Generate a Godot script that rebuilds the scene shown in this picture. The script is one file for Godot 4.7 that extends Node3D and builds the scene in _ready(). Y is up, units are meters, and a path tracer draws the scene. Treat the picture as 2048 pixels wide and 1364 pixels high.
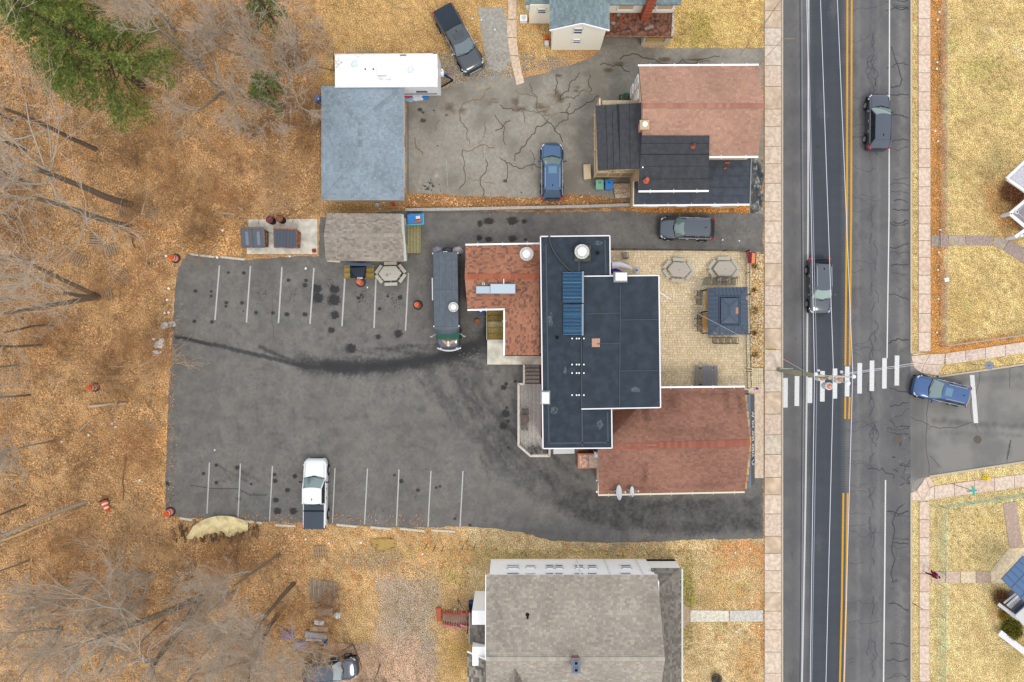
extends Node3D
# An aerial view straight down on a restaurant, its car park, the woods beside it and the street in front.
# P(px, py, h): a measured spot and a height in metres -> a point of the place; M(): a material; part(): one named mesh; thing(): one object.
const CAM_H:=60.0
const FOC:=1420.0
const K:=1.5
var taken:={}
var mats:={}
var texs:={}
var R:=RandomNumberGenerator.new()
class MB:
	var v:=PackedVector3Array()
	var n:=PackedVector3Array()
	var c:=PackedColorArray()
	var col:=Color(1,1,1)
	var xf:=Transform3D()
	var tinted:=false
	func pt(a: Vector3,nn: Vector3) -> void:
		v.append(a);n.append(nn);c.append(col)
	func tri(a: Vector3,b: Vector3,d: Vector3) -> void:
		a=xf*a;b=xf*b;d=xf*d
		var nn:=(b - a).cross(d - a).normalized()
		pt(a,nn);pt(d,nn);pt(b,nn)
	func quad(a: Vector3,b: Vector3,d: Vector3,e: Vector3) -> void:
		tri(a,b,d);tri(a,d,e)
	func tint(k: Color) -> MB:
		col=k;tinted=true
		return self
	func box(at: Vector3,s: Vector3,turn:=0.0,ch:=0.0,bottom:=false) -> void:
		var keep:=xf
		xf=xf*Transform3D(Basis(Vector3.UP,turn),at)
		var x:=s.x/2;var z:=s.z/2;var y:=s.y
		if ch<=0.0:
			hexa([Vector3(-x,0,z),Vector3(x,0,z),Vector3(x,0,-z),Vector3(-x,0,-z)],[Vector3(-x,y,z),Vector3(x,y,z),Vector3(x,y,-z),Vector3(-x,y,-z)],bottom)
		else:
			var k:=minf(ch,minf(x,z)*0.8)
			var lo:=[Vector3(-x,0,z),Vector3(x,0,z),Vector3(x,0,-z),Vector3(-x,0,-z)]
			var mid:=[Vector3(-x,y - k,z),Vector3(x,y - k,z),Vector3(x,y - k,-z),Vector3(-x,y - k,-z)]
			var hi:=[Vector3(-x+k,y,z - k),Vector3(x - k,y,z - k),Vector3(x - k,y,-z+k),Vector3(-x+k,y,-z+k)]
			for i in 4:
				var j:=(i+1) % 4
				quad(lo[i],lo[j],mid[j],mid[i]);quad(mid[i],mid[j],hi[j],hi[i])
			quad(hi[0],hi[1],hi[2],hi[3])
			if bottom:quad(lo[3],lo[2],lo[1],lo[0])
		xf=keep
	func hexa(lo: Array,hi: Array,bottom:=true) -> void:
		var m:=lo.size()
		for i in m:
			var j:=(i+1) % m
			quad(lo[i],lo[j],hi[j],hi[i])
		for i in range(1,m - 1):
			tri(hi[0],hi[i],hi[i+1])
			if bottom:tri(lo[0],lo[i+1],lo[i])
	func bar(a: Vector3,b: Vector3,w: float,h: float) -> void:
		var d:=b - a
		if d.length()<0.0001:return
		d=d.normalized()
		var side:=d.cross(Vector3.UP)
		side=Vector3.RIGHT if side.length()<0.01 else side.normalized()
		var up:=side.cross(d)
		var s:=side*w/2;var u:=up*h/2
		hexa([a - s - u,a+s - u,b+s - u,b - s - u],[a - s+u,a+s+u,b+s+u,b - s+u])
	func prism(p: PackedVector3Array,drop: float,under:=false) -> void:
		p=p.duplicate()
		var flat:=PackedVector2Array()
		for q in p:flat.append(Vector2(q.x,q.z))
		if Geometry2D.is_polygon_clockwise(flat):
			p.reverse();flat.reverse()
		var ids:=Geometry2D.triangulate_polygon(flat)
		for i in range(0,ids.size(),3):
			var a:=p[ids[i]];var b:=p[ids[i+1]];var d:=p[ids[i+2]]
			if (b - a).cross(d - a).y<0.0:
				var t:=b;b=d;d=t
			tri(a,b,d)
			if under:
				var o:=Vector3(0,-drop,0)
				tri(a+o,d+o,b+o)
		if drop>0.0:
			var o:=Vector3(0,-drop,0)
			for i in p.size():
				var a:=p[i];var b:=p[(i+1) % p.size()]
				quad(b+o,a+o,a,b)
	func tube(p: PackedVector3Array,rad: PackedFloat32Array,sides:=6,cap:=true) -> void:
		var m:=p.size()
		if m<2:return
		var prev:=[]
		var pn:=[]
		var ref:=Vector3(0.31,0.2,0.93)
		for i in m:
			var d:=(p[mini(i+1,m - 1)] - p[maxi(i - 1,0)]).normalized()
			var s:=d.cross(ref)
			if s.length()<0.1:s=d.cross(Vector3.RIGHT)
			s=s.normalized()
			ref=s.cross(d)
			var ring:=[]
			var rn:=[]
			for k in sides:
				var an:=TAU*k/sides
				var o:=s*cos(an)+ref*sin(an)
				ring.append(xf*(p[i]+o*rad[i]));rn.append((xf.basis*o).normalized())
			if i>0:
				for k in sides:
					var q:=(k+1) % sides
					pt(prev[k],pn[k]);pt(ring[q],rn[q]);pt(ring[k],rn[k])
					pt(prev[k],pn[k]);pt(prev[q],pn[q]);pt(ring[q],rn[q])
			if cap and (i==0 or i==m - 1):
				var nn:=(xf.basis*d).normalized()*(-1.0 if i==0 else 1.0)
				for k in range(1,sides - 1):
					var e:=k+1 if i==0 else k
					pt(ring[0],nn);pt(ring[e],nn);pt(ring[k+(0 if i==0 else 1)],nn)
			prev=ring;pn=rn
	func rod(a: Vector3,b: Vector3,r: float,sides:=6) -> void:
		tube(PackedVector3Array([a,b]),PackedFloat32Array([r,r]),sides)
	func grid(g: Array) -> void:
		var a:=g.size();var b:int=g[0].size()
		var nn:=[]
		for i in a:
			var row:=[]
			for j in b:
				var du:Vector3=g[mini(i+1,a - 1)][j] - g[maxi(i - 1,0)][j]
				var dv:Vector3=g[i][mini(j+1,b - 1)] - g[i][maxi(j - 1,0)]
				var q:=du.cross(dv)
				row.append((xf.basis*q).normalized() if q.length()>1e-9 else Vector3.UP)
			nn.append(row)
		for i in a - 1:
			for j in b - 1:
				var q:=[[i,j],[i,j+1],[i+1,j+1],[i,j],[i+1,j+1],[i+1,j]]
				for k in q:pt(xf*g[k[0]][k[1]],nn[k[0]][k[1]])
	func lathe(at: Vector3,prof: Array,segs:=16,sx:=1.0,sz:=1.0) -> void:
		for i in prof.size() - 1:
			for k in segs:
				var a0:=TAU*k/segs;var a1:=TAU*(k+1)/segs
				var r0:float=prof[i][0];var r1:float=prof[i+1][0]
				var y0:float=prof[i][1];var y1:float=prof[i+1][1]
				var slope:=Vector2(y1 - y0,r0 - r1)
				if slope.length()<1e-6:continue
				slope=slope.normalized()
				var o0:=Vector3(cos(a0),0,sin(a0));var o1:=Vector3(cos(a1),0,sin(a1))
				var n0:=(xf.basis*(o0*slope.x+Vector3.UP*slope.y)).normalized()
				var n1:=(xf.basis*(o1*slope.x+Vector3.UP*slope.y)).normalized()
				var sc:=Vector3(sx,1,sz)
				var A:=xf*(at+(o0*r0+Vector3.UP*y0)*sc);var B:=xf*(at+(o1*r0+Vector3.UP*y0)*sc)
				var D:=xf*(at+(o1*r1+Vector3.UP*y1)*sc);var E:=xf*(at+(o0*r1+Vector3.UP*y1)*sc)
				if r0>1e-5:pt(A,n0);pt(B,n1);pt(D,n1)
				if r1>1e-5:pt(A,n0);pt(D,n1);pt(E,n0)
func P(px: float,py: float,h:=0.0) -> Vector3:
	var k:=(CAM_H - h)/FOC
	return v3((px - 1024.0)*k,h,(py - 682.0)*k)
func PP(a: Array,h:=0.0) -> PackedVector3Array:
	var o:=PackedVector3Array()
	for i in range(0,a.size(),2):o.append(P(a[i],a[i+1],h))
	return o
func lin(r: float,g: float,b: float) -> Color:
	var q:=Color(r/255.0,g/255.0,b/255.0).srgb_to_linear()
	return Color(minf(q.r/K,0.82),minf(q.g/K,0.82),minf(q.b/K,0.82))
func sr(r: float,g: float,b: float) -> Color:
	return lin(r,g,b).linear_to_srgb()
func noise_tex(key: String,size: int,freq: float,lo: float,hi: float,kind:=3,oct:=4,seed_:=1) -> NoiseTexture2D:
	if texs.has(key):return texs[key]
	var f:=FastNoiseLite.new()
	f.noise_type=kind
	f.seed=seed_;f.frequency=freq;f.fractal_octaves=oct
	if kind==FastNoiseLite.TYPE_CELLULAR:
		f.cellular_return_type=FastNoiseLite.RETURN_CELL_VALUE;f.fractal_type=FastNoiseLite.FRACTAL_NONE
	var t:=NoiseTexture2D.new()
	t.width=size;t.height=size;t.seamless=true;t.noise=f
	var g:=Gradient.new()
	g.offsets=pf([0.15,0.85]);g.colors=PackedColorArray([Color(lo,lo,lo),Color(hi,hi,hi)])
	t.color_ramp=g
	texs[key]=t
	return t
func tex(key: String) -> Texture2D:
	match key:
		"grain":return noise_tex(key,256,0.22,0.84,1.0,0,3,3)
		"mottle":return noise_tex(key,512,0.012,0.86,1.0,0,5,5)
		"worn":return noise_tex(key,512,0.011,0.84,1.0,0,7,8)
		"paint":return noise_tex(key,256,0.06,0.5,1.0,0,6,9)
		"wood":return noise_tex(key,256,0.06,0.72,1.0,0,4,11)
		"turf":return noise_tex(key,512,0.07,0.42,1.0,0,4,17)
		"rust":return noise_tex(key,512,0.009,0.62,1.0,0,7,19)
	return null
func M(key: String,r: float,g: float,b: float,o:={}) -> StandardMaterial3D:
	if mats.has(key):return mats[key]
	var m:=StandardMaterial3D.new()
	m.resource_name=key
	m.albedo_color=sr(r,g,b)
	m.roughness=o.get("rough",0.85)
	m.metallic=o.get("metal",0.0)
	m.metallic_specular=o.get("spec",0.5 if m.roughness<0.6 else 0.22)
	if o.has("coat"):
		m.clearcoat_enabled=true;m.clearcoat=o.coat;m.clearcoat_roughness=0.08
	if o.has("tex"):
		m.albedo_texture=tex(o.tex)
		m.uv1_triplanar=true;m.uv1_world_triplanar=not o.get("own",false)
		var s=o.get("sc",1.0)
		m.uv1_scale=s if s is Vector3 else v3(s,s,s)
		var kk:float={"rust":1.2,"worn":1.06,"paint":1.2,"wood":1.13}.get(o.tex,1.06)
		m.albedo_color=Color(minf(m.albedo_color.r*kk,1),minf(m.albedo_color.g*kk,1),minf(m.albedo_color.b*kk,1))
	m.vertex_color_use_as_albedo=o.get("vc",false)
	if o.has("back"):
		m.backlight_enabled=true;m.backlight=o.back
	mats[key]=m
	return m
func VC(key:="tinted",rough:=0.85,texture:="",sc=1.0) -> StandardMaterial3D:
	var o:={"rough":rough,"vc":true}
	if texture:o.merge({"tex":texture,"sc":sc})
	if mats.has(key):return mats[key]
	var m:=M(key,255,255,255,o)
	m.albedo_color=Color(1,1,1)
	return m
func numbered(s: String) -> String:
	var k:int=taken.get(s,0)
	taken[s]=k+1
	return s if k==0 else "%s_%03d" % [s,k]
func tag(o: Node,label: String,category: String,group:="") -> Node:
	o.set_meta("label",label);o.set_meta("category",category)
	if group:o.set_meta("group",group)
	return o
func thing(called: String,label: String,category: String,at:=Vector3.ZERO,turn:=0.0,group:="") -> Node3D:
	var o:=Node3D.new()
	o.name=numbered(called)
	add_child(o,true)
	o.position=at;o.rotation.y=turn
	tag(o,label,category,group)
	return o
func mesh_of(mb: MB,inv:=Transform3D(),uvr:=Rect2()) -> ArrayMesh:
	var a:=[]
	a.resize(Mesh.ARRAY_MAX)
	var v:=mb.v;var n:=mb.n
	if inv != Transform3D():
		v=inv*v
		n=Transform3D(inv.basis,Vector3.ZERO)*n
	a[Mesh.ARRAY_VERTEX]=v;a[Mesh.ARRAY_NORMAL]=n
	if mb.tinted:a[Mesh.ARRAY_COLOR]=mb.c
	if uvr.size.x>0.0:
		var uv:=PackedVector2Array()
		for q in mb.v:uv.append((Vector2(q.x,q.z) - uvr.position)/uvr.size)
		a[Mesh.ARRAY_TEX_UV]=uv
	var m:=ArrayMesh.new()
	m.add_surface_from_arrays(Mesh.PRIMITIVE_TRIANGLES,a)
	return m
func part(called: String,mb: MB,m: Material,parent: Node3D=null,world:=false,uvr:=Rect2()) -> MeshInstance3D:
	var o:=MeshInstance3D.new()
	var inv:=Transform3D()
	if world and parent:
		var t:=parent.transform
		var q:=parent.get_parent()
		while q is Node3D and q != self:
			t=q.transform*t;q=q.get_parent()
		inv=t.affine_inverse()
	o.mesh=mesh_of(mb,inv,uvr)
	o.material_override=m
	if parent:
		o.name=called;parent.add_child(o,true)
	else:
		o.name=numbered(called);add_child(o,true)
	return o
func struct(called: String,mb: MB,m: Material,uvr:=Rect2()) -> MeshInstance3D:
	var o:=part(called,mb,m,null,false,uvr)
	o.set_meta("kind","structure")
	return o
func stuff(o: Node) -> Node:
	o.set_meta("kind","stuff")
	return o
func dup(src: Node3D,at: Vector3,turn: float,label:="") -> Node3D:
	var base:=String(src.name).rstrip("0123456789").rstrip("_")
	var o:Node3D=src.duplicate()
	o.name=numbered(base)
	add_child(o,true)
	o.position=at;o.rotation.y=turn
	if label:o.set_meta("label",label)
	return o
func pick(a: Array):
	return a[R.randi() % a.size()]
func jit(c: Color,s: float) -> Color:
	var k:=1.0+rnd(-s,s)
	return Color(c.r*k,c.g*k,c.b*k)
var blobs:=[]
class Sheet:
	var im:Image
	var o:Vector2
	var s:float
	func _init(x0: float,y0: float,x1: float,y1: float,scale_: float) -> void:
		o=Vector2(x0,y0);s=scale_
		im=Image.create_empty(int((x1 - x0)*s),int((y1 - y0)*s),false,Image.FORMAT_RGBA8)
func make_blobs() -> void:
	for k in 8:
		var f:=FastNoiseLite.new()
		f.seed=40+k;f.frequency=0.05;f.fractal_octaves=4
		var d:=PackedByteArray()
		d.resize(96*96)
		for y in 96:
			for x in 96:
				var q:=Vector2(x - 47.5,y - 47.5)/48.0
				var e:=q.length()+f.get_noise_2d(x,y)*(0.3 if k<4 else 0.5)
				var a:=clampf((0.72 - e)*(4.5 if k<4 else 1.9),0.0,1.0)
				if q.length()>0.97:a=0.0
				d[y*96+x]=int(a*255)
		blobs.append(d)
var stamps:={}
func stamp(c: Sheet,px: float,py: float,rx: float,ry: float,col: Color,alpha: float,kind:=-1) -> void:
	if kind<0:kind=R.randi() % 4
	var w:=maxi(2,int(rx*2*c.s));var h:=maxi(2,int(ry*2*c.s))
	var key:="%d %s %d %d %d" % [kind,col.to_html(false),int(alpha*20),w,h]
	if not stamps.has(key):
		var d:=PackedByteArray()
		d.resize(96*96*4)
		var b:PackedByteArray=blobs[kind]
		for i in 96*96:
			d[i*4]=col.r8;d[i*4+1]=col.g8;d[i*4+2]=col.b8;d[i*4+3]=int(b[i]*alpha)
		var im:=Image.create_from_data(96,96,false,Image.FORMAT_RGBA8,d)
		im.resize(w,h,Image.INTERPOLATE_BILINEAR)
		stamps[key]=im
	var g:Image=stamps[key]
	c.im.blend_rect(g,Rect2i(0,0,w,h),Vector2i((Vector2(px,py) - c.o)*c.s) - Vector2i(w/2,h/2))
func stroke(c: Sheet,pts: Array,r: float,col: Color,alpha: float,kind:=6,step:=0.5,wob:=0.0) -> void:
	for i in pts.size() - 1:
		var a:Vector2=pts[i];var b:Vector2=pts[i+1]
		var m:=maxi(1,int(a.distance_to(b)/maxf(r*step,0.4)))
		for j in m:
			var q:=a.lerp(b,float(j)/m)+Vector2(R.randfn(0,wob),R.randfn(0,wob))
			stamp(c,q.x,q.y,r,r,col,alpha,kind)
func noise_over(c: Sheet,freq: float,seed_: int,col: Color,a0: float,a1: float,lo:=90,hi:=190) -> void:
	var f:=FastNoiseLite.new()
	f.seed=seed_;f.frequency=freq;f.fractal_octaves=5
	var w:=c.im.get_width();var h:=c.im.get_height()
	var W:=mini(w,720);var H:=maxi(1,W*h/w)
	f.frequency=freq*float(w)/W
	var src:=f.get_image(W,H,false,false,true).get_data()
	var lut:=PackedByteArray()
	lut.resize(256)
	for i in 256:lut[i]=int(255*lerpf(a0,a1,clampf(float(i - lo)/(hi - lo),0,1)))
	var d:=PackedByteArray()
	d.resize(W*H*4)
	var r8:=col.r8;var g8:=col.g8;var b8:=col.b8
	for i in W*H:
		var k:=i*4
		d[k]=r8;d[k+1]=g8;d[k+2]=b8;d[k+3]=lut[src[i]]
	var im:=Image.create_from_data(W,H,false,Image.FORMAT_RGBA8,d)
	im.resize(w,h,Image.INTERPOLATE_BILINEAR)
	c.im.blend_rect(im,Rect2i(0,0,w,h),Vector2i.ZERO)
func crack(c: Sheet,a: Vector2,b: Vector2,w: float,col: Color,alpha: float,wander:=0.18) -> void:
	var pts:=[a,b]
	for it in 4:
		var q:=[pts[0]]
		for i in pts.size() - 1:
			var u:Vector2=pts[i];var v:Vector2=pts[i+1]
			var mid:=(u+v)/2+(v - u).orthogonal()*rnd(-wander,wander)
			q.append(mid);q.append(v)
		pts=q
	stroke(c,pts,w,col,alpha,2,0.7)
func sheet_mat(key: String,c: Sheet,rough:=0.9) -> StandardMaterial3D:
	var m:=StandardMaterial3D.new()
	m.resource_name=key
	c.im.convert(Image.FORMAT_RGB8)
	m.albedo_texture=ImageTexture.create_from_image(c.im)
	m.roughness=rough
	m.metallic_specular=0.2
	return m
func rect_of(c: Sheet) -> Rect2:
	var a:=P(c.o.x,c.o.y);var b:=P(c.o.x+c.im.get_width()/c.s,c.o.y+c.im.get_height()/c.s)
	return Rect2(a.x,a.z,b.x - a.x,b.z - a.z)
func V(a: Array) -> Array:
	var o:=[]
	for i in range(0,a.size(),2):o.append(Vector2(a[i],a[i+1]))
	return o
var gn:=FastNoiseLite.new()
var gn2:=FastNoiseLite.new()
var zones:=[]
func zone(poly: Array,soft: float,col: Color) -> void:
	zones.append({"p":PackedVector2Array(V(poly)),"soft":soft,"c":col})
func spot(px: float,py: float,rx: float,ry: float,col: Color,k:=1.0) -> void:
	zones.append({"at":Vector2(px,py),"r":Vector2(rx,ry),"c":col,"k":k})
func ground_zones() -> void:
	var dry:=lin(204,178,134)
	var straw:=lin(218,188,128)
	zone([600,-400,1040,-400,1060,130,1000,150,900,130,870,185,640,185,610,60],26,lin(190,154,102))
	zone([1030,-400,1100,-400,1110,112,1060,120,1030,60],10,lin(204,170,116))
	zone([1340,-400,1535,-400,1535,105,1330,105],12,lin(206,176,114))
	zone([800,386,1270,386,1270,420,800,424],8,lin(158,116,76))
	zone([1262,405,1500,405,1500,430,1262,430],4,lin(190,130,62))
	zone([620,1040,940,1040,1040,1060,1120,1090,1530,1080,1530,2000,600,2000,560,1250],30,lin(196,162,116))
	zone([940,1050,1530,1080,1530,2000,940,2000],26,dry)
	zone([760,1150,850,1150,880,2000,720,2000],40,lin(182,156,128))
	zone([640,1290,860,1270,880,2000,600,2000],30,lin(190,158,134))
	zone([1815,-900,2800,-900,2800,760,1815,760],4,lin(206,180,124))
	zone([1850,-900,1890,-900,1890,690,2100,660,2100,690,1850,720],7,lin(200,142,80))
	zone([1815,920,2800,900,2800,2200,1815,2200],4,lin(214,190,136))
	spot(858,1240,24,120,lin(160,152,138),0.8);spot(800,1215,40,110,lin(158,150,140),0.55)
	spot(740,1120,70,26,lin(140,128,112),0.7);spot(1210,1096,120,7,lin(126,118,104),0.8)
	spot(950,140,90,45,lin(150,146,134),0.95);spot(1010,158,50,24,lin(150,147,138),0.9);spot(890,160,50,30,lin(176,158,130),0.7)
	spot(730,105,30,12,lin(150,140,125),0.6);spot(1100,130,40,14,lin(138,134,126),0.8)
	spot(1395,60,34,34,lin(158,150,66),0.65);spot(1372,1185,14,70,lin(140,138,54),0.85);spot(1000,1110,400,10,lin(178,150,80),0.5)
	spot(908,1155,26,20,lin(165,156,84),0.7);spot(920,1320,34,60,lin(172,138,76),0.8);spot(980,1120,60,20,lin(182,152,92),0.6)
	spot(1480,1110,70,34,lin(205,140,88),0.75);spot(1520,1200,14,110,lin(206,150,92),0.7);spot(1440,1180,60,60,lin(190,140,70),0.45);spot(1500,1320,40,60,lin(205,150,84),0.5)
	spot(1965,130,46,24,lin(158,160,88),0.6);spot(2000,180,30,14,lin(166,160,88),0.5);spot(1930,620,60,60,lin(196,160,96),0.5)
	spot(2010,400,50,46,lin(176,118,66),0.85);spot(2020,456,34,16,lin(206,136,76),0.9);spot(2000,1210,26,40,lin(150,110,66),0.75);spot(2020,1330,34,40,lin(170,150,90),0.6)
	spot(1980,1052,46,26,lin(190,166,104),0.6)
	for k in 70:
		var wx:=rnd(0,330) if k<50 else rnd(0,600);var wy:=rnd(150,1364) if k<50 else rnd(1100,1364)
		spot(wx,wy,rnd(12,60),rnd(10,44),pick([lin(150,118,86),lin(186,160,128),lin(206,152,96),lin(140,104,72),lin(178,146,112),lin(214,170,120)]),rnd(0.3,0.75))
	for k in 60:
		var px:=rnd(1895,2070);var py:=rnd(-40,680) if k<34 else rnd(1000,1400)
		if k>=48:
			px=rnd(1370,1525);py=rnd(1090,1380)
		spot(px,py,rnd(8,40),rnd(6,26),pick([lin(172,164,100),lin(186,158,104),lin(226,206,164),lin(196,166,116),lin(164,140,96),lin(180,172,108)]),rnd(0.3,0.8))
	spot(345,900,22,200,lin(214,160,98),0.8);spot(340,640,12,120,lin(205,170,130),0.6);spot(300,470,70,30,lin(196,136,74),0.5);spot(430,470,80,40,lin(192,134,72),0.5)
	spot(560,420,60,30,lin(150,130,108),0.6);spot(665,420,60,20,lin(130,104,64),0.6)
	spot(270,840,40,70,lin(130,94,60),0.6);spot(310,700,40,60,lin(170,120,78),0.5);spot(620,320,40,90,lin(150,110,72),0.6);spot(190,330,120,90,lin(196,146,96),0.5)
	spot(590,200,70,120,lin(146,112,76),0.5);spot(60,470,90,90,lin(170,122,84),0.4);spot(500,1100,150,36,lin(168,112,62),0.5)
func ground_colour(px: float,py: float) -> Color:
	var nz:=gn.get_noise_2d(px,py);var nf:=gn2.get_noise_2d(px,py)
	var c:=lin(200,160,114)
	c=c.lerp(lin(170,130,90),clampf(0.5+nz*1.5,0,1)*0.75)
	var q:=Vector2(px,py)+Vector2(nz,gn.get_noise_2d(py+900,px))*22.0
	for z in zones:
		if z.has("p"):
			var poly:PackedVector2Array=z.p
			var inside:=Geometry2D.is_point_in_polygon(Vector2(px,py)+(q - Vector2(px,py))*minf(1.0,z.soft/16.0),poly)
			if inside:
				c=(z.c as Color).lerp(c,0.0)
				c=c*(1.0+nz*0.28+nf*0.22)
		else:
			var d:float=((q - z.at)/z.r).length()
			if d<1.0:c=c.lerp(z.c,z.k*clampf((1.0 - d)*2.2,0,1)*clampf(0.75+nf*1.2,0,1))
	c=c*(2.1+nf*0.42)
	c.a=1.0
	return c
func build_ground() -> void:
	gn.seed=7;gn.frequency=0.011;gn.fractal_octaves=4
	gn2.seed=9;gn2.frequency=0.06;gn2.fractal_octaves=3
	ground_zones()
	var mb:=MB.new()
	mb.tinted=true
	var nx:=300;var nz:=210
	var st:=8.0
	var x0:=1024.0 - st*nx/2;var y0:=682.0 - st*nz/2
	var cols:=[]
	var pts:=[]
	for i in nx+1:
		var rc:=[];var rp:=[]
		for j in nz+1:
			var px:=x0+i*st;var py:=y0+j*st
			rc.append(ground_colour(px,py));rp.append(P(px,py)+v3(0,-0.02,0))
		cols.append(rc);pts.append(rp)
	for i in nx:
		for j in nz:
			for k in [[i,j],[i+1,j],[i+1,j+1],[i,j],[i+1,j+1],[i,j+1]]:
				mb.col=cols[k[0]][k[1]]
				mb.pt(pts[k[0]][k[1]],Vector3.UP)
	var a:=P(x0,y0)+v3(0,-0.02,0);var b:=P(x0+nx*st,y0+nz*st)+v3(0,-0.02,0)
	mb.tint(lin(176,132,82))
	var f:=900.0
	for r in [[-f,-f,f,a.z],[-f,b.z,f,f],[-f,a.z,a.x,b.z],[b.x,a.z,f,b.z]]:
		mb.quad(v3(r[0],-0.02,r[3]),v3(r[2],-0.02,r[3]),v3(r[2],-0.02,r[1]),v3(r[0],-0.02,r[1]))
	struct("ground",mb,VC("ground_earth",0.95,"turf",0.24))
func flat(called: String,pts: Array,y: float,m: Material,uvr:=Rect2()) -> MeshInstance3D:
	var mb:=MB.new()
	var p:=PP(pts)
	for i in p.size():p[i].y=y
	mb.prism(p,0.0)
	return struct(called,mb,m,uvr)
func ragged(pts: Array,amp: float,step:=8.0) -> Array:
	var o:=[]
	var m:=pts.size()/2
	for i in m:
		var a:=Vector2(pts[i*2],pts[i*2+1]);var j:=(i+1) % m
		var b:=Vector2(pts[j*2],pts[j*2+1])
		var k:=maxi(1,int(a.distance_to(b)/step))
		for q in k:
			var p:=a.lerp(b,float(q)/k)
			if q>0:p+=(b - a).normalized().orthogonal()*rnd(-amp,amp)
			o.append(p.x);o.append(p.y)
	return o
const LOT:=[376,506,420,512,490,521,560,514,638,512,640,434,812,421,1090,425,1240,421,1290,425,1480,426,1526,428,1526,1077,1490,1078,1402,1079,1332,1082,1279,1085,1191,1085,1100,1081,1072,1073,1037,1063,981,1056,926,1053,850,1055,761,1054,655,1047,605,1045,527,1043,477,1038,360,1036,332,1022,330,1000,333,900,337,800,341,720,345,672,350,575,357,536]
func build_lot() -> void:
	var c:=Sheet.new(320,410,1540,1095,1.6)
	c.im.fill(sr(128,125,121))
	noise_over(c,0.004,1,sr(102,100,98),0.0,0.55)
	noise_over(c,0.010,2,sr(140,136,130),0.0,0.4)
	noise_over(c,0.06,3,sr(100,99,98),0.0,0.45)
	noise_over(c,0.3,4,sr(78,78,78),0.0,0.26)
	noise_over(c,0.35,5,sr(160,158,154),0.0,0.2)
	var dk:=sr(64,65,67)
	var md:=sr(84,84,85)
	for k in 3:
		var off:=k*24.0
		stroke(c,V([900 - off,640+off*2,960 - off,780+off,1060 - off*0.6,930+off*0.6,1180,1000+off*0.8,1330,1022+off*0.8,1526,1018+off*0.8]),22,dk,0.2,6,0.4,5)
	stroke(c,V([1120,1010,1240,1046,1380,1058,1526,1050]),22,dk,0.5,6,0.4,3)
	stroke(c,V([1150,985,1300,1010,1526,1004]),17,dk,0.42,6,0.4,3)
	stroke(c,V([1000,1045,1150,1062,1300,1062,1526,1070]),10,sr(150,150,148),0.06,7,0.5,2)
	stroke(c,V([1100,960,1180,1005,1300,1030,1526,1028]),26,dk,0.34,6,0.4,4)
	noise_over(c,0.012,41,sr(128,125,121),0.0,0.42);noise_over(c,0.05,42,sr(134,131,126),0.0,0.3);noise_over(c,0.02,43,sr(92,91,90),0.0,0.3)
	stroke(c,V([985,660,950,695,900,712,850,722,780,732,700,738,640,732,590,722]),25,dk,0.5,6,0.3,3)
	stroke(c,V([960,690,900,712,850,722,780,731,700,737,640,731]),14,sr(58,60,63),0.5,6,0.3,3)
	for k in 26:
		var a:=Vector2(rnd(600,960),rnd(690,730))
		stroke(c,[a,a+Vector2(rnd(30,90),rnd(-6,16))],rnd(3,8),dk,0.2,5,0.4,1.5)
	for k in 46:
		var f:=R.randf();var a:=Vector2(lerpf(880,1090,f),lerpf(750,950,f))+Vector2(R.randfn(0,40),R.randfn(0,34))
		stroke(c,[a,a+Vector2(rnd(20,60),rnd(30,70))],rnd(4,10),dk,0.13,6,0.4,2)
	for k in 70:
		var a:=Vector2(rnd(360,900),rnd(700,900))
		stroke(c,[a,a+Vector2(rnd(-30,30),rnd(-14,14))],rnd(3,9),md,0.13,6,0.4,2)
	stroke(c,V([700,738,610,734,540,716,490,705,440,692,400,685,352,674]),7,dk,0.5,4,0.3,1.2)
	stroke(c,V([610,732,560,712,515,692]),7,dk,0.32,4,0.3,1.2)
	stroke(c,V([420,690,375,677,350,674]),3,dk,0.7,1,0.3,0.6)
	stroke(c,V([930,680,965,700,985,650,970,600]),26,sr(66,66,66),0.3,6,0.4,5)
	for k in 46:stamp(c,R.randfn(860,70),R.randfn(715,18),rnd(6,20),rnd(4,10),dk,rnd(0.06,0.2),4+R.randi() % 4)
	for k in 50:stamp(c,rnd(640,820),rnd(620,715),rnd(4,12),rnd(4,14),dk,rnd(0.08,0.28),4+R.randi() % 4)
	for k in 24:stamp(c,rnd(900,1010),rnd(740,800),rnd(3,9),rnd(6,18),dk,rnd(0.08,0.3),4+R.randi() % 4)
	var s:=[391,582,4,423,583,3,423,592,3,389,643,4,424,644,4,457,545,3,488,546,4,453,605,4,452,613,3,484,606,4,487,622,2,512,625,4,546,626,4,574,629,5,610,629,5,577,560,4,612,561,4,610,571,5,633,577,11,635,596,12,669,579,10,668,600,13,670,630,9,663,660,7,776,593,3,800,595,5,759,618,4,797,668,9,757,674,6,702,697,11,723,590,3,717,596,4,1031,763,3,1008,775,6,1012,768,4,1010,828,9,1016,842,4,1007,852,8,1014,815,3,1017,895,3,335,968,6,407,947,4,433,965,4,433,930,4,475,935,5,503,968,3,551,962,5,549,949,4,590,953,5,575,980,5,555,1022,8,587,1022,8,478,998,4,552,1000,6,836,980,4,880,973,3,873,975,3,803,963,5,910,1037,3,789,950,3,940,1050,3]
	for i in range(0,s.size(),3):
		stamp(c,s[i],s[i+1],s[i+2]*1.5,s[i+2]*1.4,sr(48,49,52),0.85)
		stamp(c,s[i],s[i+1],s[i+2]*2.0,s[i+2]*1.9,sr(76,76,76),0.3,5)
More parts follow.
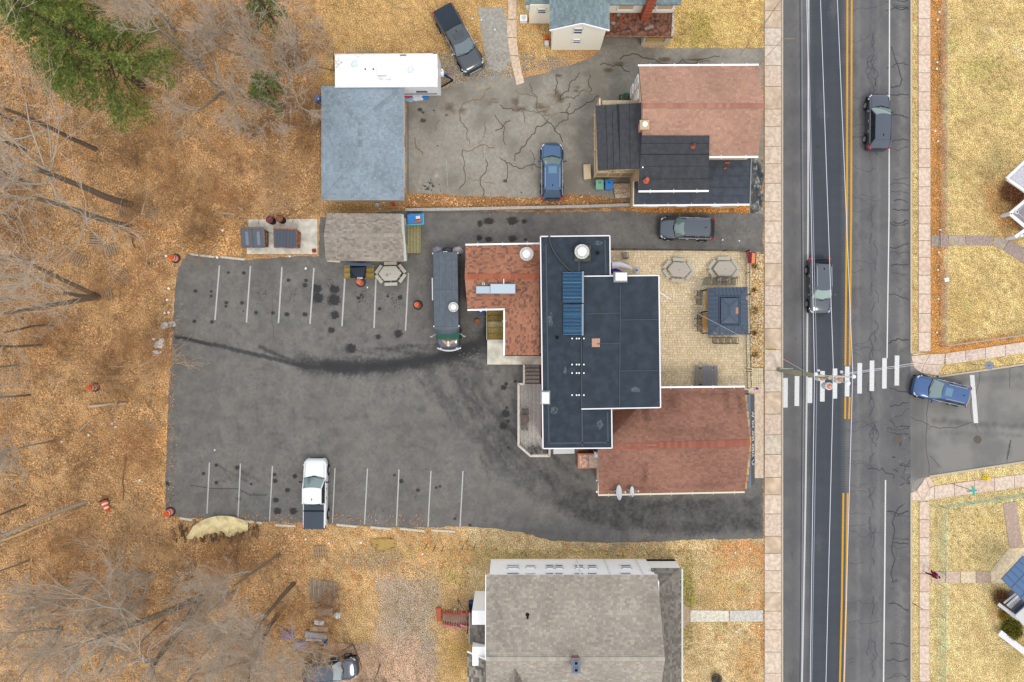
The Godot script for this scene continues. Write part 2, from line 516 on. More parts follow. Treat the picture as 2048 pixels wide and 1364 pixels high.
	for q in [[960,448,7,9],[977,443,14,9],[1025,442,15,11],[1049,443,7,6],[959,476,7,8],[978,479,10,7],[1025,478,11,9],[1051,479,5,4]]:
		stamp(c,q[0],q[1],q[2]*1.2,q[3]*1.2,sr(44,42,40),0.8)
		stamp(c,q[0],q[1],q[2]*1.7,q[3]*1.7,sr(76,70,66),0.3,5)
	for k in 640:
		var at:=Vector2(rnd(350,850),rnd(530,690)) if k<260 else Vector2(rnd(340,930),rnd(920,1040))
		stamp(c,at.x,at.y,rnd(0.8,2.2),rnd(0.8,2.2),sr(60,60,62),rnd(0.2,0.7))
	for q in [[722,590],[720,600],[793,600],[782,596],[585,592],[525,590],[658,563]]:
		for k in 26:stamp(c,R.randfn(q[0],6),R.randfn(q[1],8),rnd(0.8,2.4),rnd(0.8,2.4),sr(50,50,52),0.6)
	for k in 60:stamp(c,rnd(1250,1520),rnd(1020,1075),rnd(0.8,2.6),rnd(0.8,2.4),sr(54,55,58),0.55)
	for k in 26:stamp(c,rnd(1430,1520),rnd(440,490),rnd(1,2.4),rnd(1,2.2),sr(60,60,60),0.6)
	crack(c,Vector2(381,971),Vector2(480,978),1.6,dk,0.6,0.03)
	stroke(c,V([480,980,500,990,535,990]),3,dk,0.35,5,0.4,0.6)
	crack(c,Vector2(613,524),Vector2(616,600),0.9,dk,0.6,0.06);crack(c,Vector2(545,590),Vector2(548,680),1.0,dk,0.5,0.04)
	for k in 16:
		var x:=rnd(350,940);var y:=rnd(740,900)
		stroke(c,[Vector2(x,y),Vector2(x+rnd(-14,14),y+rnd(20,60))],rnd(3,6),md,0.09,7,0.4,1)
	for k in 12:stroke(c,[Vector2(rnd(420,530),930),Vector2(rnd(420,530),965)],4,dk,0.07,7,0.4,1)
	for k in 60:stamp(c,R.randfn(352,5) - (k % 20)*0.7,560+k*7.5,rnd(3,8),rnd(4,12),pick([sr(120,124,96),sr(150,148,142),sr(96,92,84)]),0.3,4+R.randi() % 4)
	for k in 14:stamp(c,rnd(346,372),rnd(590,680),rnd(2,9),rnd(1,3),sr(186,186,184),0.45,4)
	for k in 40:stamp(c,rnd(905,960),rnd(690,715),rnd(1,4),rnd(0.8,2),sr(190,190,190),0.35)
	for k in 30:stamp(c,rnd(845,1070),rnd(428,500),rnd(8,30),rnd(4,14),pick([sr(132,124,112),sr(92,86,78),sr(112,104,95)]),0.16,5)
	for k in 20:stamp(c,rnd(850,870),rnd(480,510),rnd(2,7),rnd(1,3),sr(190,130,60),0.35,5)
	flat("car_park",ragged(LOT,1.3),0.006,sheet_mat("car_park_asphalt",c),rect_of(c))
	var pm:=M("stall_paint",205,205,202,{"tex":"paint","sc":1.7})
	var lines:=[439,531,430,640,501,532,493,645,564,534,557,646,628,536,620,648,690,552,684,652,752,556,748,656,817,546,811,661]
	var low:=[419,925,414,1027,481,927,476,1036,545,932,539,1043,670,936,665,1046,735,937,729,1049,798,939,793,1052,862,942,856,1054,926,942,920,1054]
	for q in [lines,low]:
		for i in range(0,q.size(),4):
			var mb:=MB.new()
			var a:=P(q[i],q[i+1]);var b:=P(q[i+2],q[i+3])
			var sd:=(b - a).normalized().cross(Vector3.UP)*(0.062 if q==lines else 0.05)
			var yy:=v3(0,0.011,0)
			mb.quad(a - sd+yy,a+sd+yy,b+sd+yy,b - sd+yy)
			struct("parking_line",mb,pm)
func build_yard() -> void:
	var c:=Sheet.new(800,90,1540,430,2.0)
	c.im.fill(sr(166,162,152))
	noise_over(c,0.004,11,sr(126,122,114),0.0,0.7)
	noise_over(c,0.012,12,sr(176,172,164),0.0,0.5)
	noise_over(c,0.3,13,sr(110,108,104),0.0,0.4)
	noise_over(c,0.05,14,sr(134,124,110),0.0,0.4)
	var dk:=sr(78,70,60)
	var br:=sr(126,100,72)
	for k in 40:stamp(c,rnd(1040,1520),rnd(95,150),rnd(10,40),rnd(5,14),sr(96,95,94),0.14,5)
	for q in [[1080,212,26,7],[1110,190,14,10],[1120,200,22,9],[1040,218,30,6],[1030,205,10,16],[1090,225,18,6],[900,218,18,12],[1215,140,20,9],[1240,128,20,6],[1330,120,30,7],[1390,118,34,6],[1150,180,12,5],[1115,150,14,5],[930,220,12,8],[985,205,18,5]]:
		for k in 5:stamp(c,q[0]+R.randfn(0,5),q[1]+R.randfn(0,3),q[2]*rnd(0.5,1.0),q[3]*rnd(0.6,1.1),br if k % 2 else dk,0.35,4+R.randi() % 4)
	var cr:=[830,275,845,310,1000,210,1030,222,1030,222,1090,222,1090,222,1120,200,1120,200,1170,180,1170,180,1197,192,1197,192,1120,225,1120,225,1095,243,1095,243,1060,275,1060,275,1030,310,1030,310,1029,322,1095,243,1110,262,1110,262,1125,285,1110,262,1140,205,1095,243,1075,195,1075,195,1060,165,1110,190,1112,150,1120,200,1150,160,1150,160,1160,145,1075,195,1030,180,990,230,1010,255,1010,255,1012,290,970,240,975,270,980,175,960,200,960,200,930,205,930,205,920,240,920,240,936,262,936,262,940,290,880,240,868,262,970,250,971,320,971,320,968,395,1000,315,1080,335,1080,335,1085,340,1010,320,1012,365,1060,300,1065,340,925,300,990,297,925,300,918,380,935,355,990,370,1050,245,1048,215,1180,150,1180,185,1020,240,990,262,1240,118,1310,118,1310,118,1420,122,1360,130,1440,112,1200,130,1260,145]
	for i in range(0,cr.size(),4):crack(c,Vector2(cr[i],cr[i+1]),Vector2(cr[i+2],cr[i+3]),rnd(0.9,1.9),pick([dk,dk,br]),0.85,0.2)
	for k in 26:
		var a:=Vector2(rnd(830,1170),rnd(170,390))
		crack(c,a,a+Vector2(R.randfn(0,26),R.randfn(0,26)),0.6,dk,0.5,0.25)
	for q in [[840,219,8],[846,225,5],[846,241,9],[868,221,4],[893,230,4],[850,372,4],[860,366,4],[855,378,5],[866,372,5],[863,380,3],[1043,385,3],[875,291,3],[1010,362,7],[1200,300,5]]:
		stamp(c,q[0],q[1],q[2],q[2]*0.8,sr(62,60,57),0.75)
	for k in 26:stamp(c,R.randfn(860,10),R.randfn(372,8),rnd(1,3),rnd(1,3),sr(60,58,56),0.7)
	for k in 20:stamp(c,rnd(825,960),rnd(260,370),rnd(8,22),rnd(8,22),pick([sr(176,174,168),sr(138,134,128)]),0.2,5)
	stamp(c,872,352,9,8,sr(205,204,200),0.4,5)
	for k in 5:stroke(c,[Vector2(893+k*0.8,318+k*14),Vector2(893+k*0.8,330+k*14)],1.0,sr(210,210,206),0.35,5)
	stroke(c,V([970,290,969,340]),1.2,sr(205,200,190),0.3,5)
	stroke(c,V([816,205,816,398]),2.5,sr(90,88,84),0.3,6,0.4)
	for k in 60:stamp(c,rnd(815,1180),rnd(380,398),rnd(3,10),rnd(2,5),pick([sr(196,132,70),sr(150,112,72),sr(172,130,84)]),0.3,5)
	for k in 70:stamp(c,rnd(810,1060),rnd(150,200),rnd(3,12),rnd(2,6),pick([sr(176,150,112),sr(150,146,138),sr(196,150,90)]),0.3,5)
	for k in 60:stamp(c,rnd(1502,1526),rnd(318,425),rnd(4,12),rnd(6,18),sr(56,64,74),0.5,4)
	for k in 34:stamp(c,rnd(1508,1526),rnd(310,425),rnd(1,5),rnd(2,8),sr(190,192,192),0.5)
	flat("yard_paving",ragged([812,200,850,196,900,172,945,158,1000,150,1040,158,1080,150,1130,132,1165,122,1198,106,1204,74,1284,74,1286,95,1380,96,1526,97,1526,428,1500,428,1498,410,1262,404,1230,398,1180,391,1130,389,1080,396,960,393,840,386,812,390],2.0),0.002,sheet_mat("yard_asphalt",c),rect_of(c))
	var pad:=M("pad_asphalt",170,166,158,{"tex":"mottle","sc":0.4})
	flat("parking_pad",ragged([955,14,1008,14,1018,60,1026,120,1000,146,978,138,968,100],1.5),0.004,pad)
func build_road() -> void:
	var c:=Sheet.new(1560,-60,1826,1424,1.36)
	c.im.fill(sr(112,112,114))
	noise_over(c,0.006,21,sr(94,94,97),0.0,0.6)
	noise_over(c,0.012,22,sr(134,132,130),0.0,0.5)
	noise_over(c,0.35,23,sr(84,84,86),0.0,0.35)
	for y in range(-60,1430,5):
		var q:=clampf((y - 900)/200.0,0,1)
		stamp(c,1655,y,58,10,sr(66,72,82),0.6,6);stamp(c,1630,y,28,10,sr(66,72,82),0.36,6);stamp(c,1680,y,22,10,sr(66,72,82),0.3,6)
		stamp(c,1586,y,16,10,sr(92,90,90),0.12,6)
		stamp(c,R.randfn(1717,2),y,9,9,sr(150,150,151),0.16,6);stamp(c,R.randfn(1757,2),y,8,9,sr(148,148,149),0.15,6);stamp(c,R.randfn(1742,2),y,5,8,sr(80,84,94),0.2,6)
		if y<700 or y>1150:stamp(c,R.randfn(1803,3),y,15,8,sr(154,150,144),0.26,6)
		else:stamp(c,1790,y,34,10,sr(88,88,90),0.10,6)
	for k in 200:stamp(c,rnd(1566,1606),rnd(0,1364),rnd(2,8),rnd(3,12),pick([sr(132,128,122),sr(86,84,84)]),0.2,4+R.randi() % 4)
	for k in 160:stamp(c,rnd(1782,1818),rnd(0,1364),rnd(2,6),rnd(2,8),pick([sr(92,92,92),sr(80,80,82),sr(160,156,150)]),0.3,4)
	for k in 34:stamp(c,rnd(1570,1815),rnd(0,1364),rnd(6,22),rnd(14,60),pick([sr(96,96,100),sr(128,126,124)]),0.2,4+R.randi() % 4)
	var tar:=sr(62,64,68)
	for k in 38:
		var y:=rnd(-20,1380)
		crack(c,Vector2(1780+rnd(-8,10),y),Vector2(1818,y+R.randfn(0,7)),rnd(1.2,2.0),tar,0.95,0.18)
	for k in 46:
		var x:=rnd(1738,1752);var y:=rnd(-20,1380)
		crack(c,Vector2(x,y),Vector2(x+R.randfn(0,7),y+rnd(14,46)),1.6,sr(70,74,84),0.75,0.25)
	for k in 46:
		var y:=rnd(-20,1380)
		crack(c,Vector2(rnd(1694,1700),y),Vector2(rnd(1704,1765),y+R.randfn(0,8)),1.4,sr(70,74,82),0.7,0.2)
	for q in [[[1783,95],[1797,135],[1804,160],[1800,172],[1780,176]],[[1810,1008],[1795,1018],[1785,1045],[1790,1060],[1783,1100],[1790,1120],[1782,1145],[1786,1165],[1795,1160]],[[1826,850],[1826,830],[1828,950]]]:
		stroke(c,V(flat2(q)),1.8,tar,0.9,2,0.5,0.5)
	for k in 12:
		var q:=Vector2(rnd(1782,1822),rnd(850,960))
		crack(c,q,q+Vector2(R.randfn(0,16),R.randfn(0,16)),1.7,tar,0.9,0.35)
	for k in 24:stamp(c,rnd(1795,1822),rnd(880,960),rnd(2,7),rnd(2,5),sr(90,90,90),0.4)
	for q in [[1573,713,3,4],[1573,727,5,3],[1577,722,3,3]]:stamp(c,q[0],q[1],q[2],q[3],sr(170,60,60),0.5)
	stamp(c,1592,678,6,5,sr(86,92,108),0.7,4);stamp(c,1636,293,8,5,sr(70,60,62),0.5,4);stamp(c,1643,960,4,5,sr(70,62,64),0.5,4)
	stroke(c,V([1568,77,1589,77]),1.2,sr(190,165,110),0.5,5,0.4,0.3)
	var ru:=rect_of(c)
	var mb:=MB.new()
	var x0:=P(1565,0).x;var x1:=P(1822,0).x
	var z0:=P(0,-60).z;var z1:=P(0,1424).z
	var o:=pv([v3(x0,0.004,z0*6),v3(x1,0.004,z0*6),v3(x1,0.004,z1*6),v3(x0,0.004,z1*6)])
	mb.prism(o,0.0)
	struct("road",mb,sheet_mat("road_asphalt",c),ru)
	var d:=Sheet.new(1815,690,2065,1000,2.0)
	d.im.fill(sr(140,138,135))
	noise_over(d,0.006,31,sr(112,111,110),0.0,0.6);noise_over(d,0.3,32,sr(110,110,110),0.0,0.3)
	for y in range(745,960,5):stamp(d,1830,y,40,9,sr(96,96,98),0.26,6)
	stroke(d,V([1880,765,2060,752]),12,sr(104,103,102),0.16,7,0.4,2);stroke(d,V([1865,840,1980,850,2060,852]),10,sr(88,88,88),0.2,7,0.4,2);stroke(d,V([1880,865,2060,872]),6,sr(110,110,108),0.2,7,0.4,2)
	for q in [[1857,800,1857,948],[1860,853,1945,845],[1950,846,1958,866],[2022,880,2014,926],[1960,745,1948,800],[1985,740,2048,732],[2020,735,2020,775],[1860,912,1880,935],[1815,830,1858,850],[1948,752,1945,840]]:
		crack(d,Vector2(q[0],q[1]),Vector2(q[2],q[3]),1.1,sr(66,66,68),0.75,0.08)
	stroke(d,V([2022,882,2017,900,2014,920]),2.2,sr(56,56,60),0.5,5,0.4,0.6)
	var sm:=MB.new()
	var so:=PP([1821,700,1826,722,1838,742,1856,752,1871,755,2048,729,2800,618,2800,808,2048,923,1900,945,1858,952,1840,958,1826,972,1821,984])
	for i in so.size():so[i].y=0.006
	sm.prism(so,0.0)
	struct("side_street",sm,sheet_mat("side_street_asphalt",d),rect_of(d))
	var wp:=M("road_paint_white",236,237,238,{"tex":"paint","sc":1.3})
	var ed:=M("edge_paint_white",212,213,216,{"tex":"paint","sc":2.3})
	var yp:=M("road_paint_yellow",226,172,62,{"tex":"paint","sc":1.6})
	painted("edge_line",[1618,-700,1617,0,1616,430,1614,740,1611,1000,1604,1364,1588,2100],0.14,ed)
	painted("lane_line",[1779,-700,1779,0,1778,430,1775,640,1774,716],0.1,wp)
	painted("lane_line",[1771,960,1770,1080,1767,1364,1758,2100],0.11,wp)
	for s in [-1,1]:
		var w=4.3*s
		painted("centre_line",[1699+w,-700,1699+w,0,1698+w,430,1695+w,731],0.155,yp)
		painted("centre_line",[1695+w,794,1694+w*0.9,838],0.155,yp)
		painted("centre_line",[1691+w,986,1688+w,1200,1684+w,1364,1668+w,2100],0.155,yp)
	var bars:=[1571,756,815,1594,752,812,1620,755,806,1645,742,803,1670,737,797,1694.5,733,793,1719.5,726,787,1744,721,782,1769,716,777,1794,711,771]
	for i in range(0,bars.size(),3):painted("crosswalk_bar",[bars[i],bars[i+1],bars[i] - 0.5,bars[i+2]],0.39,wp,0.012)
	painted("stop_line",[1944,750,1952,846],0.38,wp,0.012)
func flat2(a: Array) -> Array:
	var o:=[]
	for q in a:o.append_array(q)
	return o
func painted(called: String,p: Array,w: float,m: Material,y:=0.009) -> void:
	var mb:=MB.new()
	for i in range(0,p.size() - 2,2):
		var a:=P(p[i],p[i+1]);var b:=P(p[i+2],p[i+3])
		var s:=(b - a).normalized().cross(Vector3.UP)*w/2
		s.z=0.0 if absf(s.x)>absf(s.z)*4 else s.z
		var yy:=v3(0,y,0)
		mb.quad(a - s+yy,a+s+yy,b+s+yy,b - s+yy)
	struct(called,mb,m)
func slab_row(called: String,quads: Array,y: float,cols: Array,gap:=0.012) -> void:
	var root:=Node3D.new()
	root.name=numbered(called);add_child(root,true)
	root.set_meta("kind","structure")
	var n:=0
	for q in quads:
		var p:=PP(q)
		var ctr:=(p[0]+p[1]+p[2]+p[3])/4
		var lo:=[];var hi:=[]
		for i in [3,2,1,0]:
			var e:Vector3=p[i] - ctr
			var g:=e - e.normalized()*gap*1.4
			lo.append(ctr+g);hi.append(ctr+(g - g.normalized()*0.012)+v3(0,y+rnd(-0.006,0.006),0))
		var mb:=MB.new()
		mb.hexa(lo,hi,false)
		var o:=part("slab",mb,cols[n % cols.size()] if cols.size()<4 else pick(cols),root)
		n+=1
func build_walks() -> void:
	var cc:=[M("walk_concrete_buff",217,197,178,{"tex":"mottle","sc":0.35}),M("walk_concrete_pink",215,194,178,{"tex":"mottle","sc":0.5}),M("walk_concrete_pale",220,202,184,{"tex":"mottle","sc":0.27}),M("walk_concrete_tan",213,191,169,{"tex":"worn","sc":0.15}),M("walk_concrete_stained",210,187,163,{"tex":"worn","sc":0.12}),M("walk_concrete_grey",212,198,183,{"tex":"mottle","sc":0.3})]
	var q:=[]
	var y:=-300.0
	while y<1700:
		var h:=rnd(34,46)
		q.append([1528.5,y,1562,y,1562,y+h,1528.5,y+h])
		y+=h
	slab_row("west_sidewalk",q,0.075,cc)
	var kb:=M("kerb_granite",196,184,168,{"tex":"mottle","sc":1.0})
	var mb:=MB.new()
	mb.bar(P(1564,-900)+v3(0,0.05,0),P(1564,2300)+v3(0,0.05,0),0.14,0.1)
	struct("west_kerb",mb,kb)
	q=[]
	y=-300.0
	var ec:=[M("east_walk_a",220,198,182,{"tex":"mottle","sc":0.4}),M("east_walk_b",217,194,177,{"tex":"mottle","sc":0.33}),M("east_walk_c",222,202,186,{"tex":"mottle","sc":0.45})]
	while y<700:
		var h:=minf(rnd(33,40),706 - y)
		if h<6:break
		var sx:=lerpf(1836,1836.5,clampf(y/700,0,1))
		q.append([sx,y,sx+24,y,sx+24,y+h,sx,y+h])
		y+=h
	y=1003.0
	while y<1700:
		q.append([1838,y,1858,y,1858,y+36,1838,y+36]);y+=36
	slab_row("east_sidewalk",q,0.075,ec)
	q=[]
	for i in 8:
		var x:=1890.0+i*40
		var f:=func(xx): return 711 - (xx - 1860)*0.147
		q.append([x,f.call(x),x+40,f.call(x+40),x+40,f.call(x+40)+23,x,f.call(x)+23])
	for i in 6:
		var x:=1868.0+i*40
		var f:=func(xx): return 972 - (xx - 1867)*0.136
		q.append([x,f.call(x),x+40,f.call(x+40),x+40,f.call(x+40)+26,x,f.call(x)+26])
	slab_row("side_street_sidewalk",q,0.075,ec)
	q=[[1822,712,1860,708,1848,728,1824,724],[1824,724,1848,728,1842,746,1828,736],[1848,728,1860,708,1890,707,1886,730],[1848,728,1886,730,1874,752,1842,746],[1824,708,1836,706,1860,706,1824,711],[1820,985,1832,982,1846,1002,1822,1000],[1832,982,1850,955,1858,976,1846,1002],[1850,955,1858,953,1868,972,1858,976],[1858,976,1868,972,1868,998,1846,1002]]
	slab_row("corner_landing",q,0.06,ec)
	flat("corner_apron",[1822,984,1824,968,1836,958,1852,954,1832,980],0.012,M("apron_asphalt",150,146,142,{"tex":"worn","sc":0.8}))
	mb=MB.new()
	for s in [[1821.5,-900,1821.5,706],[1821.5,988,1821.5,2300],[1874,754,2048,728.5],[2048,728.5,2800,618],[1858,952.5,2048,923.5],[2048,923.5,2800,808]]:
		mb.bar(P(s[0],s[1])+v3(0,0.05,0),P(s[2],s[3])+v3(0,0.05,0),0.14,0.1)
	struct("east_kerb",mb,kb)
	var gc:=[M("path_grey",176,164,152,{"tex":"mottle","sc":0.5}),M("path_mauve",168,150,144,{"tex":"mottle","sc":0.6})]
	slab_row("house_path",[[1862,470,1880,470,1880,493,1862,493],[1881,466,1896,466,1896,496,1881,496],[1897,471,1930,471,1930,490,1897,490],[1931,471,1986,472,1984,491,1931,490],[1987,473,2018,480,2006,500,1985,491],[2018,480,2060,500,2060,535,2006,500]],0.03,gc)
	slab_row("house_path",[[1863,1143,1890,1143,1890,1166,1863,1166],[1891,1142,1920,1142,1920,1166,1891,1166]],0.03,[M("path_pinkish",206,184,166,{"tex":"mottle","sc":0.5})])
	slab_row("house_path",[[1921,1142,1951,1142,1951,1166,1921,1166],[1952,1142,1979,1142,1981,1166,1952,1166],[1980,1143,2018,1096,2060,1094,1982,1167],[1982,1167,2060,1094,2060,1150,2003,1167],[2006,1006,2032,1002,2046,1093,2018,1095]],0.03,[M("path_cream",222,204,176,{"tex":"mottle","sc":0.5}),M("path_mauve2",184,162,148,{"tex":"mottle","sc":0.5}),M("path_cream2",224,206,174,{"tex":"mottle","sc":0.4})])
	slab_row("house_path",[[1017,-60,1034,-60,1034,-4,1017,-4],[1016,-3,1033,-3,1033,39,1016,39],[1014,40,1033,40,1034,75,1014,75],[1014,76,1034,76,1037,111,1020,111],[1020,112,1037,112,1049,166,1033,171]],0.03,[M("path_rose",222,198,176,{"tex":"mottle","sc":0.4})])
	slab_row("house_path",[[1363,1211,1379,1213,1379,1248,1363,1256]],0.03,[M("path_dun",186,164,140,{"tex":"mottle","sc":0.5})])
	slab_row("house_path",[[1380,1220,1458,1221,1458,1243,1380,1244],[1459,1221,1526,1220,1526,1243,1459,1243]],0.035,[M("path_white",226,220,204,{"tex":"worn","sc":0.5}),M("path_ash",206,202,194,{"tex":"mottle","sc":0.5})])
	flat("entrance_paving",[1497,772,1527,766,1527,956,1497,956],0.014,M("entrance_concrete",222,200,178,{"tex":"mottle","sc":0.4}))
	flat("dumpster_pad",[497,439,635,438,635,508,494,508],0.03,M("pad_concrete",222,218,206,{"tex":"worn","sc":0.15}))
	mb=MB.new()
	var wr:=Node3D.new()
	wr.name=numbered("retaining_wall");add_child(wr)
	tag(wr,"long low grey concrete retaining wall between the cracked yard and the restaurant driveway","wall")
	var wp:=[812,421,905,420,1000,418,1090,416,1180,414,1262,411]
	for i in range(0,wp.size() - 2,2):
		var w:=MB.new()
		var a:=P(wp[i],wp[i+1]);var b:=P(wp[i+2] - 0.4,wp[i+3])
		w.bar(a+v3(0,0.2,0),b+v3(0,0.2,0),0.24,0.42)
		part("wall_section",w,M("wall_concrete",178,174,168,{"tex":"mottle","sc":0.6}),wr)
func slope(root: Node3D,q: PackedVector3Array,cols: Array,o:={}) -> void:
	var u:Vector3=(q[1] - q[0]).normalized()
	var nn:Vector3=(q[1] - q[0]).cross(q[q.size() - 1] - q[0]).normalized()
	if nn.y<0:nn=-nn
	var up:=nn.cross(u).normalized()
	if up.y<0:up=-up
	var deck:=MB.new()
	var p:=PackedVector3Array()
	q=q.duplicate()
	for i in q.size():
		q[i] -= nn*(q[i] - q[0]).dot(nn)
		p.append(q[i] - nn*0.004)
	deck.prism(p,o.get("thick",0.14),true)
	part("roof",deck,o.get("deck",M("roof_felt",90,84,78)),root,true)
	var poly:=PackedVector2Array()
	var vmax:=0.0
	for e in q:
		var a:=Vector2((e - q[0]).dot(u),(e - q[0]).dot(up))
		poly.append(a);vmax=maxf(vmax,a.y)
	var row:float=o.get("row",0.17);var tabw:float=o.get("tab",0.26)
	var mb:=MB.new()
	mb.tinted=true
	var v:=-0.02
	var k:=0
	var lift:=nn*0.022
	var low:=nn*0.006
	while v<vmax - 0.02:
		var vt:=minf(v+row,vmax)
		var mid:=clampf((v+vt)/2,0.01,vmax - 0.005)
		var lo:=INF;var hi:=-INF
		for i in poly.size():
			var a:=poly[i];var b:=poly[(i+1) % poly.size()]
			if (a.y - mid)*(b.y - mid)<0:
				var x:=a.x+(b.x - a.x)*(mid - a.y)/(b.y - a.y)
				lo=minf(lo,x);hi=maxf(hi,x)
		if hi>lo:
			var x:=lo - R.randf()*tabw
			while x<hi:
				var x1:=minf(x+tabw*rnd(0.7,1.35),hi)
				var xa:=maxf(x,lo)
				if x1 - xa>0.02:
					var cw:=q[0]+u*(xa+x1)*0.5+up*mid
					var age:=1.0+gn.get_noise_2d(cw.x*22.0,cw.z*22.0)*0.2
					for e in o.get("stain",[]):
						age*=1.0 - e[3]*clampf(1.4 - 1.4*((Vector2(cw.x,cw.z) - e[0])/Vector2(e[1],e[2])).length(),0,1)
					var cj:=jit(pick(cols),o.get("jit",0.05))
					mb.col=Color(cj.r*age,cj.g*age,cj.b*age)
					var a:=q[0]+u*xa+up*v+lift;var b:=q[0]+u*(x1 - 0.006)+up*v+lift
					var d:=q[0]+u*(x1 - 0.006)+up*vt+low;var e:=q[0]+u*xa+up*vt+low
					if u.cross(up).dot(nn)>0:
						mb.quad(a,b,d,e);mb.quad(a - lift+low*0.1,b - lift+low*0.1,b,a)
					else:
						mb.quad(b,a,e,d);mb.quad(b - lift+low*0.1,a - lift+low*0.1,a,b)
				x=x1
		v+=row
		k+=1
	stuff(part("shingles",mb,VC("shingle",0.95,"grain",3.0),root,true))
func ridge_caps(root: Node3D,a: Vector3,b: Vector3,cols: Array,w:=0.3) -> void:
	var mb:=MB.new()
	mb.tinted=true
	var n:=int(a.distance_to(b)/0.28)
	var sd:=(b - a).normalized().cross(Vector3.UP).normalized()*w/2
	for i in n:
		mb.col=jit(pick(cols),0.05)
		var p:=a.lerp(b,float(i)/n)+v3(0,0.035,0);var q:=a.lerp(b,float(i+0.97)/n)+v3(0,0.055,0)
		var dn:=v3(0,-0.05,0)
		mb.quad(p - sd+dn,p,q,q - sd+dn);mb.quad(p,p+sd+dn,q+sd+dn,q)
		mb.tri(q - sd+dn,q,q+sd+dn)
	stuff(part("ridge_cap",mb,VC("shingle",0.95,"grain",3.0),root,true))
func body(root: Node3D,called: String,foot: PackedVector3Array,y1: float,m: Material,y0:=0.0) -> MeshInstance3D:
	var mb:=MB.new()
	var p:=PackedVector3Array()
	for e in foot:p.append(v3(e.x,y1,e.z))
	mb.prism(p,y1 - y0)
	return part(called,mb,m,root,true)
func rectf(x0: float,z0: float,x1: float,z1: float) -> PackedVector3Array:
	return pv([v3(x0,0,z0),v3(x1,0,z0),v3(x1,0,z1),v3(x0,0,z1)])
func trim(root: Node3D,called: String,a: Vector3,b: Vector3,w: float,h: float,m: Material) -> void:
	var mb:=MB.new()
	mb.bar(a,b,w,h)
	part(called,mb,m,root,true)
func window(root: Node3D,at: Vector3,out: Vector3,w: float,h: float,frame: Material,glass: Material,sash:=true) -> void:
	var sd:=Vector3.UP.cross(out).normalized()
	var fr:=MB.new()
	var t:=0.07
	for s in [-1,1]:
		fr.bar(at+sd*s*(w/2) - v3(0,h/2+t/2,0)+out*0.03,at+sd*s*(w/2)+v3(0,h/2+t/2,0)+out*0.03,t,0.09)
		fr.bar(at - sd*(w/2+0.02)+v3(0,s*h/2,0)+out*0.032,at+sd*(w/2+0.02)+v3(0,s*h/2,0)+out*0.032,0.1,t)
	if sash:fr.bar(at - sd*w/2+out*0.028,at+sd*w/2+out*0.028,0.06,0.05)
	var o:=part("window",fr,frame,root,true)
	var g:=MB.new()
	var e:=out*0.012
	var a:=at - sd*w/2 - v3(0,h/2,0)+e
	g.quad(a,a+sd*w,a+sd*w+v3(0,h,0),a+v3(0,h,0))
	part("pane",g,glass,o,true)
func glass() -> StandardMaterial3D: return M("window_glass",78,90,100,{"rough":0.2,"spec":0.3})
func glass_pale() -> StandardMaterial3D: return M("window_glass_blinds",170,182,190,{"rough":0.2,"spec":0.3})
func white() -> StandardMaterial3D: return M("white_trim",262,262,264,{"rough":0.6})
func siding(root: Node3D,a: Vector3,b: Vector3,y0: float,y1: float,m: Material,gable:=0.0,step:=0.2) -> void:
	var mb:=MB.new()
	var d:=(b - a);d.y=0
	var out:=d.normalized().cross(Vector3.UP)
	var y:=y0
	while y<y1+gable - 0.02:
		var t:=minf(y+step,y1+gable)
		var i0:=0.0;var i1:=0.0
		if gable>0.0:
			i0=0.5*clampf((y - y1)/gable,0,1);i1=0.5*clampf((t - y1)/gable,0,1)
		var p:=a+d*i0;var q:=b - d*i0;var p2:=a+d*i1;var q2:=b - d*i1
		var o0:=out*0.022;var o1:=out*0.006
		mb.quad(v3(p.x,y,p.z)+o0,v3(q.x,y,q.z)+o0,v3(q2.x,t,q2.z)+o1,v3(p2.x,t,p2.z)+o1)
		mb.quad(v3(p.x,y,p.z),v3(q.x,y,q.z),v3(q.x,y,q.z)+o0,v3(p.x,y,p.z)+o0)
		y=t
	stuff(part("siding",mb,m,root,true))
func gable_fill(root: Node3D,a: Vector3,b: Vector3,top: Vector3,m: Material) -> void:
	var mb:=MB.new()
	mb.tri(a,b,top);mb.tri(b,a,top)
	part("gable",mb,m,root,true)
func gutter(root: Node3D,a: Vector3,b: Vector3,m: Material=null) -> void:
	var mb:=MB.new()
	mb.bar(a,b,0.13,0.11)
	var g:=part("gutter",mb,m if m else white(),root,true)
	var k:=MB.new()
	var n:=int(a.distance_to(b)/1.6)
	var inw:=(b - a).normalized().cross(Vector3.UP)*0.16
	for i in n:
		var q:=a.lerp(b,(i+0.5)/n)+v3(0,0.06,0)
		k.bar(q,q+inw,0.03,0.02)
		k.bar(q,q - inw,0.03,0.02)
	stuff(part("gutter_strap",k,m if m else white(),g,true))
func flat_roof(root: Node3D,p: PackedVector3Array,m: Material,edge: Material,th:=0.22,ew:=0.085,skip:=-1) -> void:
	var mb:=MB.new()
	mb.prism(p,th,true)
	var r:=part("roof",mb,m,root,true)
	for i in p.size():
		if i==skip:continue
		var a:=p[i];var b:=p[(i+1) % p.size()]
		var e:=MB.new()
		e.bar(a+v3(0,-0.08,0),b+v3(0,-0.08,0),ew,0.26)
		part("edge_flashing",e,edge,r,true)
func seams(root: Node3D,a: Vector3,b: Vector3,m: Material,w:=0.09) -> void:
	var mb:=MB.new()
	mb.bar(a,b,w,0.012)
	part("seam",mb,m,root,true)
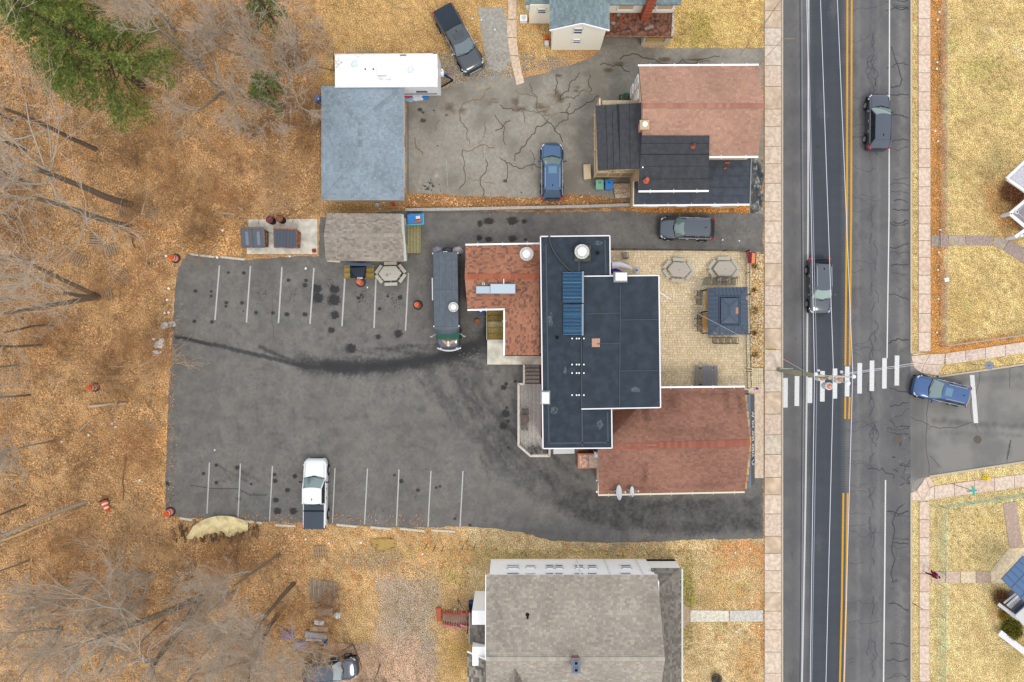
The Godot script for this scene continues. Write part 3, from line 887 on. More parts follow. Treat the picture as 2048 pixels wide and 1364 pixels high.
func fan(called: String,label: String,at: Vector3,r: float,h:=0.5,grime:=false) -> void:
	var t:=thing(called,label,"roof vent",at)
	var mb:=MB.new()
	mb.lathe(Vector3.ZERO,[[r*0.8,0.0],[r*0.8,h*0.5],[r,h*0.55],[r,h*0.62],[r*0.72,h*0.6]],24)
	part("fan_housing",mb,M("fan_metal",205,205,203,{"rough":0.45,"metal":0.3}),t)
	mb=MB.new()
	mb.lathe(Vector3.ZERO,[[r*0.70,h*0.6],[r*0.68,h*0.9],[r*0.5,h],[0.0,h*1.02]],24)
	part("cap",mb,M("fan_cap",240,240,240,{"rough":0.5,"tex":"mottle" if not grime else "rust","sc":1.2}),t)
	var ring:=PackedVector3Array();var rr:=PackedFloat32Array()
	for i in 25:
		ring.append(v3(cos(TAU*i/24)*r*1.04,h*0.8,sin(TAU*i/24)*r*1.04));rr.append(0.022)
	mb=MB.new();mb.tube(ring,rr,6,false)
	part("guard_ring",mb,M("fan_guard",226,226,226,{"rough":0.4}),t)
	for i in 6:
		mb=MB.new()
		var d:=v3(cos(TAU*i/6+0.3),0,sin(TAU*i/6+0.3))
		mb.bar(d*r*0.62+v3(0,h*0.82,0),d*r*1.05+v3(0,h*0.8,0),0.04,0.03)
		part("guard_spoke",mb,M("fan_guard",226,226,226),t)
func vent_pipe(called: String,label: String,at: Vector3,r: float,h: float,m: Material,cap:=false) -> void:
	var t:=thing(called,label,"vent pipe",at)
	var mb:=MB.new()
	mb.lathe(Vector3.ZERO,[[r*2.2,0.0],[r*1.2,0.1],[r,0.12],[r,h],[r*0.75,h],[r*0.7,h - 0.12],[0,h - 0.12]],14)
	part("pipe",mb,m,t)
	if cap:
		mb=MB.new()
		mb.lathe(v3(0,h+0.05,0),[[r*1.5,0],[r*1.5,0.03],[0,0.1]],14)
		part("cap",mb,m,t)
func build_restaurant() -> void:
	var mem:=M("roof_membrane",56,65,75,{"rough":0.8,"tex":"mottle","sc":0.16})
	var mem2:=M("roof_membrane_upper",58,67,77,{"rough":0.8,"tex":"mottle","sc":0.13})
	var seam:=M("membrane_seam",74,84,94,{"rough":0.7})
	var fl:=M("edge_metal_white",236,234,240,{"rough":0.5})
	var red:=M("red_clapboard",176,74,62,{"tex":"grain"})
	var cream:=M("cream_wall",222,200,172,{"tex":"mottle","sc":0.5})
	var t:=thing("restaurant","large restaurant with dark flat roofs and brown shingled wings in the lot's middle","building",P(1150,690))
	var h:=5.2
	var A:=PP([1081,473,1219.5,471.5,1224,896,1086,897],h)
	body(t,"wall",rectf(A[0].x+0.22,A[0].z+0.2,A[1].x - 0.22,A[2].z - 0.25),h - 0.12,red)
	flat_roof(t,A,mem,fl)
	var hb:=5.95
	var B:=pv([P(1168,552.5,h+0.06),P(1317.5,551,hb),P(1321,815,hb),P(1163,818,h+0.06)])
	body(t,"wall",rectf(B[0].x+0.4,B[0].z+0.25,B[1].x - 0.25,B[2].z - 0.2),h+0.05,cream,0.0)
	flat_roof(t,B,mem2,fl,0.3,0.085,3)
	for s in [[1241,572,1239,812],[1168,628,1240,626],[1175,688,1241,687],[1241,742,1318,741],[1163,640,1163,815],[1241,640,1316,639]]:
		seams(t,P(s[0],s[1],lerpf(h,hb,(s[0] - 1165.0)/155.0)+0.075),P(s[2],s[3],lerpf(h,hb,(s[2] - 1165.0)/155.0)+0.075),seam,0.07)
	for s in [[1092,488,1098,890],[1158,490,1158,545],[1164,820,1165,893],[1210,480,1212,548],[1095,887,1218,885],[1215,824,1216,888]]:
		seams(t,P(s[0],s[1],h+0.008),P(s[2],s[3],h+0.008),seam,0.11)
	var du:=M("roof_dust",82,92,100,{"tex":"rust","sc":0.5})
	for q in [[1100,640,6,15],[1108,820,9,8],[1200,850,8,10],[1196,486,10,5],[1205,700,5,9],[1290,600,10,7],[1270,780,12,6],[1215,600,5,8],[1130,740,4,10]]:
		var pp:=[]
		for k in 10:
			var an:=TAU*k/10.0
			pp.append(q[0]+cos(an)*q[2]*rnd(0.6,1.2));pp.append(q[1]+sin(an)*q[3]*rnd(0.6,1.2))
		var mb:=MB.new()
		var pl:=PP(pp,h)
		for k in pl.size():
			pl[k]=P(pp[k*2],pp[k*2+1],(h if q[0]<1163 or q[1]>816 or q[1]<553 else lerpf(h+0.06,hb,(pp[k*2] - 1168.0)/150.0))+0.004)
		mb.prism(pl,0.0)
		part("dust_patch",mb,du,t,true)
	var dots:=[1144,1153,1158,1167.5]
	for y in [677,729,746,790]:
		for x in dots:
			var mb:=MB.new()
			mb.box(P(x,y,h+0.02),v3(0.1,0.12,0.11),0.0,0.015)
			part("standoff",mb,white(),t,true)
	var brown:=[lin(184,130,106),lin(178,124,100),lin(154,112,94),lin(136,104,92),lin(190,136,110),lin(182,128,104),lin(186,132,108)]
	var e:=2.9;var r:=3.75
	var bo:={"row":0.15,"tab":0.22}
	body(t,"wall",rectf(P(940,0,0).x,P(0,498,e).z,P(1081,0,0).x,P(0,612,e).z),e - 0.05,cream)
	slope(t,pv([P(1079,488,e),P(931.5,490.5,e),P(929.5,553,r),P(1079,552,r)]),brown,bo)
	slope(t,pv([P(935,619,e),P(1009,617.5,e),P(1079,552,r),P(929.5,553,r)]),brown,bo)
	ridge_caps(t,P(929.5,553,r),P(1079,552,r),[lin(176,106,80),lin(184,114,88)],0.42)
	body(t,"wall",rectf(P(1015,0,e).x,P(0,612,e).z,P(1081,0,0).x,P(0,706,e).z),e - 0.05,cream)
	slope(t,pv([P(1009,617.5,e),P(1009,710.5,e),P(1079,710.5,r),P(1079,552,r)]),brown,bo)
	gutter(t,P(1079,487,e),P(931,489.5,e));gutter(t,P(935,620,e),P(1010,618.5,e));gutter(t,P(1008.3,619,e),P(1008.3,711,e))
	e=3.4;r=4.9
	var stn:=[]
	for q in [[1292,822,12,40,0.35],[1345,800,22,34,0.3],[1250,830,30,46,0.3],[1455,800,9,48,0.3],[1480,805,8,34,0.25],[1405,790,60,9,0.2],[1290,950,8,34,0.35],[1285,980,40,8,0.2],[1400,972,70,10,0.15],[1380,860,100,10,0.14]]:
		var ctr:=P(q[0],q[1],4.0)
		stn.append([Vector2(ctr.x,ctr.z),q[2]*0.0394,q[3]*0.0394,q[4]])
	var brown2:=[lin(160,118,102),lin(166,122,105),lin(155,114,99),lin(149,110,97),lin(164,122,107)]
	body(t,"wall",rectf(P(1203,0,e).x,P(0,782,e).z,P(1484,0,e).x,P(0,977,e).z),e - 0.06,cream)
	slope(t,pv([P(1488,774,e),P(1223,776,e),P(1224,893,r),P(1500,886,r)]),brown2,{"stain":stn})
	slope(t,pv([P(1196.5,989,e),P(1489,983,e),P(1500,886,r),P(1198,893,r)]),brown2,{"stain":stn})
	ridge_caps(t,P(1218,892.5,r),P(1500,886,r),[lin(166,104,88),lin(160,98,84),lin(172,110,94)],0.5)
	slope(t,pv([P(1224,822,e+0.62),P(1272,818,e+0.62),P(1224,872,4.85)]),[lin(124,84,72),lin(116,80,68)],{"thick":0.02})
	gutter(t,P(1489,773,e),P(1320,774.5,e));gutter(t,P(1196,990,e),P(1489,984,e),M("gutter_cream",226,216,196));trim(t,"fascia",P(1197,897,e+1.1),P(1196.5,989,e),0.07,0.14,M("fascia_pink",224,196,180))
	gable_fill(t,P(1484,779,e),P(1484,978,e),P(1495,887,r - 0.1),cream)
	var boards:=[M("facing_tan",196,160,116),M("facing_rose",190,140,112),M("facing_straw",208,176,122),M("facing_olive",176,150,104)]
	var ys:=[789,806,822,838,856,872,888,904,918,935,950,963,978]
	for i in ys.size() - 1:
		var mid=(ys[i]+ys[i+1])/2.0
		var x:=1503.5 - absf(mid - 888)*0.105
		var mb:=MB.new()
		var hh:=r - 0.3 - absf(mid - 888)*0.0152
		mb.prism(pv([P(x - 9,ys[i]+0.5,hh),P(x,ys[i]+0.5,hh),P(x,ys[i+1] - 0.5,hh),P(x - 9,ys[i+1] - 0.5,hh)]),0.5,true)
		part("facing_board",mb,boards[(i*7+i/3) % 4],t,true)
	window(t,v3(P(1484,0,e).x,1.5,P(0,840,2).z),Vector3.RIGHT,1.6,1.2,white(),glass());window(t,v3(P(1484,0,e).x,1.5,P(0,930,2).z),Vector3.RIGHT,1.6,1.2,white(),glass())
	window(t,v3(P(1300,0,2).x,1.6,P(0,977,e).z),Vector3.BACK,1.2,1.1,white(),glass());window(t,v3(P(1420,0,2).x,1.6,P(0,977,e).z),Vector3.BACK,1.2,1.1,white(),glass())
	window(t,v3(B[1].x - 0.25,2.0,P(0,640,2).z),Vector3.RIGHT,1.6,1.3,white(),glass());window(t,v3(B[1].x - 0.25,2.0,P(0,730,2).z),Vector3.RIGHT,1.6,1.3,white(),glass())
	var sg:=thing("sign_board","long dark slanted shop sign with raised white script above the street entrance","sign",P(1508,880))
	var mb:=MB.new()
	var p0:=[P(1495,788,2.9),P(1509,788,2.55),P(1509.5,965,2.55),P(1497,979,2.9)]
	mb.prism(PackedVector3Array(p0),0.7,true)
	part("sign_face",mb,M("sign_dark",70,72,78,{"rough":0.5,"tex":"mottle","sc":0.5}),sg,true)
	mb=MB.new()
	mb.prism(pv([P(1494,789,2.96),P(1501,789,2.94),P(1502.5,975,2.94),P(1496,978,2.96)]),0.05,true)
	part("sign_cap",mb,M("sign_blue_grey",92,104,122,{"rough":0.5}),sg,true)
	var sm:=M("sign_letter",240,240,244,{"rough":0.5})
	var y:=930.0
	var words:=[["S",1.3],["t",1],["",1],["M",1.3],["i",0.7],["n",1],["c",1],["e",1],["",1],["f",1],["o",1],["o",1],["d",1],["",1],["a",1],["n",1],["d",1],["",1],["S",1.3],["p",1]]
	for wd in words:
		if wd[0]=="":
			y -= 5;continue
		var pts:=PackedVector3Array();var rr:=PackedFloat32Array()
		var wpx:float=4.6*wd[1]
		var an:=rnd(0,TAU)
		for i in 9:
			var f:=i/8.0
			pts.append(P(1505.6+sin(f*TAU+an)*1.5*wd[1],y - wpx*(f*0.86+0.08*sin(f*9)),2.72))
			rr.append(0.028)
		mb=MB.new();mb.tube(pts,rr,5)
		part("letter",mb,sm,sg,true)
		y -= wpx+0.7
	for yy in [849,921]:
		mb=MB.new();mb.box(P(1506,yy,2.62),v3(0.24,0.12,0.28),0.3,0.05)
		part("emblem",mb,M("sign_teal",40,96,126),sg,true)
	mb=MB.new();mb.prism(pv([P(1499,787,2.96),P(1508.5,787,2.62),P(1508.5,788.6,2.62),P(1499,788.6,2.96)]),0.7,true)
	part("sign_end",mb,M("sign_end_tan",168,150,128),sg,true)
	fan("roof_exhaust_fan","round white exhaust fan on the brown shingles of the west wing",P(1053,509,3.6),0.5)
	var cb:=thing("fan_curb","square dark kerb under the dirty fan on the flat roof","roof curb",P(1164.5,507,h))
	mb=MB.new();mb.box(Vector3.ZERO,v3(1.28,0.28,1.28),0,0.05)
	part("curb",mb,M("curb_dark",84,84,80,{"tex":"rust","sc":0.7}),cb)
	fan("roof_exhaust_fan","round exhaust fan with a dirty cap on the dark flat roof",P(1163,504.5,h+0.28),0.52,0.5,true)
	var dc:=thing("roof_duct","pale blue-grey sheet metal duct lying on the brown shingled wing","duct",P(992,579,3.4))
	mb=MB.new();mb.box(P(967,580.5,3.42) - dc.position,v3(1.14,0.5,0.58),0,0.03)
	part("narrow_section",mb,M("duct_metal",172,190,206,{"rough":0.45,"metal":0.2}),dc)
	mb=MB.new();mb.box(P(1006,578.5,3.42) - dc.position,v3(1.98,0.62,0.76),0,0.03)
	part("wide_section",mb,M("duct_metal2",180,197,212,{"rough":0.45,"metal":0.2}),dc)
	mb=MB.new();mb.bar(P(1007.5,558,3.75) - dc.position,P(1007.5,570,3.9) - dc.position,0.06,0.06)
	part("bracket",mb,white(),dc)
	var sv:=thing("roof_vent_box","little square white vent beside the sheet metal duct","roof vent",P(967,568,3.55))
	mb=MB.new();mb.box(Vector3.ZERO,v3(0.24,0.16,0.22),0,0.04);part("hood",mb,M("vent_offwhite",222,216,206),sv)
	mb=MB.new();mb.lathe(v3(0,0.16,0),[[0.05,0],[0.05,0.02],[0,0.02]],10);part("opening",mb,M("dark_rubber",40,40,42),sv)
	for q in [["upper",1125.5,544,1164,605,"northern of the two blue slatted tube collectors on the flat roof, next to the hose"],["lower",1126.5,609,1163.5,670,"southern of the two blue slatted tube collectors on the flat roof, above the white standoffs"]]:
		var sc:=thing("solar_collector",q[5],"solar collector",P((q[1]+q[3])/2.0,(q[2]+q[4])/2.0,h),0,"tube collectors on the flat roof")
		var bk:=MB.new()
		bk.prism(PP([q[1]+1,q[2]+1,q[3],q[2]+1,q[3],q[4] - 1,q[1]+1,q[4] - 1],h+0.16),0.03,true)
		part("backing",bk,M("collector_back",22,40,58),sc,true)
		for i in 22:
			var yy:=lerpf(q[2]+1.5,q[4] - 1.5,i/21.0)
			mb=MB.new()
			mb.rod(P(q[1],yy,h+0.24),P(q[3],yy,h+0.24),0.033,8)
			part("tube",mb,M(["tube_blue","tube_blue_pale"][int(i % 11==7)],[24,60][int(i % 11==7)],[92,130][int(i % 11==7)],[136,160][int(i % 11==7)],{"rough":0.15,"coat":0.6}),sc,true)
		mb=MB.new();mb.bar(P(q[3]+1.6,q[2] - 1,h+0.27),P(q[3]+1.6,q[4]+1,h+0.27),0.14,0.16)
		part("manifold",mb,M("manifold_grey",128,146,164,{"rough":0.4,"metal":0.3}),sc,true)
		for yy in [q[2]+1,(q[2]+q[4])/2.0,q[4] - 1]:
			mb=MB.new();mb.bar(P(q[1]+3,yy,h+0.05),P(q[3]+4,yy,h+0.1),0.05,0.08)
			part("foot_rail",mb,M("rail_grey",140,150,160),sc,true)
	var hs:=MB.new()
	var hp:=PackedVector3Array();var hr:=PackedFloat32Array()
	for q in V([1098.5,471,1099,480,1103,493,1110,507,1119,519,1130,531,1140,541,1146,544]):hp.append(P(q.x,q.y,h+0.07));hr.append(0.075)
	hs.tube(hp,hr,8)
	tag(part("pipe_run",hs,M("hose_black",44,50,56,{"rough":0.5})),"black insulated pipe curving over the flat roof to the tube collectors","pipe")
	var bd:=MB.new();bd.box(P(1195,685.5,h+0.17),v3(0.88,0.05,0.66),0.0)
	tag(part("plywood_board",bd,M("plywood_tan",190,152,132,{"tex":"wood","sc":v3(0.5,2,4)})),"tan plywood square lying on the dark flat roof","board")
	for q in [[1241,554,0.86,0.6,"white box vent on the north edge of the upper flat roof",5.7],[1090.5,795,0.56,0.86,"white box vent on the west edge of the flat roof above the deck",5.25]]:
		var bx:=thing("roof_vent_box",q[4],"roof vent",P(q[0],q[1],q[5]))
		mb=MB.new();mb.box(v3(0,0,0),v3(q[2],0.42,q[3]),0,0.04);part("hood",mb,M("vent_white",246,246,246,{"rough":0.5}),bx)
		mb=MB.new();mb.box(v3(0,-0.1,0),v3(q[2]+0.2,0.13,q[3]+0.2),0,0.03);part("flange",mb,M("vent_flange",150,156,160),bx)
	vent_pipe("vent_pipe","thin dark pipe stub near the north-east corner of the flat roof",P(1195,506,h),0.07,0.5,M("dark_rubber",40,40,42))
	vent_pipe("vent_pipe","thin dark pipe stub southwest of the tube collectors",P(1114,675,h),0.07,0.45,M("dark_rubber",40,40,42))
	var st:=thing("concrete_steps","mossy concrete steps with a pale landing at the back of the brown wing","steps",P(1000,660))
	for i in 5:
		mb=MB.new()
		mb.prism(PP([974.5,619+i*12.0,1009,619+i*12.0,1009,631+i*12.0,974.5,631+i*12.0],0.16+0.11*i),0.16+0.11*i - 0.02)
		part("step",mb,[M("step_mossy",158,142,92,{"tex":"worn","sc":0.8}),M("step_mossy2",146,126,74,{"tex":"worn","sc":0.7}),M("step_tan",178,166,128,{"tex":"worn","sc":0.6})][i % 3],st,true)
	mb=MB.new();mb.prism(PP([974.5,679.2,1008,679.2,1008,712,1082,712,1082,729,974.5,729],0.68),0.66)
	part("landing",mb,M("landing_concrete",222,218,204,{"tex":"worn","sc":0.15}),st,true)
	mb=MB.new();mb.bar(P(973.5,619,0.3),P(973.5,679,0.75),0.05,0.5)
	part("curb",mb,M("landing_edge",200,192,176),st,true)
	var dk:=thing("deck","pale board deck with a white railing along the west side of the restaurant","deck",P(1062,830))
	var x:=1038.0
	while x<1086:
		mb=MB.new()
		mb.prism(pv([P(x,768 if x>1038 else 770,0.6),P(x+3.6,768,0.6),P(x+3.6,911 if x>1058 else 888+(x - 1036)*1.02,0.6),P(x,911 if x>1058 else 884+(x - 1036)*1.02,0.6)]),0.06,true)
		part("deck_board",mb,[M("deck_board_a",196,192,186,{"tex":"mottle","sc":0.7}),M("deck_board_b",188,184,178,{"tex":"mottle","sc":0.6})][int(x/4) % 2],dk,true)
		x+=4.0
	for i in 5:
		mb=MB.new();mb.prism(PP([1051,729.5+i*7.6,1079,729.5+i*7.6,1079,736.6+i*7.6,1051,736.6+i*7.6],0.1+0.1*(i+0)),0.08,true)
		part("step",mb,M("deck_step",176,168,160,{"tex":"mottle","sc":0.7}),dk,true)
		mb=MB.new();mb.prism(PP([1051,735.5+i*7.6,1079,735.5+i*7.6,1079,736.6+i*7.6,1051,736.6+i*7.6],0.19+0.1*i),0.1)
		part("riser",mb,M("deck_riser",120,114,108),dk,true)
	var rail:=[1048,730,1048,768,1037,768,1037,891,1061,912,1099,912,1099,898]
	for i in range(0,rail.size() - 2,2):
		var a:=P(rail[i],rail[i+1],1.55 if i>0 else 1.2);var b:=P(rail[i+2],rail[i+3],1.55)
		mb=MB.new();mb.bar(a,b,0.17,0.06);part("handrail",mb,M("rail_white",214,208,200,{"tex":"mottle","sc":0.8}),dk,true)
		mb=MB.new();mb.bar(a+v3(0,-0.8,0),b+v3(0,-0.8,0),0.08,0.05);part("bottom_rail",mb,M("rail_white",214,208,200),dk,true)
		var nb:=int(a.distance_to(b)/0.16)
		var bl:=MB.new()
		for k in nb:
			var q:=a.lerp(b,(k+0.5)/nb)
			bl.bar(q+v3(0,-0.8,0),q,0.035,0.035)
		stuff(part("baluster",bl,M("rail_white",214,208,200),dk,true))
		mb=MB.new();mb.box(v3(a.x,0,a.z),v3(0.12,a.y+0.08,0.12),0,0.02);part("post",mb,M("rail_white",214,208,200),dk,true)
	var aw:=MB.new();aw.prism(PP([1107,897,1149,896,1149,907,1107,908],2.5),0.1,true)
	part("door_canopy",aw,M("canopy_pale",208,214,214,{"rough":0.5}),t,true)
	var ht:=thing("cellar_hatch","faded pink sloping cellar hatch against the front wing","hatch",P(1176,921))
	mb=MB.new();mb.prism(pv([P(1156,907,0.7),P(1197,907,0.95),P(1197,937,0.95),P(1156,937,0.7)]),0.68)
	part("hatch_body",mb,M("hatch_side",214,150,120),ht,true)
	for i in 2:
		mb=MB.new()
		var x0:=1159.0+i*18.5
		mb.prism(pv([P(x0,909,0.76+i*0.11),P(x0+17.5,909,0.86+i*0.11),P(x0+17.5,935,0.86+i*0.11),P(x0,935,0.76+i*0.11)]),0.06)
		part("door",mb,[M("hatch_pink",228,190,170,{"tex":"rust","sc":0.5}),M("hatch_cream",230,206,184,{"tex":"mottle","sc":0.5})][i],ht,true)
	var ac:=thing("outdoor_unit","white rounded outdoor unit in the corner above the pink hatch","air conditioner",P(1192,903))
	mb=MB.new();mb.box(v3(0,1.2,0),v3(0.6,0.7,0.45),0.0,0.14,true);part("casing",mb,white(),ac)
	mb=MB.new();mb.box(v3(0,0,0),v3(0.5,1.2,0.3),0.0);part("stand",mb,M("stand_grey",150,150,150),ac)
	mb=MB.new()
	for i in 5:mb.bar(P(1152+i*5.0,897,0.4),P(1158+i*5.0,905,0.12),0.12,0.08)
	tag(part("timber_stack",mb,M("timber_yellow",172,130,70,{"tex":"wood","sc":2})),"short yellow timbers leaning in the corner behind the pink hatch","timber")
	for q in [[1237,985,0.52,"larger of the two white satellite dishes at the brown roof's corner",1228,980],[1263,983,0.36,"smaller of the two white satellite dishes at the brown roof's corner",1255,978]]:
		var ds:=thing("satellite_dish",q[3],"satellite dish",P(q[4],q[5],3.5),0,"dishes on the front wing")
		var keep:=Transform3D(Basis(v3(0.15,0,1).normalized(),-1.02),P(q[0],q[1],4.0) - ds.position)
		mb=MB.new();mb.xf=keep
		mb.lathe(Vector3.ZERO,[[0,-0.1],[q[2]*0.6,-0.05],[q[2],0.06],[q[2]*0.97,0.07],[q[2]*0.6,-0.03],[0,-0.08]],20,1.0,1.15)
		part("dish",mb,M("dish_grey",208,216,224,{"rough":0.5}),ds)
		mb=MB.new();mb.rod(Vector3.ZERO,keep*v3(0,-0.1,0),0.035,8);part("mast",mb,M("dish_mast",196,200,206),ds)
		mb=MB.new();mb.rod(keep*v3(q[2]*0.9,0.02,0),keep*v3(0.1,0.55,0),0.02,6);part("arm",mb,M("dish_mast",196,200,206),ds)
		mb=MB.new();mb.xf=keep;mb.box(v3(0.08,0.52,0),v3(0.12,0.08,0.16),0,0.02,true);part("feed_horn",mb,M("dish_mast",196,200,206),ds)
	mb=MB.new()
	hp=PackedVector3Array();hr=PackedFloat32Array()
	for q in V([1194,962,1200,970,1208,976,1220,979,1232,981]):hp.append(P(q.x,q.y,3.55));hr.append(0.035)
	mb.tube(hp,hr,6)
	tag(part("dish_cable",mb,M("cable_brown",74,58,54)),"dark cable looping over the brown roof edge to the dishes","cable")
	for y2 in [961,983]:
		var fx:=thing("flood_light","small white lamp on the rake of the front wing, %s" % ("farther from the dishes" if y2==961 else "level with the dishes"),"lamp",P(1194,y2,3.3))
		mb=MB.new();mb.box(Vector3.ZERO,v3(0.16,0.14,0.14),0,0.03);part("lamp_head",mb,white(),fx)
		mb=MB.new();mb.rod(v3(0.05,0.07,0),v3(0.3,0.1,0.02),0.03);part("bracket",mb,white(),fx)
func build_houses() -> void:
	var t:=thing("garage","blue-grey hip-roofed garage between the camper and the woods","garage",P(740,300))
	var e:=2.6;var r:=3.6
	var c:=PP([643.5,173,807,173,807,399,643.5,399],e)
	var bl:=[lin(154,170,183),lin(149,165,178),lin(159,175,187),lin(145,160,172),lin(155,171,184),lin(151,167,180)]
	var r0:=P(720,243,r);var r1:=P(720,316,r)
	body(t,"wall",rectf(c[0].x+0.3,c[0].z+0.3,c[1].x - 0.3,c[2].z - 0.3),e - 0.04,M("garage_wall",205,200,188,{"tex":"mottle","sc":0.5}))
	var o:={"row":0.18,"tab":0.22,"jit":0.045}
	slope(t,pv([c[1],c[0],r0]),bl,o);slope(t,pv([c[2],c[1],r0,r1]),bl,o)
	slope(t,pv([c[3],c[2],r1]),bl,o);slope(t,pv([c[0],c[3],r1,r0]),bl,o)
	for q in [[c[0],r0],[c[1],r0],[c[2],r1],[c[3],r1],[r0,r1]]:ridge_caps(t,q[0],q[1],[lin(148,162,174),lin(156,170,182),lin(140,154,166)],0.34)
	for i in 4:trim(t,"fascia",c[i]+v3(0,-0.1,0),c[(i+1) % 4]+v3(0,-0.1,0),0.05,0.16,M("fascia_ivory",216,206,186))
	for k in 2:
		var mb:=MB.new()
		var zz:=P(0,225+k*105,1).z
		for i in 4:mb.box(v3(c[1].x - 0.27,0.05+i*0.52,zz),v3(0.06,0.5,3.4),0,0.01)
		part("garage_door",mb,M("garage_door_white",226,224,218),t,true)
	t=thing("shed","taupe-shingled gabled shed between the dumpster pad and the driveway","shed",P(730,476))
	e=2.5;r=3.35
	var tp:=[lin(170,160,150),lin(160,150,140),lin(180,171,160),lin(150,141,133),lin(174,164,152),lin(168,156,146)]
	var nw:=P(653.5,427,e);var ne:=P(803,428,e);var se:=P(810,522.5,e);var sw:=P(651.5,520.5,e)
	body(t,"wall",rectf(nw.x+0.25,nw.z+0.2,ne.x+0.15,sw.z - 0.3),e - 0.03,M("shed_wall",196,192,176,{"tex":"mottle","sc":0.7}))
	slope(t,pv([ne,nw,P(648,470,r),P(803.5,470,r)]),tp);slope(t,pv([sw,se,P(806,470,r),P(648,470,r)]),tp)
	ridge_caps(t,P(648,470,r),P(803.5,470,r),[lin(178,170,160),lin(168,160,150)])
	gable_fill(t,v3(ne.x+0.15,e,nw.z+0.2),v3(ne.x+0.15,e,sw.z - 0.3),P(803,470,r - 0.1),M("shed_trim",186,188,180))
	trim(t,"rake_board",P(804.5,429,e),P(807,470,r),0.22,0.06,M("shed_trim",186,188,180));trim(t,"rake_board",P(807,470,r),P(811,522,e),0.22,0.06,M("shed_trim",186,188,180))
	var mb:=MB.new();mb.box(v3(ne.x+0.17,0.1,P(0,470,1).z),v3(0.06,2.0,1.4),0);part("door",mb,M("shed_door",150,146,130),t,true)
	t=thing("wooden_ramp","mossy plank ramp at the east end of the taupe shed","ramp",P(826,467))
	for i in 14:
		mb=MB.new()
		var x:=812.5+i*2.05
		mb.prism(PP([x,427 if i>2 else 440,x+1.9,427 if i>2 else 440,x+1.9,506,x,506],0.34 - i*0.012),0.1,true)
		part("plank",mb,[M("ramp_mossy",150,146,100,{"tex":"worn","sc":0.9}),M("ramp_grey",178,170,140,{"tex":"worn","sc":0.7}),M("ramp_olive",164,156,112,{"tex":"worn","sc":0.8})][(i*5) % 3],t,true)
	var wl:=M("cream_siding",262,256,238,{"rough":0.75})
	t=thing("white_house","cream clapboard house with grey-blue roof and rusty flat porch roof by the north driveway","house",P(1180,60))
	var gb:=[lin(142,160,166),lin(134,150,158),lin(148,166,172),lin(128,146,152),lin(140,158,160)]
	e=5.0;r=6.1
	var ze:=P(0,61,e).z;var zb:=-16.0 - 14.0
	var xw:=P(1099.5,61,e).x;var xe:=P(1218.5,61,e).x;var xr:=P(1164,47,r).x
	var wz:=P(0,100,0).z
	var bw0:=P(1102,100,0).x;var bw1:=P(1200,98,0).x
	body(t,"wall",rectf(bw0,-40,bw1,wz),e - 0.02,wl)
	gable_fill(t,v3(bw0,e - 0.02,wz),v3(bw1,e - 0.02,wz),v3((bw0+bw1)/2,r - 0.15,wz),wl)
	siding(t,v3(bw0,0,wz),v3(bw1,0,wz),0.1,e - 0.05,wl,r - e - 0.08)
	slope(t,pv([v3(xw,e,-40),v3(xw,e,ze),v3(xr,r,P(0,47,r).z),v3(xr,r,-40)]),gb)
	slope(t,pv([v3(xe,e,ze),v3(xe,e,-40),v3(xr,r,-40),v3(xr,r,P(0,47,r).z)]),gb)
	trim(t,"rake_board",v3(xw,e - 0.03,ze),v3(xr,r - 0.03,P(0,47,r).z),0.06,0.16,white());trim(t,"rake_board",v3(xr,r - 0.03,P(0,47,r).z),v3(xe,e - 0.03,ze),0.06,0.16,white())
	window(t,v3(P(1153,0,1.8).x,1.8,wz+0.02),Vector3.BACK,0.62,0.8,white(),glass());window(t,v3(P(1156,0,3.8).x,3.75,wz+0.02),Vector3.BACK,0.72,1.0,white(),glass())
	var az:=P(0,47,0).z;var a0:=P(1058,0,0).x;var a1:=P(1101,0,0).x
	body(t,"wall",rectf(a0,-40,a1,az),3.3,wl);siding(t,v3(a0,0,az),v3(a1,0,az),0.1,3.3,wl)
	window(t,v3(P(1083.5,0,2.2).x,2.35,az+0.02),Vector3.BACK,0.7,0.75,white(),glass())
	slope(t,pv([v3(P(1052,0,3.3).x,3.3,P(0,8,3.3).z),v3(P(1101,0,3.3).x,3.3,P(0,8,3.3).z),v3(P(1101,0,4.4).x,4.5,-33),v3(P(1052,0,4.4).x,4.5,-33)]),gb)
	mb=MB.new();mb.lathe(v3(a0 - 0.1,1.6,az - 0.5),[[0.14,0],[0.2,0.1],[0.2,0.5],[0.1,0.7],[0,0.72]],12);part("meter_box",mb,M("meter_white",236,236,236),t,true)
	var uz:=P(0,22,3).z
	body(t,"wall",rectf(bw1,-40,P(1346,0,3).x,uz),5.0,wl)
	slope(t,pv([v3(P(1219,0,5).x,5.0,P(0,9,5.0).z),v3(P(1363,0,5).x,5.0,P(0,9,5.0).z),v3(P(1363,0,5).x,6.0,-33),v3(P(1219,0,5).x,6.0,-33)]),gb)
	var bo:=M("window_board",214,194,160,{"tex":"wood","sc":v3(0.4,3,2)})
	for q in [[1253,1.0,3.75],[1331,1.0,3.75]]:
		window(t,v3(P(q[0],0,4).x,q[2],uz+0.02),Vector3.BACK,1.25,0.9,white(),bo,false)
	window(t,v3(P(1306,0,4).x,3.8,uz+0.02),Vector3.BACK,0.5,0.9,white(),glass())
	var pr:=MB.new()
	pr.prism(PP([1219,22,1348,20,1345,74.5,1208,72.5],2.7),0.2,true)
	part("porch_roof",pr,M("porch_roof_rust",124,88,74,{"tex":"rust","sc":0.45}),t,true)
	var fm:=M("porch_flashing",190,180,174,{"tex":"rust","sc":0.8})
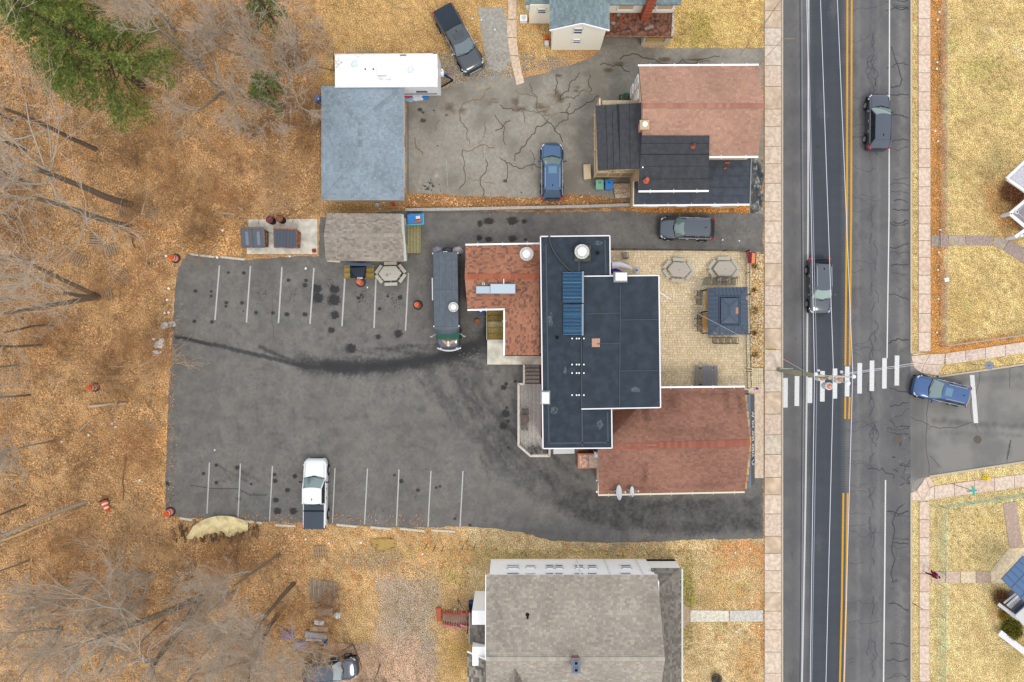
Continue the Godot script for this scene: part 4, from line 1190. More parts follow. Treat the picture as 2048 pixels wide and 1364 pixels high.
	trim(t,"edge_flashing",P(1346.5,20,2.72),P(1344,74,2.72),0.14,0.12,fm);trim(t,"edge_flashing",P(1208,72.7,2.7),P(1345,74.7,2.7),0.05,0.2,M("porch_fascia",150,120,100,{"tex":"rust","sc":0.8}))
	for i in 16:
		mb=MB.new()
		var px:=rnd(1222,1338);var py:=rnd(26,68)
		var pp:=[]
		for k in 7:
			var an:=TAU*k/7.0
			pp.append(px+cos(an)*rnd(2,8));pp.append(py+sin(an)*rnd(1.5,5))
		mb.prism(PP(pp,2.706+0.003*i),0.0)
		part("felt_patch",mb,[M("patch_rust",150,84,52,{"tex":"rust","sc":0.8}),M("patch_dark",78,66,66,{"tex":"rust","sc":0.9}),M("patch_grey",150,144,146,{"tex":"rust","sc":1.0}),M("patch_brown",104,70,60,{"tex":"rust","sc":0.7})][i % 4],t,true)
	var bz:=P(0,91,0).z
	body(t,"wall",rectf(P(1282,0,0).x,P(0,60,0).z,P(1335,0,0).x,bz),2.5,M("porch_wall",226,222,204,{"tex":"mottle","sc":0.8}))
	window(t,v3(P(1310,0,1).x,1.35,bz+0.02),Vector3.BACK,1.5,0.85,M("board_frame",200,170,120),M("plywood_warm",214,176,112,{"tex":"wood","sc":v3(0.4,3,2)}),false)
	body(t,"wall",rectf(P(1213,0,0).x,P(0,50,0).z,P(1282,0,0).x,P(0,66,0).z),2.5,M("porch_shade_wall",150,150,146))
	var ch:=MB.new();ch.box(v3(P(1290,0,3).x,0,uz+0.35),v3(0.62,6.6,0.62),0)
	var chn:=part("chimney",ch,M("brick_red",170,92,70,{"tex":"mottle","sc":1.0}),t,true)
	for i in 26:
		mb=MB.new()
		for s in [-0.155,0.155]:mb.box(v3(P(1290,0,3).x+s,2.8+i*0.145,uz+0.35),v3(0.29,0.125,0.66),0)
		part("brick",mb,[M("brick_a",178,96,70),M("brick_b",160,84,64),M("brick_c",186,108,82)][(i*5+i/4) % 3],chn,true)
	mb=MB.new();mb.box(v3(P(1290,0,3).x,6.6,uz+0.35),v3(0.74,0.1,0.74),0,0.03);part("chimney_cap",mb,M("cap_grey",160,150,142),chn,true)
	var u:=thing("outdoor_unit","white outdoor unit on the walk beside the cream house annex","air conditioner",P(1047,41))
	mb=MB.new();mb.box(Vector3.ZERO,v3(0.6,0.55,0.5),0,0.03);part("casing",mb,white(),u)
	mb=MB.new();mb.lathe(v3(0,0.55,0),[[0.2,0],[0.2,0.015],[0.06,0.02],[0,0.02]],16);part("grille",mb,M("grille_grey",210,212,214),u)
	build_brown_house()
	build_taupe_house()
func build_brown_house() -> void:
	var tan:=M("peach_wall",226,200,166,{"tex":"mottle","sc":0.6})
	var t:=thing("brown_roofed_house","tan house with a pinkish brown gable and black roll-roofed additions beside the street","house",P(1360,260))
	var e:=5.3;var r:=6.75
	var bk:=[lin(194,154,134),lin(189,149,129),lin(199,159,139),lin(184,144,126),lin(193,151,131),lin(190,150,132)]
	body(t,"wall",rectf(P(1284,0,e).x,P(0,139,e).z,P(1510,0,e).x,P(0,306,e).z),e - 0.03,tan)
	slope(t,pv([P(1516,130.5,e),P(1277,132,e),P(1285,211,r),P(1528,211,r)]),bk)
	slope(t,pv([P(1284,315,e),P(1516,313,e),P(1528,211,r),P(1285,211,r)]),bk)
	ridge_caps(t,P(1285,211,r),P(1528,211,r),[lin(184,132,114),lin(176,126,110),lin(192,140,122)],0.36)
	gutter(t,P(1517,129.8,e),P(1276,131.2,e));gutter(t,P(1418,314.5,e),P(1516,313.8,e))
	gable_fill(t,v3(P(1284,0,e).x,e,P(0,139,e).z),v3(P(1284,0,e).x,e,P(0,306,e).z),v3(P(1284,0,e).x,r - 0.2,P(0,211,r).z),tan)
	gable_fill(t,v3(P(1510,0,e).x,e,P(0,139,e).z),v3(P(1510,0,e).x,e,P(0,306,e).z),v3(P(1510,0,e).x,r - 0.2,P(0,211,r).z),tan)
	var wx:=P(1284,0,e).x
	siding(t,v3(wx,0,P(0,139,e).z),v3(wx,0,P(0,250,e).z),0.2,e - 0.05,tan)
	window(t,v3(wx - 0.02,3.3,P(0,193,3.3).z),Vector3.LEFT,0.8,1.3,white(),glass_pale());window(t,v3(wx - 0.02,3.3,P(0,165,3.3).z),Vector3.LEFT,0.8,1.3,white(),glass())
	window(t,v3(wx - 0.02,1.0,P(0,180,1.3).z),Vector3.LEFT,0.8,1.1,white(),glass())
	var blk:=M("roll_roof",74,75,80,{"rough":0.85,"tex":"mottle","sc":0.3})
	var blk2:=M("roll_roof_mid",70,72,77,{"rough":0.85,"tex":"mottle","sc":0.25})
	var blk3:=M("roll_roof_low",76,82,92,{"rough":0.8,"tex":"mottle","sc":0.2})
	var crease:=M("roll_seam",50,51,55)
	var L:=pv([P(1191.5,211,4.3),P(1283,205.5,5.2),P(1285,336,5.2),P(1196,340,4.3)])
	var mb:=MB.new();mb.prism(L,0.14,true)
	var rl:=part("roof",mb,blk,t,true)
	for q in [[0.22,0.0,1.0],[0.5,0.0,1.0],[0.74,0.0,0.42],[0.73,0.42,1.0],[0.36,0.1,1.0]]:
		var a:=L[0].lerp(L[1],q[0]).lerp(L[3].lerp(L[2],q[0]),q[1])+v3(0,0.006,0);var b:=L[0].lerp(L[1],q[0]).lerp(L[3].lerp(L[2],q[0]),q[2])+v3(0,0.006,0)
		seams(rl,a,b,crease,0.035)
	mb=MB.new()
	var la:=L[0].lerp(L[1],0.49);var lb:=L[3].lerp(L[2],0.5)
	mb.prism(pv([la+v3(-0.1,0.03,0),la+v3(0.12,0.02,0),lb.lerp(la,0.2)+v3(0.03,0.02,0),la.lerp(lb,0.4)+v3(-0.06,0.05,0)]),0.03)
	part("felt_lap",mb,crease,rl,true)
	var px0:=P(1179,0,0).x+0.35;var pz1:=P(0,358,0).z;var pz0:=P(0,232,0).z
	body(t,"porch_floor",rectf(px0,pz0,wx,pz1),2.2,M("porch_base",186,168,138,{"tex":"worn","sc":0.8}))
	body(t,"porch_wall",rectf(px0+0.2,pz0+0.1,wx,pz1 - 0.55),4.2,M("porch_inner",186,172,146,{"tex":"worn","sc":0.8}),2.2)
	var post:=M("porch_timber",226,204,168,{"tex":"wood","sc":1.5})
	for z in [pz0,lerpf(pz0,pz1,0.3),lerpf(pz0,pz1,0.62),pz1 - 0.06]:
		trim(t,"porch_post",v3(px0,0,z),v3(px0,4.2,z),0.13,0.13,post)
	for x in [lerpf(px0,wx,0.33),lerpf(px0,wx,0.66)]:trim(t,"porch_post",v3(x,0,pz1 - 0.06),v3(x,4.2,pz1 - 0.06),0.13,0.13,post)
	for y in [0.9,2.3,3.1,4.2]:
		trim(t,"porch_rail",v3(px0 - 0.01,y,pz0),v3(px0 - 0.01,y,pz1),0.12,0.14,post);trim(t,"porch_rail",v3(px0,y,pz1 - 0.04),v3(wx,y,pz1 - 0.04),0.12,0.14,post)
	for i in 3:
		window(t,v3(px0+0.18,3.5,lerpf(pz0,pz1,0.2+i*0.3)),Vector3.LEFT,1.0,0.9,post,glass())
		window(t,v3(lerpf(px0,wx,0.2+i*0.28),3.6,pz1 - 0.53),Vector3.BACK,0.8,0.8,post,glass())
	trim(t,"porch_brace",v3(lerpf(px0,wx,0.38),2.3,pz1+0.02),v3(lerpf(px0,wx,0.5),3.1,pz1+0.02),0.1,0.08,post)
	trim(t,"downpipe",P(1285,283,5.25),P(1285.5,336,5.25),0.1,0.08,white())
	var Q:=pv([P(1284,271,6.0),P(1419,271,6.0),P(1417,381,4.7),P(1277,382,4.7)])
	mb=MB.new();mb.prism(Q,0.16,true)
	rl=part("roof",mb,blk2,t,true)
	for q in [0.14,0.33,0.34,0.55,0.78]:seams(rl,Q[0].lerp(Q[3],q)+v3(0,0.006,0),Q[1].lerp(Q[2],q)+v3(0,0.006,0),crease,0.03)
	gutter(t,P(1277,383,4.7),P(1417,382,4.7))
	body(t,"wall",rectf(P(1283,0,4.7).x,P(0,300,5).z,P(1413,0,4.7).x,P(0,376,4.7).z),4.62,tan)
	var W:=pv([P(1268,363,3.25),P(1277,363,3.25),P(1277,372,3.25),P(1412,372,3.25),P(1412,317,3.25),P(1502,317,3.25),P(1499,408.5,2.95),P(1267,410,2.95)])
	mb=MB.new();mb.prism(W,0.15,true)
	rl=part("roof",mb,blk3,t,true)
	for y in [335,352,375,392]:seams(rl,P(1425,y,3.26),P(1500,y,3.2),M("roll_seam_soft",66,72,82),0.03)
	gutter(t,P(1266,411,2.95),P(1499,409.3,2.95));trim(t,"edge_flashing",P(1502.5,317,3.25),P(1499.5,409,2.97),0.07,0.1,M("flash_grey",150,154,160));trim(t,"corner_board",P(1267,363,3.3),P(1266.5,410,2.98),0.1,0.12,tan)
	body(t,"wall",rectf(P(1272,0,3).x,P(0,340,3).z,P(1494,0,3).x,P(0,402,3).z),2.85,tan)
	for x in [1310,1370,1440]:window(t,v3(P(x,0,2).x,1.6,P(0,402,3).z+0.02),Vector3.BACK,0.9,1.2,white(),glass())
	mb=MB.new();mb.prism(PP([1167,329,1181,328,1182,357,1168,359],0.55),0.5);part("porch_landing",mb,M("landing_boards",214,196,164,{"tex":"wood","sc":1.0}),t,true)
	var ch:=thing("chimney","square chimney with a round white pot where brown shingles meet black roll roofing","chimney",P(1284,258,5.4))
	mb=MB.new();mb.box(Vector3.ZERO,v3(0.56,1.0,0.56),0.0);part("stack",mb,M("chimney_painted",224,150,140,{"tex":"rust","sc":1.4}),ch)
	mb=MB.new();mb.box(v3(0,1.0,0),v3(0.72,0.12,0.72),0.0,0.04);part("crown",mb,M("chimney_crown",200,184,148,{"tex":"worn","sc":1.5}),ch)
	mb=MB.new();mb.lathe(v3(0,1.12,0),[[0.2,0],[0.2,0.14],[0.17,0.2],[0,0.22]],16);part("pot",mb,white(),ch)
	vent_pipe("vent_pipe","rusty vent pipe with white collar near the east end of the middle roll roof",P(1386,293,5.72),0.08,0.55,M("pipe_rust",178,96,72))
	vent_pipe("vent_pipe","red-capped vent pipe near the southwest corner of the middle roll roof",P(1292,362,4.95),0.1,0.5,M("pipe_red",200,100,78),true)
	for q in [[1452,326,0.3],[1456,326,0.1],[1450,337,0.5]]:
		mb=MB.new();mb.box(P(q[0],q[1],3.26),v3(0.2,0.09,0.1),q[2],0.0)
		tag(part("loose_brick",mb,M("brick_loose",206,104,60)),"orange brick lying loose on the low black roof","brick","loose bricks on the low roof")
func build_taupe_house() -> void:
	var t:=thing("taupe_roofed_house","white two-storey house with a large taupe shingled roof at the south edge of the view","house",P(1150,1300))
	var e:=5.6;var r:=8.1
	var tp:=[lin(176,167,156),lin(183,175,164),lin(167,158,148),lin(189,182,170),lin(172,163,153),lin(178,169,158)]
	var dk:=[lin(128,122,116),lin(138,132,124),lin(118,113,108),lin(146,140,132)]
	var wl:=M("white_siding",286,286,288,{"rough":0.7})
	var zn:=P(0,1118,0).z;var x0:=P(982,0,0).x;var x1:=P(1291,0,0).x
	var zr:=P(0,1318,r).z;var zs:=zr*2 - P(0,1150,e).z
	body(t,"wall",rectf(x0,zn,x1,zs - 0.6),e - 0.04,wl)
	siding(t,v3(x1,0,zn),v3(x0,0,zn),0.15,e - 0.06,wl,0.0,0.22)
	slope(t,pv([P(1315,1150,e),P(972,1150,e),P(972,1318,r),P(1330,1318,r)]),tp,{"row":0.17,"tab":0.24})
	slope(t,pv([v3(P(972,0,e).x,e,zs),v3(P(1315,0,e).x,e,zs),P(1330,1318,r),P(972,1318,r)]),tp,{"row":0.17,"tab":0.24})
	ridge_caps(t,P(972,1318,r),P(1330,1318,r),[lin(196,188,176),lin(186,178,166)])
	trim(t,"rake_board",P(971.5,1150,e - 0.05),P(971,1318,r - 0.05),0.06,0.18,white());trim(t,"fascia",P(972,1149.6,e - 0.07),P(1315,1149.6,e - 0.07),0.04,0.15,white())
	var gz:=P(0,1322,r).z
	slope(t,pv([v3(P(1000,0,6.4).x,6.4,gz+5),v3(P(1000,0,6.4).x,6.4,gz+1.2),P(1029,1326,7.75),v3(P(1029,0,7.75).x,7.75,gz+5)]),tp,{"thick":0.05})
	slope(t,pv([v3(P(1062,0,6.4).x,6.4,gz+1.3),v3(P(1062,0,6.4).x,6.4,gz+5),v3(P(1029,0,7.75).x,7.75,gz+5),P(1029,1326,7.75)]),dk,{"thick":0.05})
	for q in [[1026,0.95,1.0,0],[1061,0.75,0.7,1],[1099.5,0.62,0.95,1],[1118,0.62,0.95,1],[1158,0.72,0.95,1],[1184.5,0.72,0.95,1],[1252,0.8,0.95,1]]:
		window(t,v3(P(q[0],0,2.2).x,2.15,zn - 0.02),Vector3.FORWARD,q[1],q[2],white(),glass() if q[3] else glass_pale())
		window(t,v3(P(q[0],0,4.2).x,4.25,zn - 0.02),Vector3.FORWARD,q[1],q[2],white(),glass())
	for x in [0.55,0.73,0.93]:trim(t,"wall_board",v3(lerpf(x0,x1,x),0.1,zn - 0.03),v3(lerpf(x0,x1,x),e - 0.1,zn - 0.03),0.14,0.05,white())
	var pe:=3.2
	var pz:=P(0,1137,pe).z;var px:=P(1363,0,pe).x
	slope(t,pv([v3(px,pe,pz),v3(P(1302,0,pe).x,pe,pz),v3(x1+0.1,4.3,P(0,1182,4.3).z)]),dk,{"row":0.2})
	slope(t,pv([v3(px,pe,zs),v3(px,pe,pz),v3(x1+0.1,4.3,P(0,1182,4.3).z),v3(x1+0.1,4.3,zs)]),dk,{"row":0.2})
	ridge_caps(t,v3(px,pe,pz),v3(x1+0.1,4.3,P(0,1182,4.3).z),[lin(150,144,136),lin(140,134,126)])
	gutter(t,v3(px+0.05,pe,pz),v3(px+0.05,pe,zs),M("gutter_pale",222,222,214))
	var wz:=P(0,1123,0.6).z
	body(t,"porch_wall",rectf(x1,wz,P(1348,0,0).x,wz+0.12),2.6,wl)
	body(t,"porch_floor",rectf(x1,wz,P(1350,0,0).x,zs),0.5,M("porch_floor_grey",170,168,164))
	for i in 4:trim(t,"porch_post",v3(px - 0.3,0.5,lerpf(pz+0.4,zs,i/3.5)),v3(px - 0.3,pe,lerpf(pz+0.4,zs,i/3.5)),0.14,0.14,white())
	body(t,"wall",rectf(P(950,0,0).x,P(0,1199,2).z,x0,P(0,1226,2).z),4.4,wl)
	body(t,"wall",rectf(P(950,0,0).x,P(0,1283,3).z,x0,P(0,1320,3).z),4.0,wl)
	slope(t,pv([P(939,1226,2.9),P(939,1287,2.9),P(973,1288,3.7),P(973,1226,3.7)]),dk,{"row":0.2})
	trim(t,"edge_flashing",P(938.6,1225,2.9),P(938.6,1288,2.9),0.06,0.12,M("gutter_grey2",170,176,178))
	slope(t,pv([P(935,1303,3.4),v3(P(935,0,3.4).x,3.4,zs),v3(P(973,0,4.4).x,4.4,zs),P(973,1319,4.4)]),dk+tp,{"row":0.2})
	trim(t,"rake_board",P(935,1303,3.4),P(973,1319,4.42),0.1,0.14,white())
	body(t,"wall",rectf(P(944,0,2).x,P(0,1310,2).z,x0,zs),3.3,wl)
	var ch:=thing("chimney","brick chimney with two square flues on the ridge of the taupe roof","chimney",P(1149,1316,7.4))
	var mb:=MB.new();mb.box(Vector3.ZERO,v3(0.5,1.2,0.95),0);part("stack",mb,M("chimney_brick",166,102,76,{"tex":"mottle","sc":2.0}),ch)
	for i in 8:
		mb=MB.new()
		for s in [-0.3,0.0,0.3]:mb.box(v3(0,0.02+i*0.145,s),v3(0.53,0.12,0.28),0)
		part("brick",mb,[M("brick_a",178,96,70),M("brick_b",160,84,64),M("brick_c",186,108,82)][(i*5) % 3],ch)
	mb=MB.new();mb.box(v3(0,1.2,0),v3(0.66,0.1,1.1),0,0.04);part("crown",mb,M("chimney_slate",126,136,152,{"tex":"worn","sc":1.5}),ch)
	for s in [-0.25,0.25]:
		mb=MB.new();mb.box(v3(0,1.3,s),v3(0.36,0.12,0.36),0,0.05);part("flue",mb,M("flue_grey",120,130,148),ch)
		mb=MB.new();mb.box(v3(0,1.42,s),v3(0.2,0.012,0.2),0);part("flue_opening",mb,M("soot",24,24,26),ch)
	vent_pipe("vent_pipe","single dark vent pipe on the broad taupe roof",P(1055,1230,6.8),0.08,0.6,M("dark_rubber",40,40,42))
	mb=MB.new();mb.prism(pv([P(1051.5,1226,6.78),P(1059,1226,6.78),P(1059,1232,6.86),P(1051.5,1232,6.86)]),0.02);part("flashing",mb,white(),t,true)
	var st:=thing("back_stairs","faded red wooden back stairs with slatted railings and pink banister boards","stairs",P(910,1237))
	var red:=M("stair_red",176,78,72,{"tex":"worn","sc":1.2});var pk:=M("stair_pink",214,128,128,{"tex":"worn","sc":1.0});var tr:=M("stair_tread",178,150,134,{"tex":"worn","sc":1.0})
	for i in 10:
		mb=MB.new()
		var f:=i/10.0
		var x:=lerpf(886,938,f)
		var hy:=minf(0.15+i*0.19,1.4)
		mb.prism(pv([P(x,1226+f*3,hy),P(x+4.6,1226+f*3,hy),P(x+4.6,1250+f*3,hy),P(x,1250+f*3,hy)]),0.06,true)
		part("tread",mb,tr,st,true)
	for s in [[1226,1229],[1250,1256]]:
		for g in [[884,920,1.0,2.3],[920,940,2.3,2.35]]:
			mb=MB.new();mb.bar(P(g[0],s[0],g[2]),P(g[1],s[1],g[3]),0.14,0.05);part("handrail",mb,pk if s[0]==1250 else red,st,true)
			mb=MB.new();mb.bar(P(g[0],s[0],g[2] - 0.75),P(g[1],s[1],g[3] - 0.75),0.08,0.1);part("stringer",mb,red,st,true)
		for i in 12:
			var f:=i/11.0
			var a:=P(lerpf(885,939,f),lerpf(s[0],s[1],f),minf(1.0+f*2.0,2.3))
			mb=MB.new();mb.bar(a,a+v3(0,-0.8,0),0.06,0.05);part("baluster",mb,red,st,true)
	mb=MB.new();mb.box(P(878.5,1228,0.0),v3(0.42,0.22,1.15),0.05,0.04);part("bottom_step",mb,M("step_brick_red",196,106,76,{"tex":"worn","sc":1.3}),st,true)
	for i in 3:trim(st,"post",v3(P(938,0,0).x,0,P(0,1230+i*12,1).z),v3(P(938,0,0).x,2.4,P(0,1230+i*12,1).z),0.1,0.1,red)
	for x in [919,926]:
		mb=MB.new();mb.box(P(x,1252,1.62 if x>920 else 1.3),v3(0.16,0.14,0.22),0.2,0.05)
		tag(part("shoe",mb,M("shoe_%d" % x,80 if x<920 else 150,130 if x<920 else 120,200,{})),"bright %s shoe left on the red back stairs" % ("blue" if x<920 else "violet"),"shoe")
func paint(key: String,r: float,g: float,b: float,metal:=0.35) -> StandardMaterial3D:
	return M(key,r,g,b,{"rough":0.3,"metal":metal,"coat":1.0})
func curve_at(tab: Array,f: float,k: int) -> float:
	for i in tab.size() - 1:
		if f<=tab[i+1][0]:
			var t:=clampf((f - tab[i][0])/(tab[i+1][0] - tab[i][0]),0,1)
			return lerpf(tab[i][k],tab[i+1][k],t)
	return tab[tab.size() - 1][k]
func wheel(t: Node3D,at: Vector3,r: float,side: float) -> void:
	var mb:=MB.new()
	mb.xf=Transform3D(Basis(v3(0,0,1),-PI/2*side),at)
	mb.lathe(Vector3.ZERO,[[r*0.62,-0.12],[r*0.95,-0.12],[r,-0.08],[r,0.08],[r*0.95,0.12],[r*0.66,0.12]],22)
	var w:=part("wheel",mb,M("tyre_rubber",44,44,46,{"rough":0.9}),t)
	mb=MB.new()
	mb.xf=Transform3D(Basis(v3(0,0,1),-PI/2*side),at)
	mb.lathe(Vector3.ZERO,[[r*0.68,0.11],[r*0.6,0.125],[r*0.56,0.09],[r*0.2,0.075],[r*0.14,0.11],[0,0.115]],22)
	for i in 5:
		var d:=v3(cos(TAU*i/5),0,sin(TAU*i/5))
		mb.bar(d*r*0.1+v3(0,0.1,0),d*r*0.6+v3(0,0.108,0),0.07,0.03)
	part("rim",mb,M("rim_alloy",170,172,176,{"rough":0.35,"metal":0.5}),w)
func make_car(called: String,label: String,o: Dictionary) -> Node3D:
	var t:=thing(called,label,o.get("cat","car"))
	var L:float=o.L;var W:float=o.W/2.0;var H:float=o.H
	var tab:Array=o.tab
	var body_m:Material=o.paint
	var rows:=[]
	var base:=0.24
	var fs:=[0.0,0.006,0.018,0.04,0.075,0.12,0.17,0.22,0.27,0.31,0.36,0.44,0.52,0.60,0.68,0.76,0.84,0.90,0.94,0.97,0.985,0.995,1.0]
	for f in fs:
		var w:=W*curve_at(tab,f,1);var top:=curve_at(tab,f,2)
		var z=(f - 0.5)*L
		var pr:=[[0.0,top+0.02],[0.3,top+0.018],[0.6,top+0.008],[0.8,top - 0.012],[0.9,top - 0.045],[0.96,top - 0.11],[0.99,top - 0.22],[1.0,lerpf(top,base,0.45)],[0.985,lerpf(top,base,0.75)],[0.93,base]]
		var row:=[]
		for i in range(pr.size() - 1,0,-1):row.append(v3(-w*pr[i][0],pr[i][1],z))
		for i in pr.size():row.append(v3(w*pr[i][0],pr[i][1],z))
		rows.append(row)
	var mb:=MB.new()
	mb.grid(rows)
	for e in [0,rows.size() - 1]:
		var row:Array=rows[e]
		var n:=row.size()
		for i in n/2:
			var a:Vector3=row[i];var b:Vector3=row[i+1];var c:Vector3=row[n - 2 - i];var d:Vector3=row[n - 1 - i]
			if e==0:mb.quad(d,a,b,c)
			else:mb.quad(a,d,c,b)
	part("body",mb,body_m,t)
	mb=MB.new();mb.box(v3(0,0.16,0),v3(W*1.8,0.14,L*0.94),0,0,true)
	part("underbody",mb,M("underbody_black",26,26,28),t)
	var cf:Array=o.cab
	var belt:float=o.belt
	var bw:=W*0.90;var rw=W*o.get("roofw",0.70)
	var zf:=func(f): return (f - 0.5)*L
	var yf:=belt - 0.02
	var yr:float=H - 0.05
	var roof_m:Material=o.get("roof",body_m)
	var g:=[]
	for i in 9:
		var u:=i/8.0
		var z:float=lerpf(zf.call(cf[1]),zf.call(cf[2]),u)
		var row:=[]
		for j in 11:
			var s:=j/5.0 - 1.0
			var wj=rw*(1.0 - 0.05*pow(absf(u - 0.4)*1.6,2.0))
			var bow:=(1.0 - s*s)*(-0.10*(1 - u)+0.05*u)
			row.append(v3(s*wj,H - 0.045*s*s - 0.035*pow(absf(u - 0.35)*1.5,2.0),z+bow))
		g.append(row)
	mb=MB.new();mb.grid(g)
	part("roof",mb,roof_m,t)
	var patch:=func(b0: Vector3,b1: Vector3,t0: Vector3,t1: Vector3,bowb: float,bowt: float) -> Array:
		var gg:=[]
		for i in 5:
			var row:=[]
			for j in 9:
				var s:=j/4.0 - 1.0
				var a:=b0.lerp(b1,j/8.0)+v3(0,0,bowb*(1 - s*s));var b:=t0.lerp(t1,j/8.0)+v3(0,0,bowt*(1 - s*s))
				row.append(a.lerp(b,i/4.0)+v3(0,0.03*sin(PI*i/4.0),0))
			gg.append(row)
		return gg
	var gl:Material=o.get("glass",M("car_glass",112,136,136,{"rough":0.06,"spec":0.75}))
	var gd:=M("car_glass_dark",34,40,44,{"rough":0.06,"spec":0.6})
	var tw=rw*0.97
	mb=MB.new()
	var pw:Array=patch.call(v3(-bw*0.95,yf,zf.call(cf[0])),v3(bw*0.95,yf,zf.call(cf[0])),v3(-tw,yr - 0.02,zf.call(cf[1])),v3(tw,yr - 0.02,zf.call(cf[1])),-0.16,-0.10)
	mb.grid(pw)
	part("windshield",mb,gl,t)
	mb=MB.new()
	pw=patch.call(v3(-bw*0.9,yf,zf.call(cf[3])),v3(bw*0.9,yf,zf.call(cf[3])),v3(-tw,yr - 0.03,zf.call(cf[2])),v3(tw,yr - 0.03,zf.call(cf[2])),0.05,0.05)
	pw.reverse()
	mb.grid(pw)
	part("rear_window",mb,o.get("rear_glass",gd),t)
	mb=MB.new()
	mb.grid([[v3(-bw*0.95,yf+0.012,zf.call(cf[0]) - 0.05),v3(0,yf+0.03,zf.call(cf[0]) - 0.24),v3(bw*0.95,yf+0.012,zf.call(cf[0]) - 0.05)],[v3(-bw*0.95,yf+0.015,zf.call(cf[0])+0.03),v3(0,yf+0.03,zf.call(cf[0]) - 0.14),v3(bw*0.95,yf+0.015,zf.call(cf[0])+0.03)]])
	part("cowl",mb,M("cowl_black",42,46,50),t)
	for s in [-1,1]:
		var b0:=v3(bw*s,yf,zf.call(cf[0])+0.12);var b1:=v3(bw*s,yf,zf.call(cf[3]) - 0.1)
		var t0:=v3(rw*s,yr - 0.02,zf.call(cf[1])+0.02);var t1:=v3(rw*s,yr - 0.02,zf.call(cf[2]) - 0.02)
		var cuts:Array=o.get("panes",[0.0,0.42,0.78,1.0])
		for k in cuts.size() - 1:
			var u0:float=cuts[k]+(0.012 if k>0 else 0.0);var u1:float=cuts[k+1] - (0.012 if k<cuts.size() - 2 else 0.0)
			mb=MB.new()
			var q:=[b0.lerp(b1,u0),b0.lerp(b1,u1),t0.lerp(t1,u1),t0.lerp(t1,u0)]
			if s>0:mb.quad(q[1],q[0],q[3],q[2])
			else:mb.quad(q[0],q[1],q[2],q[3])
			part("side_window",mb,gd,t)
		mb=MB.new()
		var sd:=v3(0.012*s,0,0)
		for k in range(1,cuts.size() - 1):mb.bar(b0.lerp(b1,cuts[k])+sd,t0.lerp(t1,cuts[k])+sd,0.05,0.03)
		part("pillar",mb,M("pillar_black",30,30,32,{"rough":0.4}),t)
		mb=MB.new()
		mb.bar(v3(bw*0.955*s,yf,zf.call(cf[0])+0.04),v3(rw*s,yr,zf.call(cf[1])),0.09,0.05)
		mb.bar(v3(rw*s,yr,zf.call(cf[2])),v3(bw*s*0.95,yf,zf.call(cf[3]) - 0.03),0.14,0.06)
		mb.bar(v3(rw*s,yr+0.005,zf.call(cf[1])),v3(rw*s,yr+0.005,zf.call(cf[2])),0.07,0.06)
		part("roof_pillar",mb,roof_m,t)
		if o.get("beltline",true):
			mb=MB.new();mb.bar(v3((bw+0.03)*s,belt+0.0,zf.call(cf[0])+0.2),v3((bw+0.02)*s,belt+0.02,zf.call(cf[3]) - 0.2),0.03,0.025)
			part("belt_moulding",mb,M("chrome_soft",200,204,208,{"rough":0.25,"metal":0.7}),t)
		if o.get("rails",false):
			mb=MB.new();mb.bar(v3(rw*0.92*s,H+0.02,zf.call(cf[1])+0.25),v3(rw*0.90*s,H+0.01,zf.call(cf[2]) - 0.2),0.04,0.05)
			part("roof_rail",mb,o.get("rail_m",M("rail_silver",176,180,186,{"rough":0.3,"metal":0.6})),t)
		mb=MB.new();mb.box(v3((W+0.13)*s,belt - 0.02,zf.call(cf[0])+0.28),v3(0.24,0.16,0.12),0.25*s,0.04,true)
		mb.bar(v3(W*0.9*s,belt+0.03,zf.call(cf[0])+0.26),v3((W+0.06)*s,belt+0.05,zf.call(cf[0])+0.28),0.05,0.04)
		part("mirror",mb,o.get("mirror_m",body_m),t)
		var lamp:Array=o.get("lamp",[0.05,0.78])
		mb=MB.new()
		for q in 3:mb.box(v3(W*(lamp[1] - 0.03+q*0.075)*s,curve_at(tab,lamp[0],2) - 0.10 - q*0.018,zf.call(lamp[0]) - 0.03+q*q*0.045+q*0.05),v3(0.15,0.08,0.13),-0.5*s,0.03)
		part("headlight",mb,M("headlight_clear",208,214,220,{"rough":0.1}),t)
		var tl:Array=o.get("tail",[0.982,0.82])
		mb=MB.new()
		mb.box(v3(W*tl[1]*s,curve_at(tab,0.95,2) - 0.26,zf.call(tl[0])),v3(0.24,0.22,0.12),0.45*s,0.03)
		mb.box(v3(W*(tl[1]+0.1)*s,curve_at(tab,0.95,2) - 0.26,zf.call(tl[0]) - 0.16),v3(0.12,0.2,0.22),0.2*s,0.03)
		part("taillight",mb,M("taillight_red",190,40,48,{"rough":0.15}),t)
		for f in o.get("axles",[0.19,0.79]):
			var r:float=o.get("wheel",0.35)
			var wx:=W*curve_at(tab,f,1) - 0.075
			mb=MB.new()
			var arc:=PackedVector3Array();var ar:=PackedFloat32Array()
			for k in 13:
				var an:=PI*k/12.0
				arc.append(v3((wx+0.065)*s,r+sin(an)*(r+0.06),zf.call(f)+cos(an)*(r+0.06)));ar.append(0.05)
			mb.tube(arc,ar,6)
			part("wheel_arch",mb,M("arch_black",34,34,36),t)
			wheel(t,v3(wx*s,r,zf.call(f)),r,s)
		for f in o.get("handles",[0.5,0.68]):
			mb=MB.new();mb.box(v3((W*0.985)*s,belt - 0.2,zf.call(f)),v3(0.04,0.04,0.2),0,0.01,true)
			part("door_handle",mb,o.get("handle_m",M("chrome_soft",200,204,208,{"rough":0.25,"metal":0.7})),t)
	mb=MB.new();mb.box(v3(0,0.34,-L/2+0.02),v3(W*1.1,0.28,0.08),0,0.02,true)
	part("grille",mb,o.get("grille_m",M("grille_black",40,42,46,{"rough":0.4})),t)
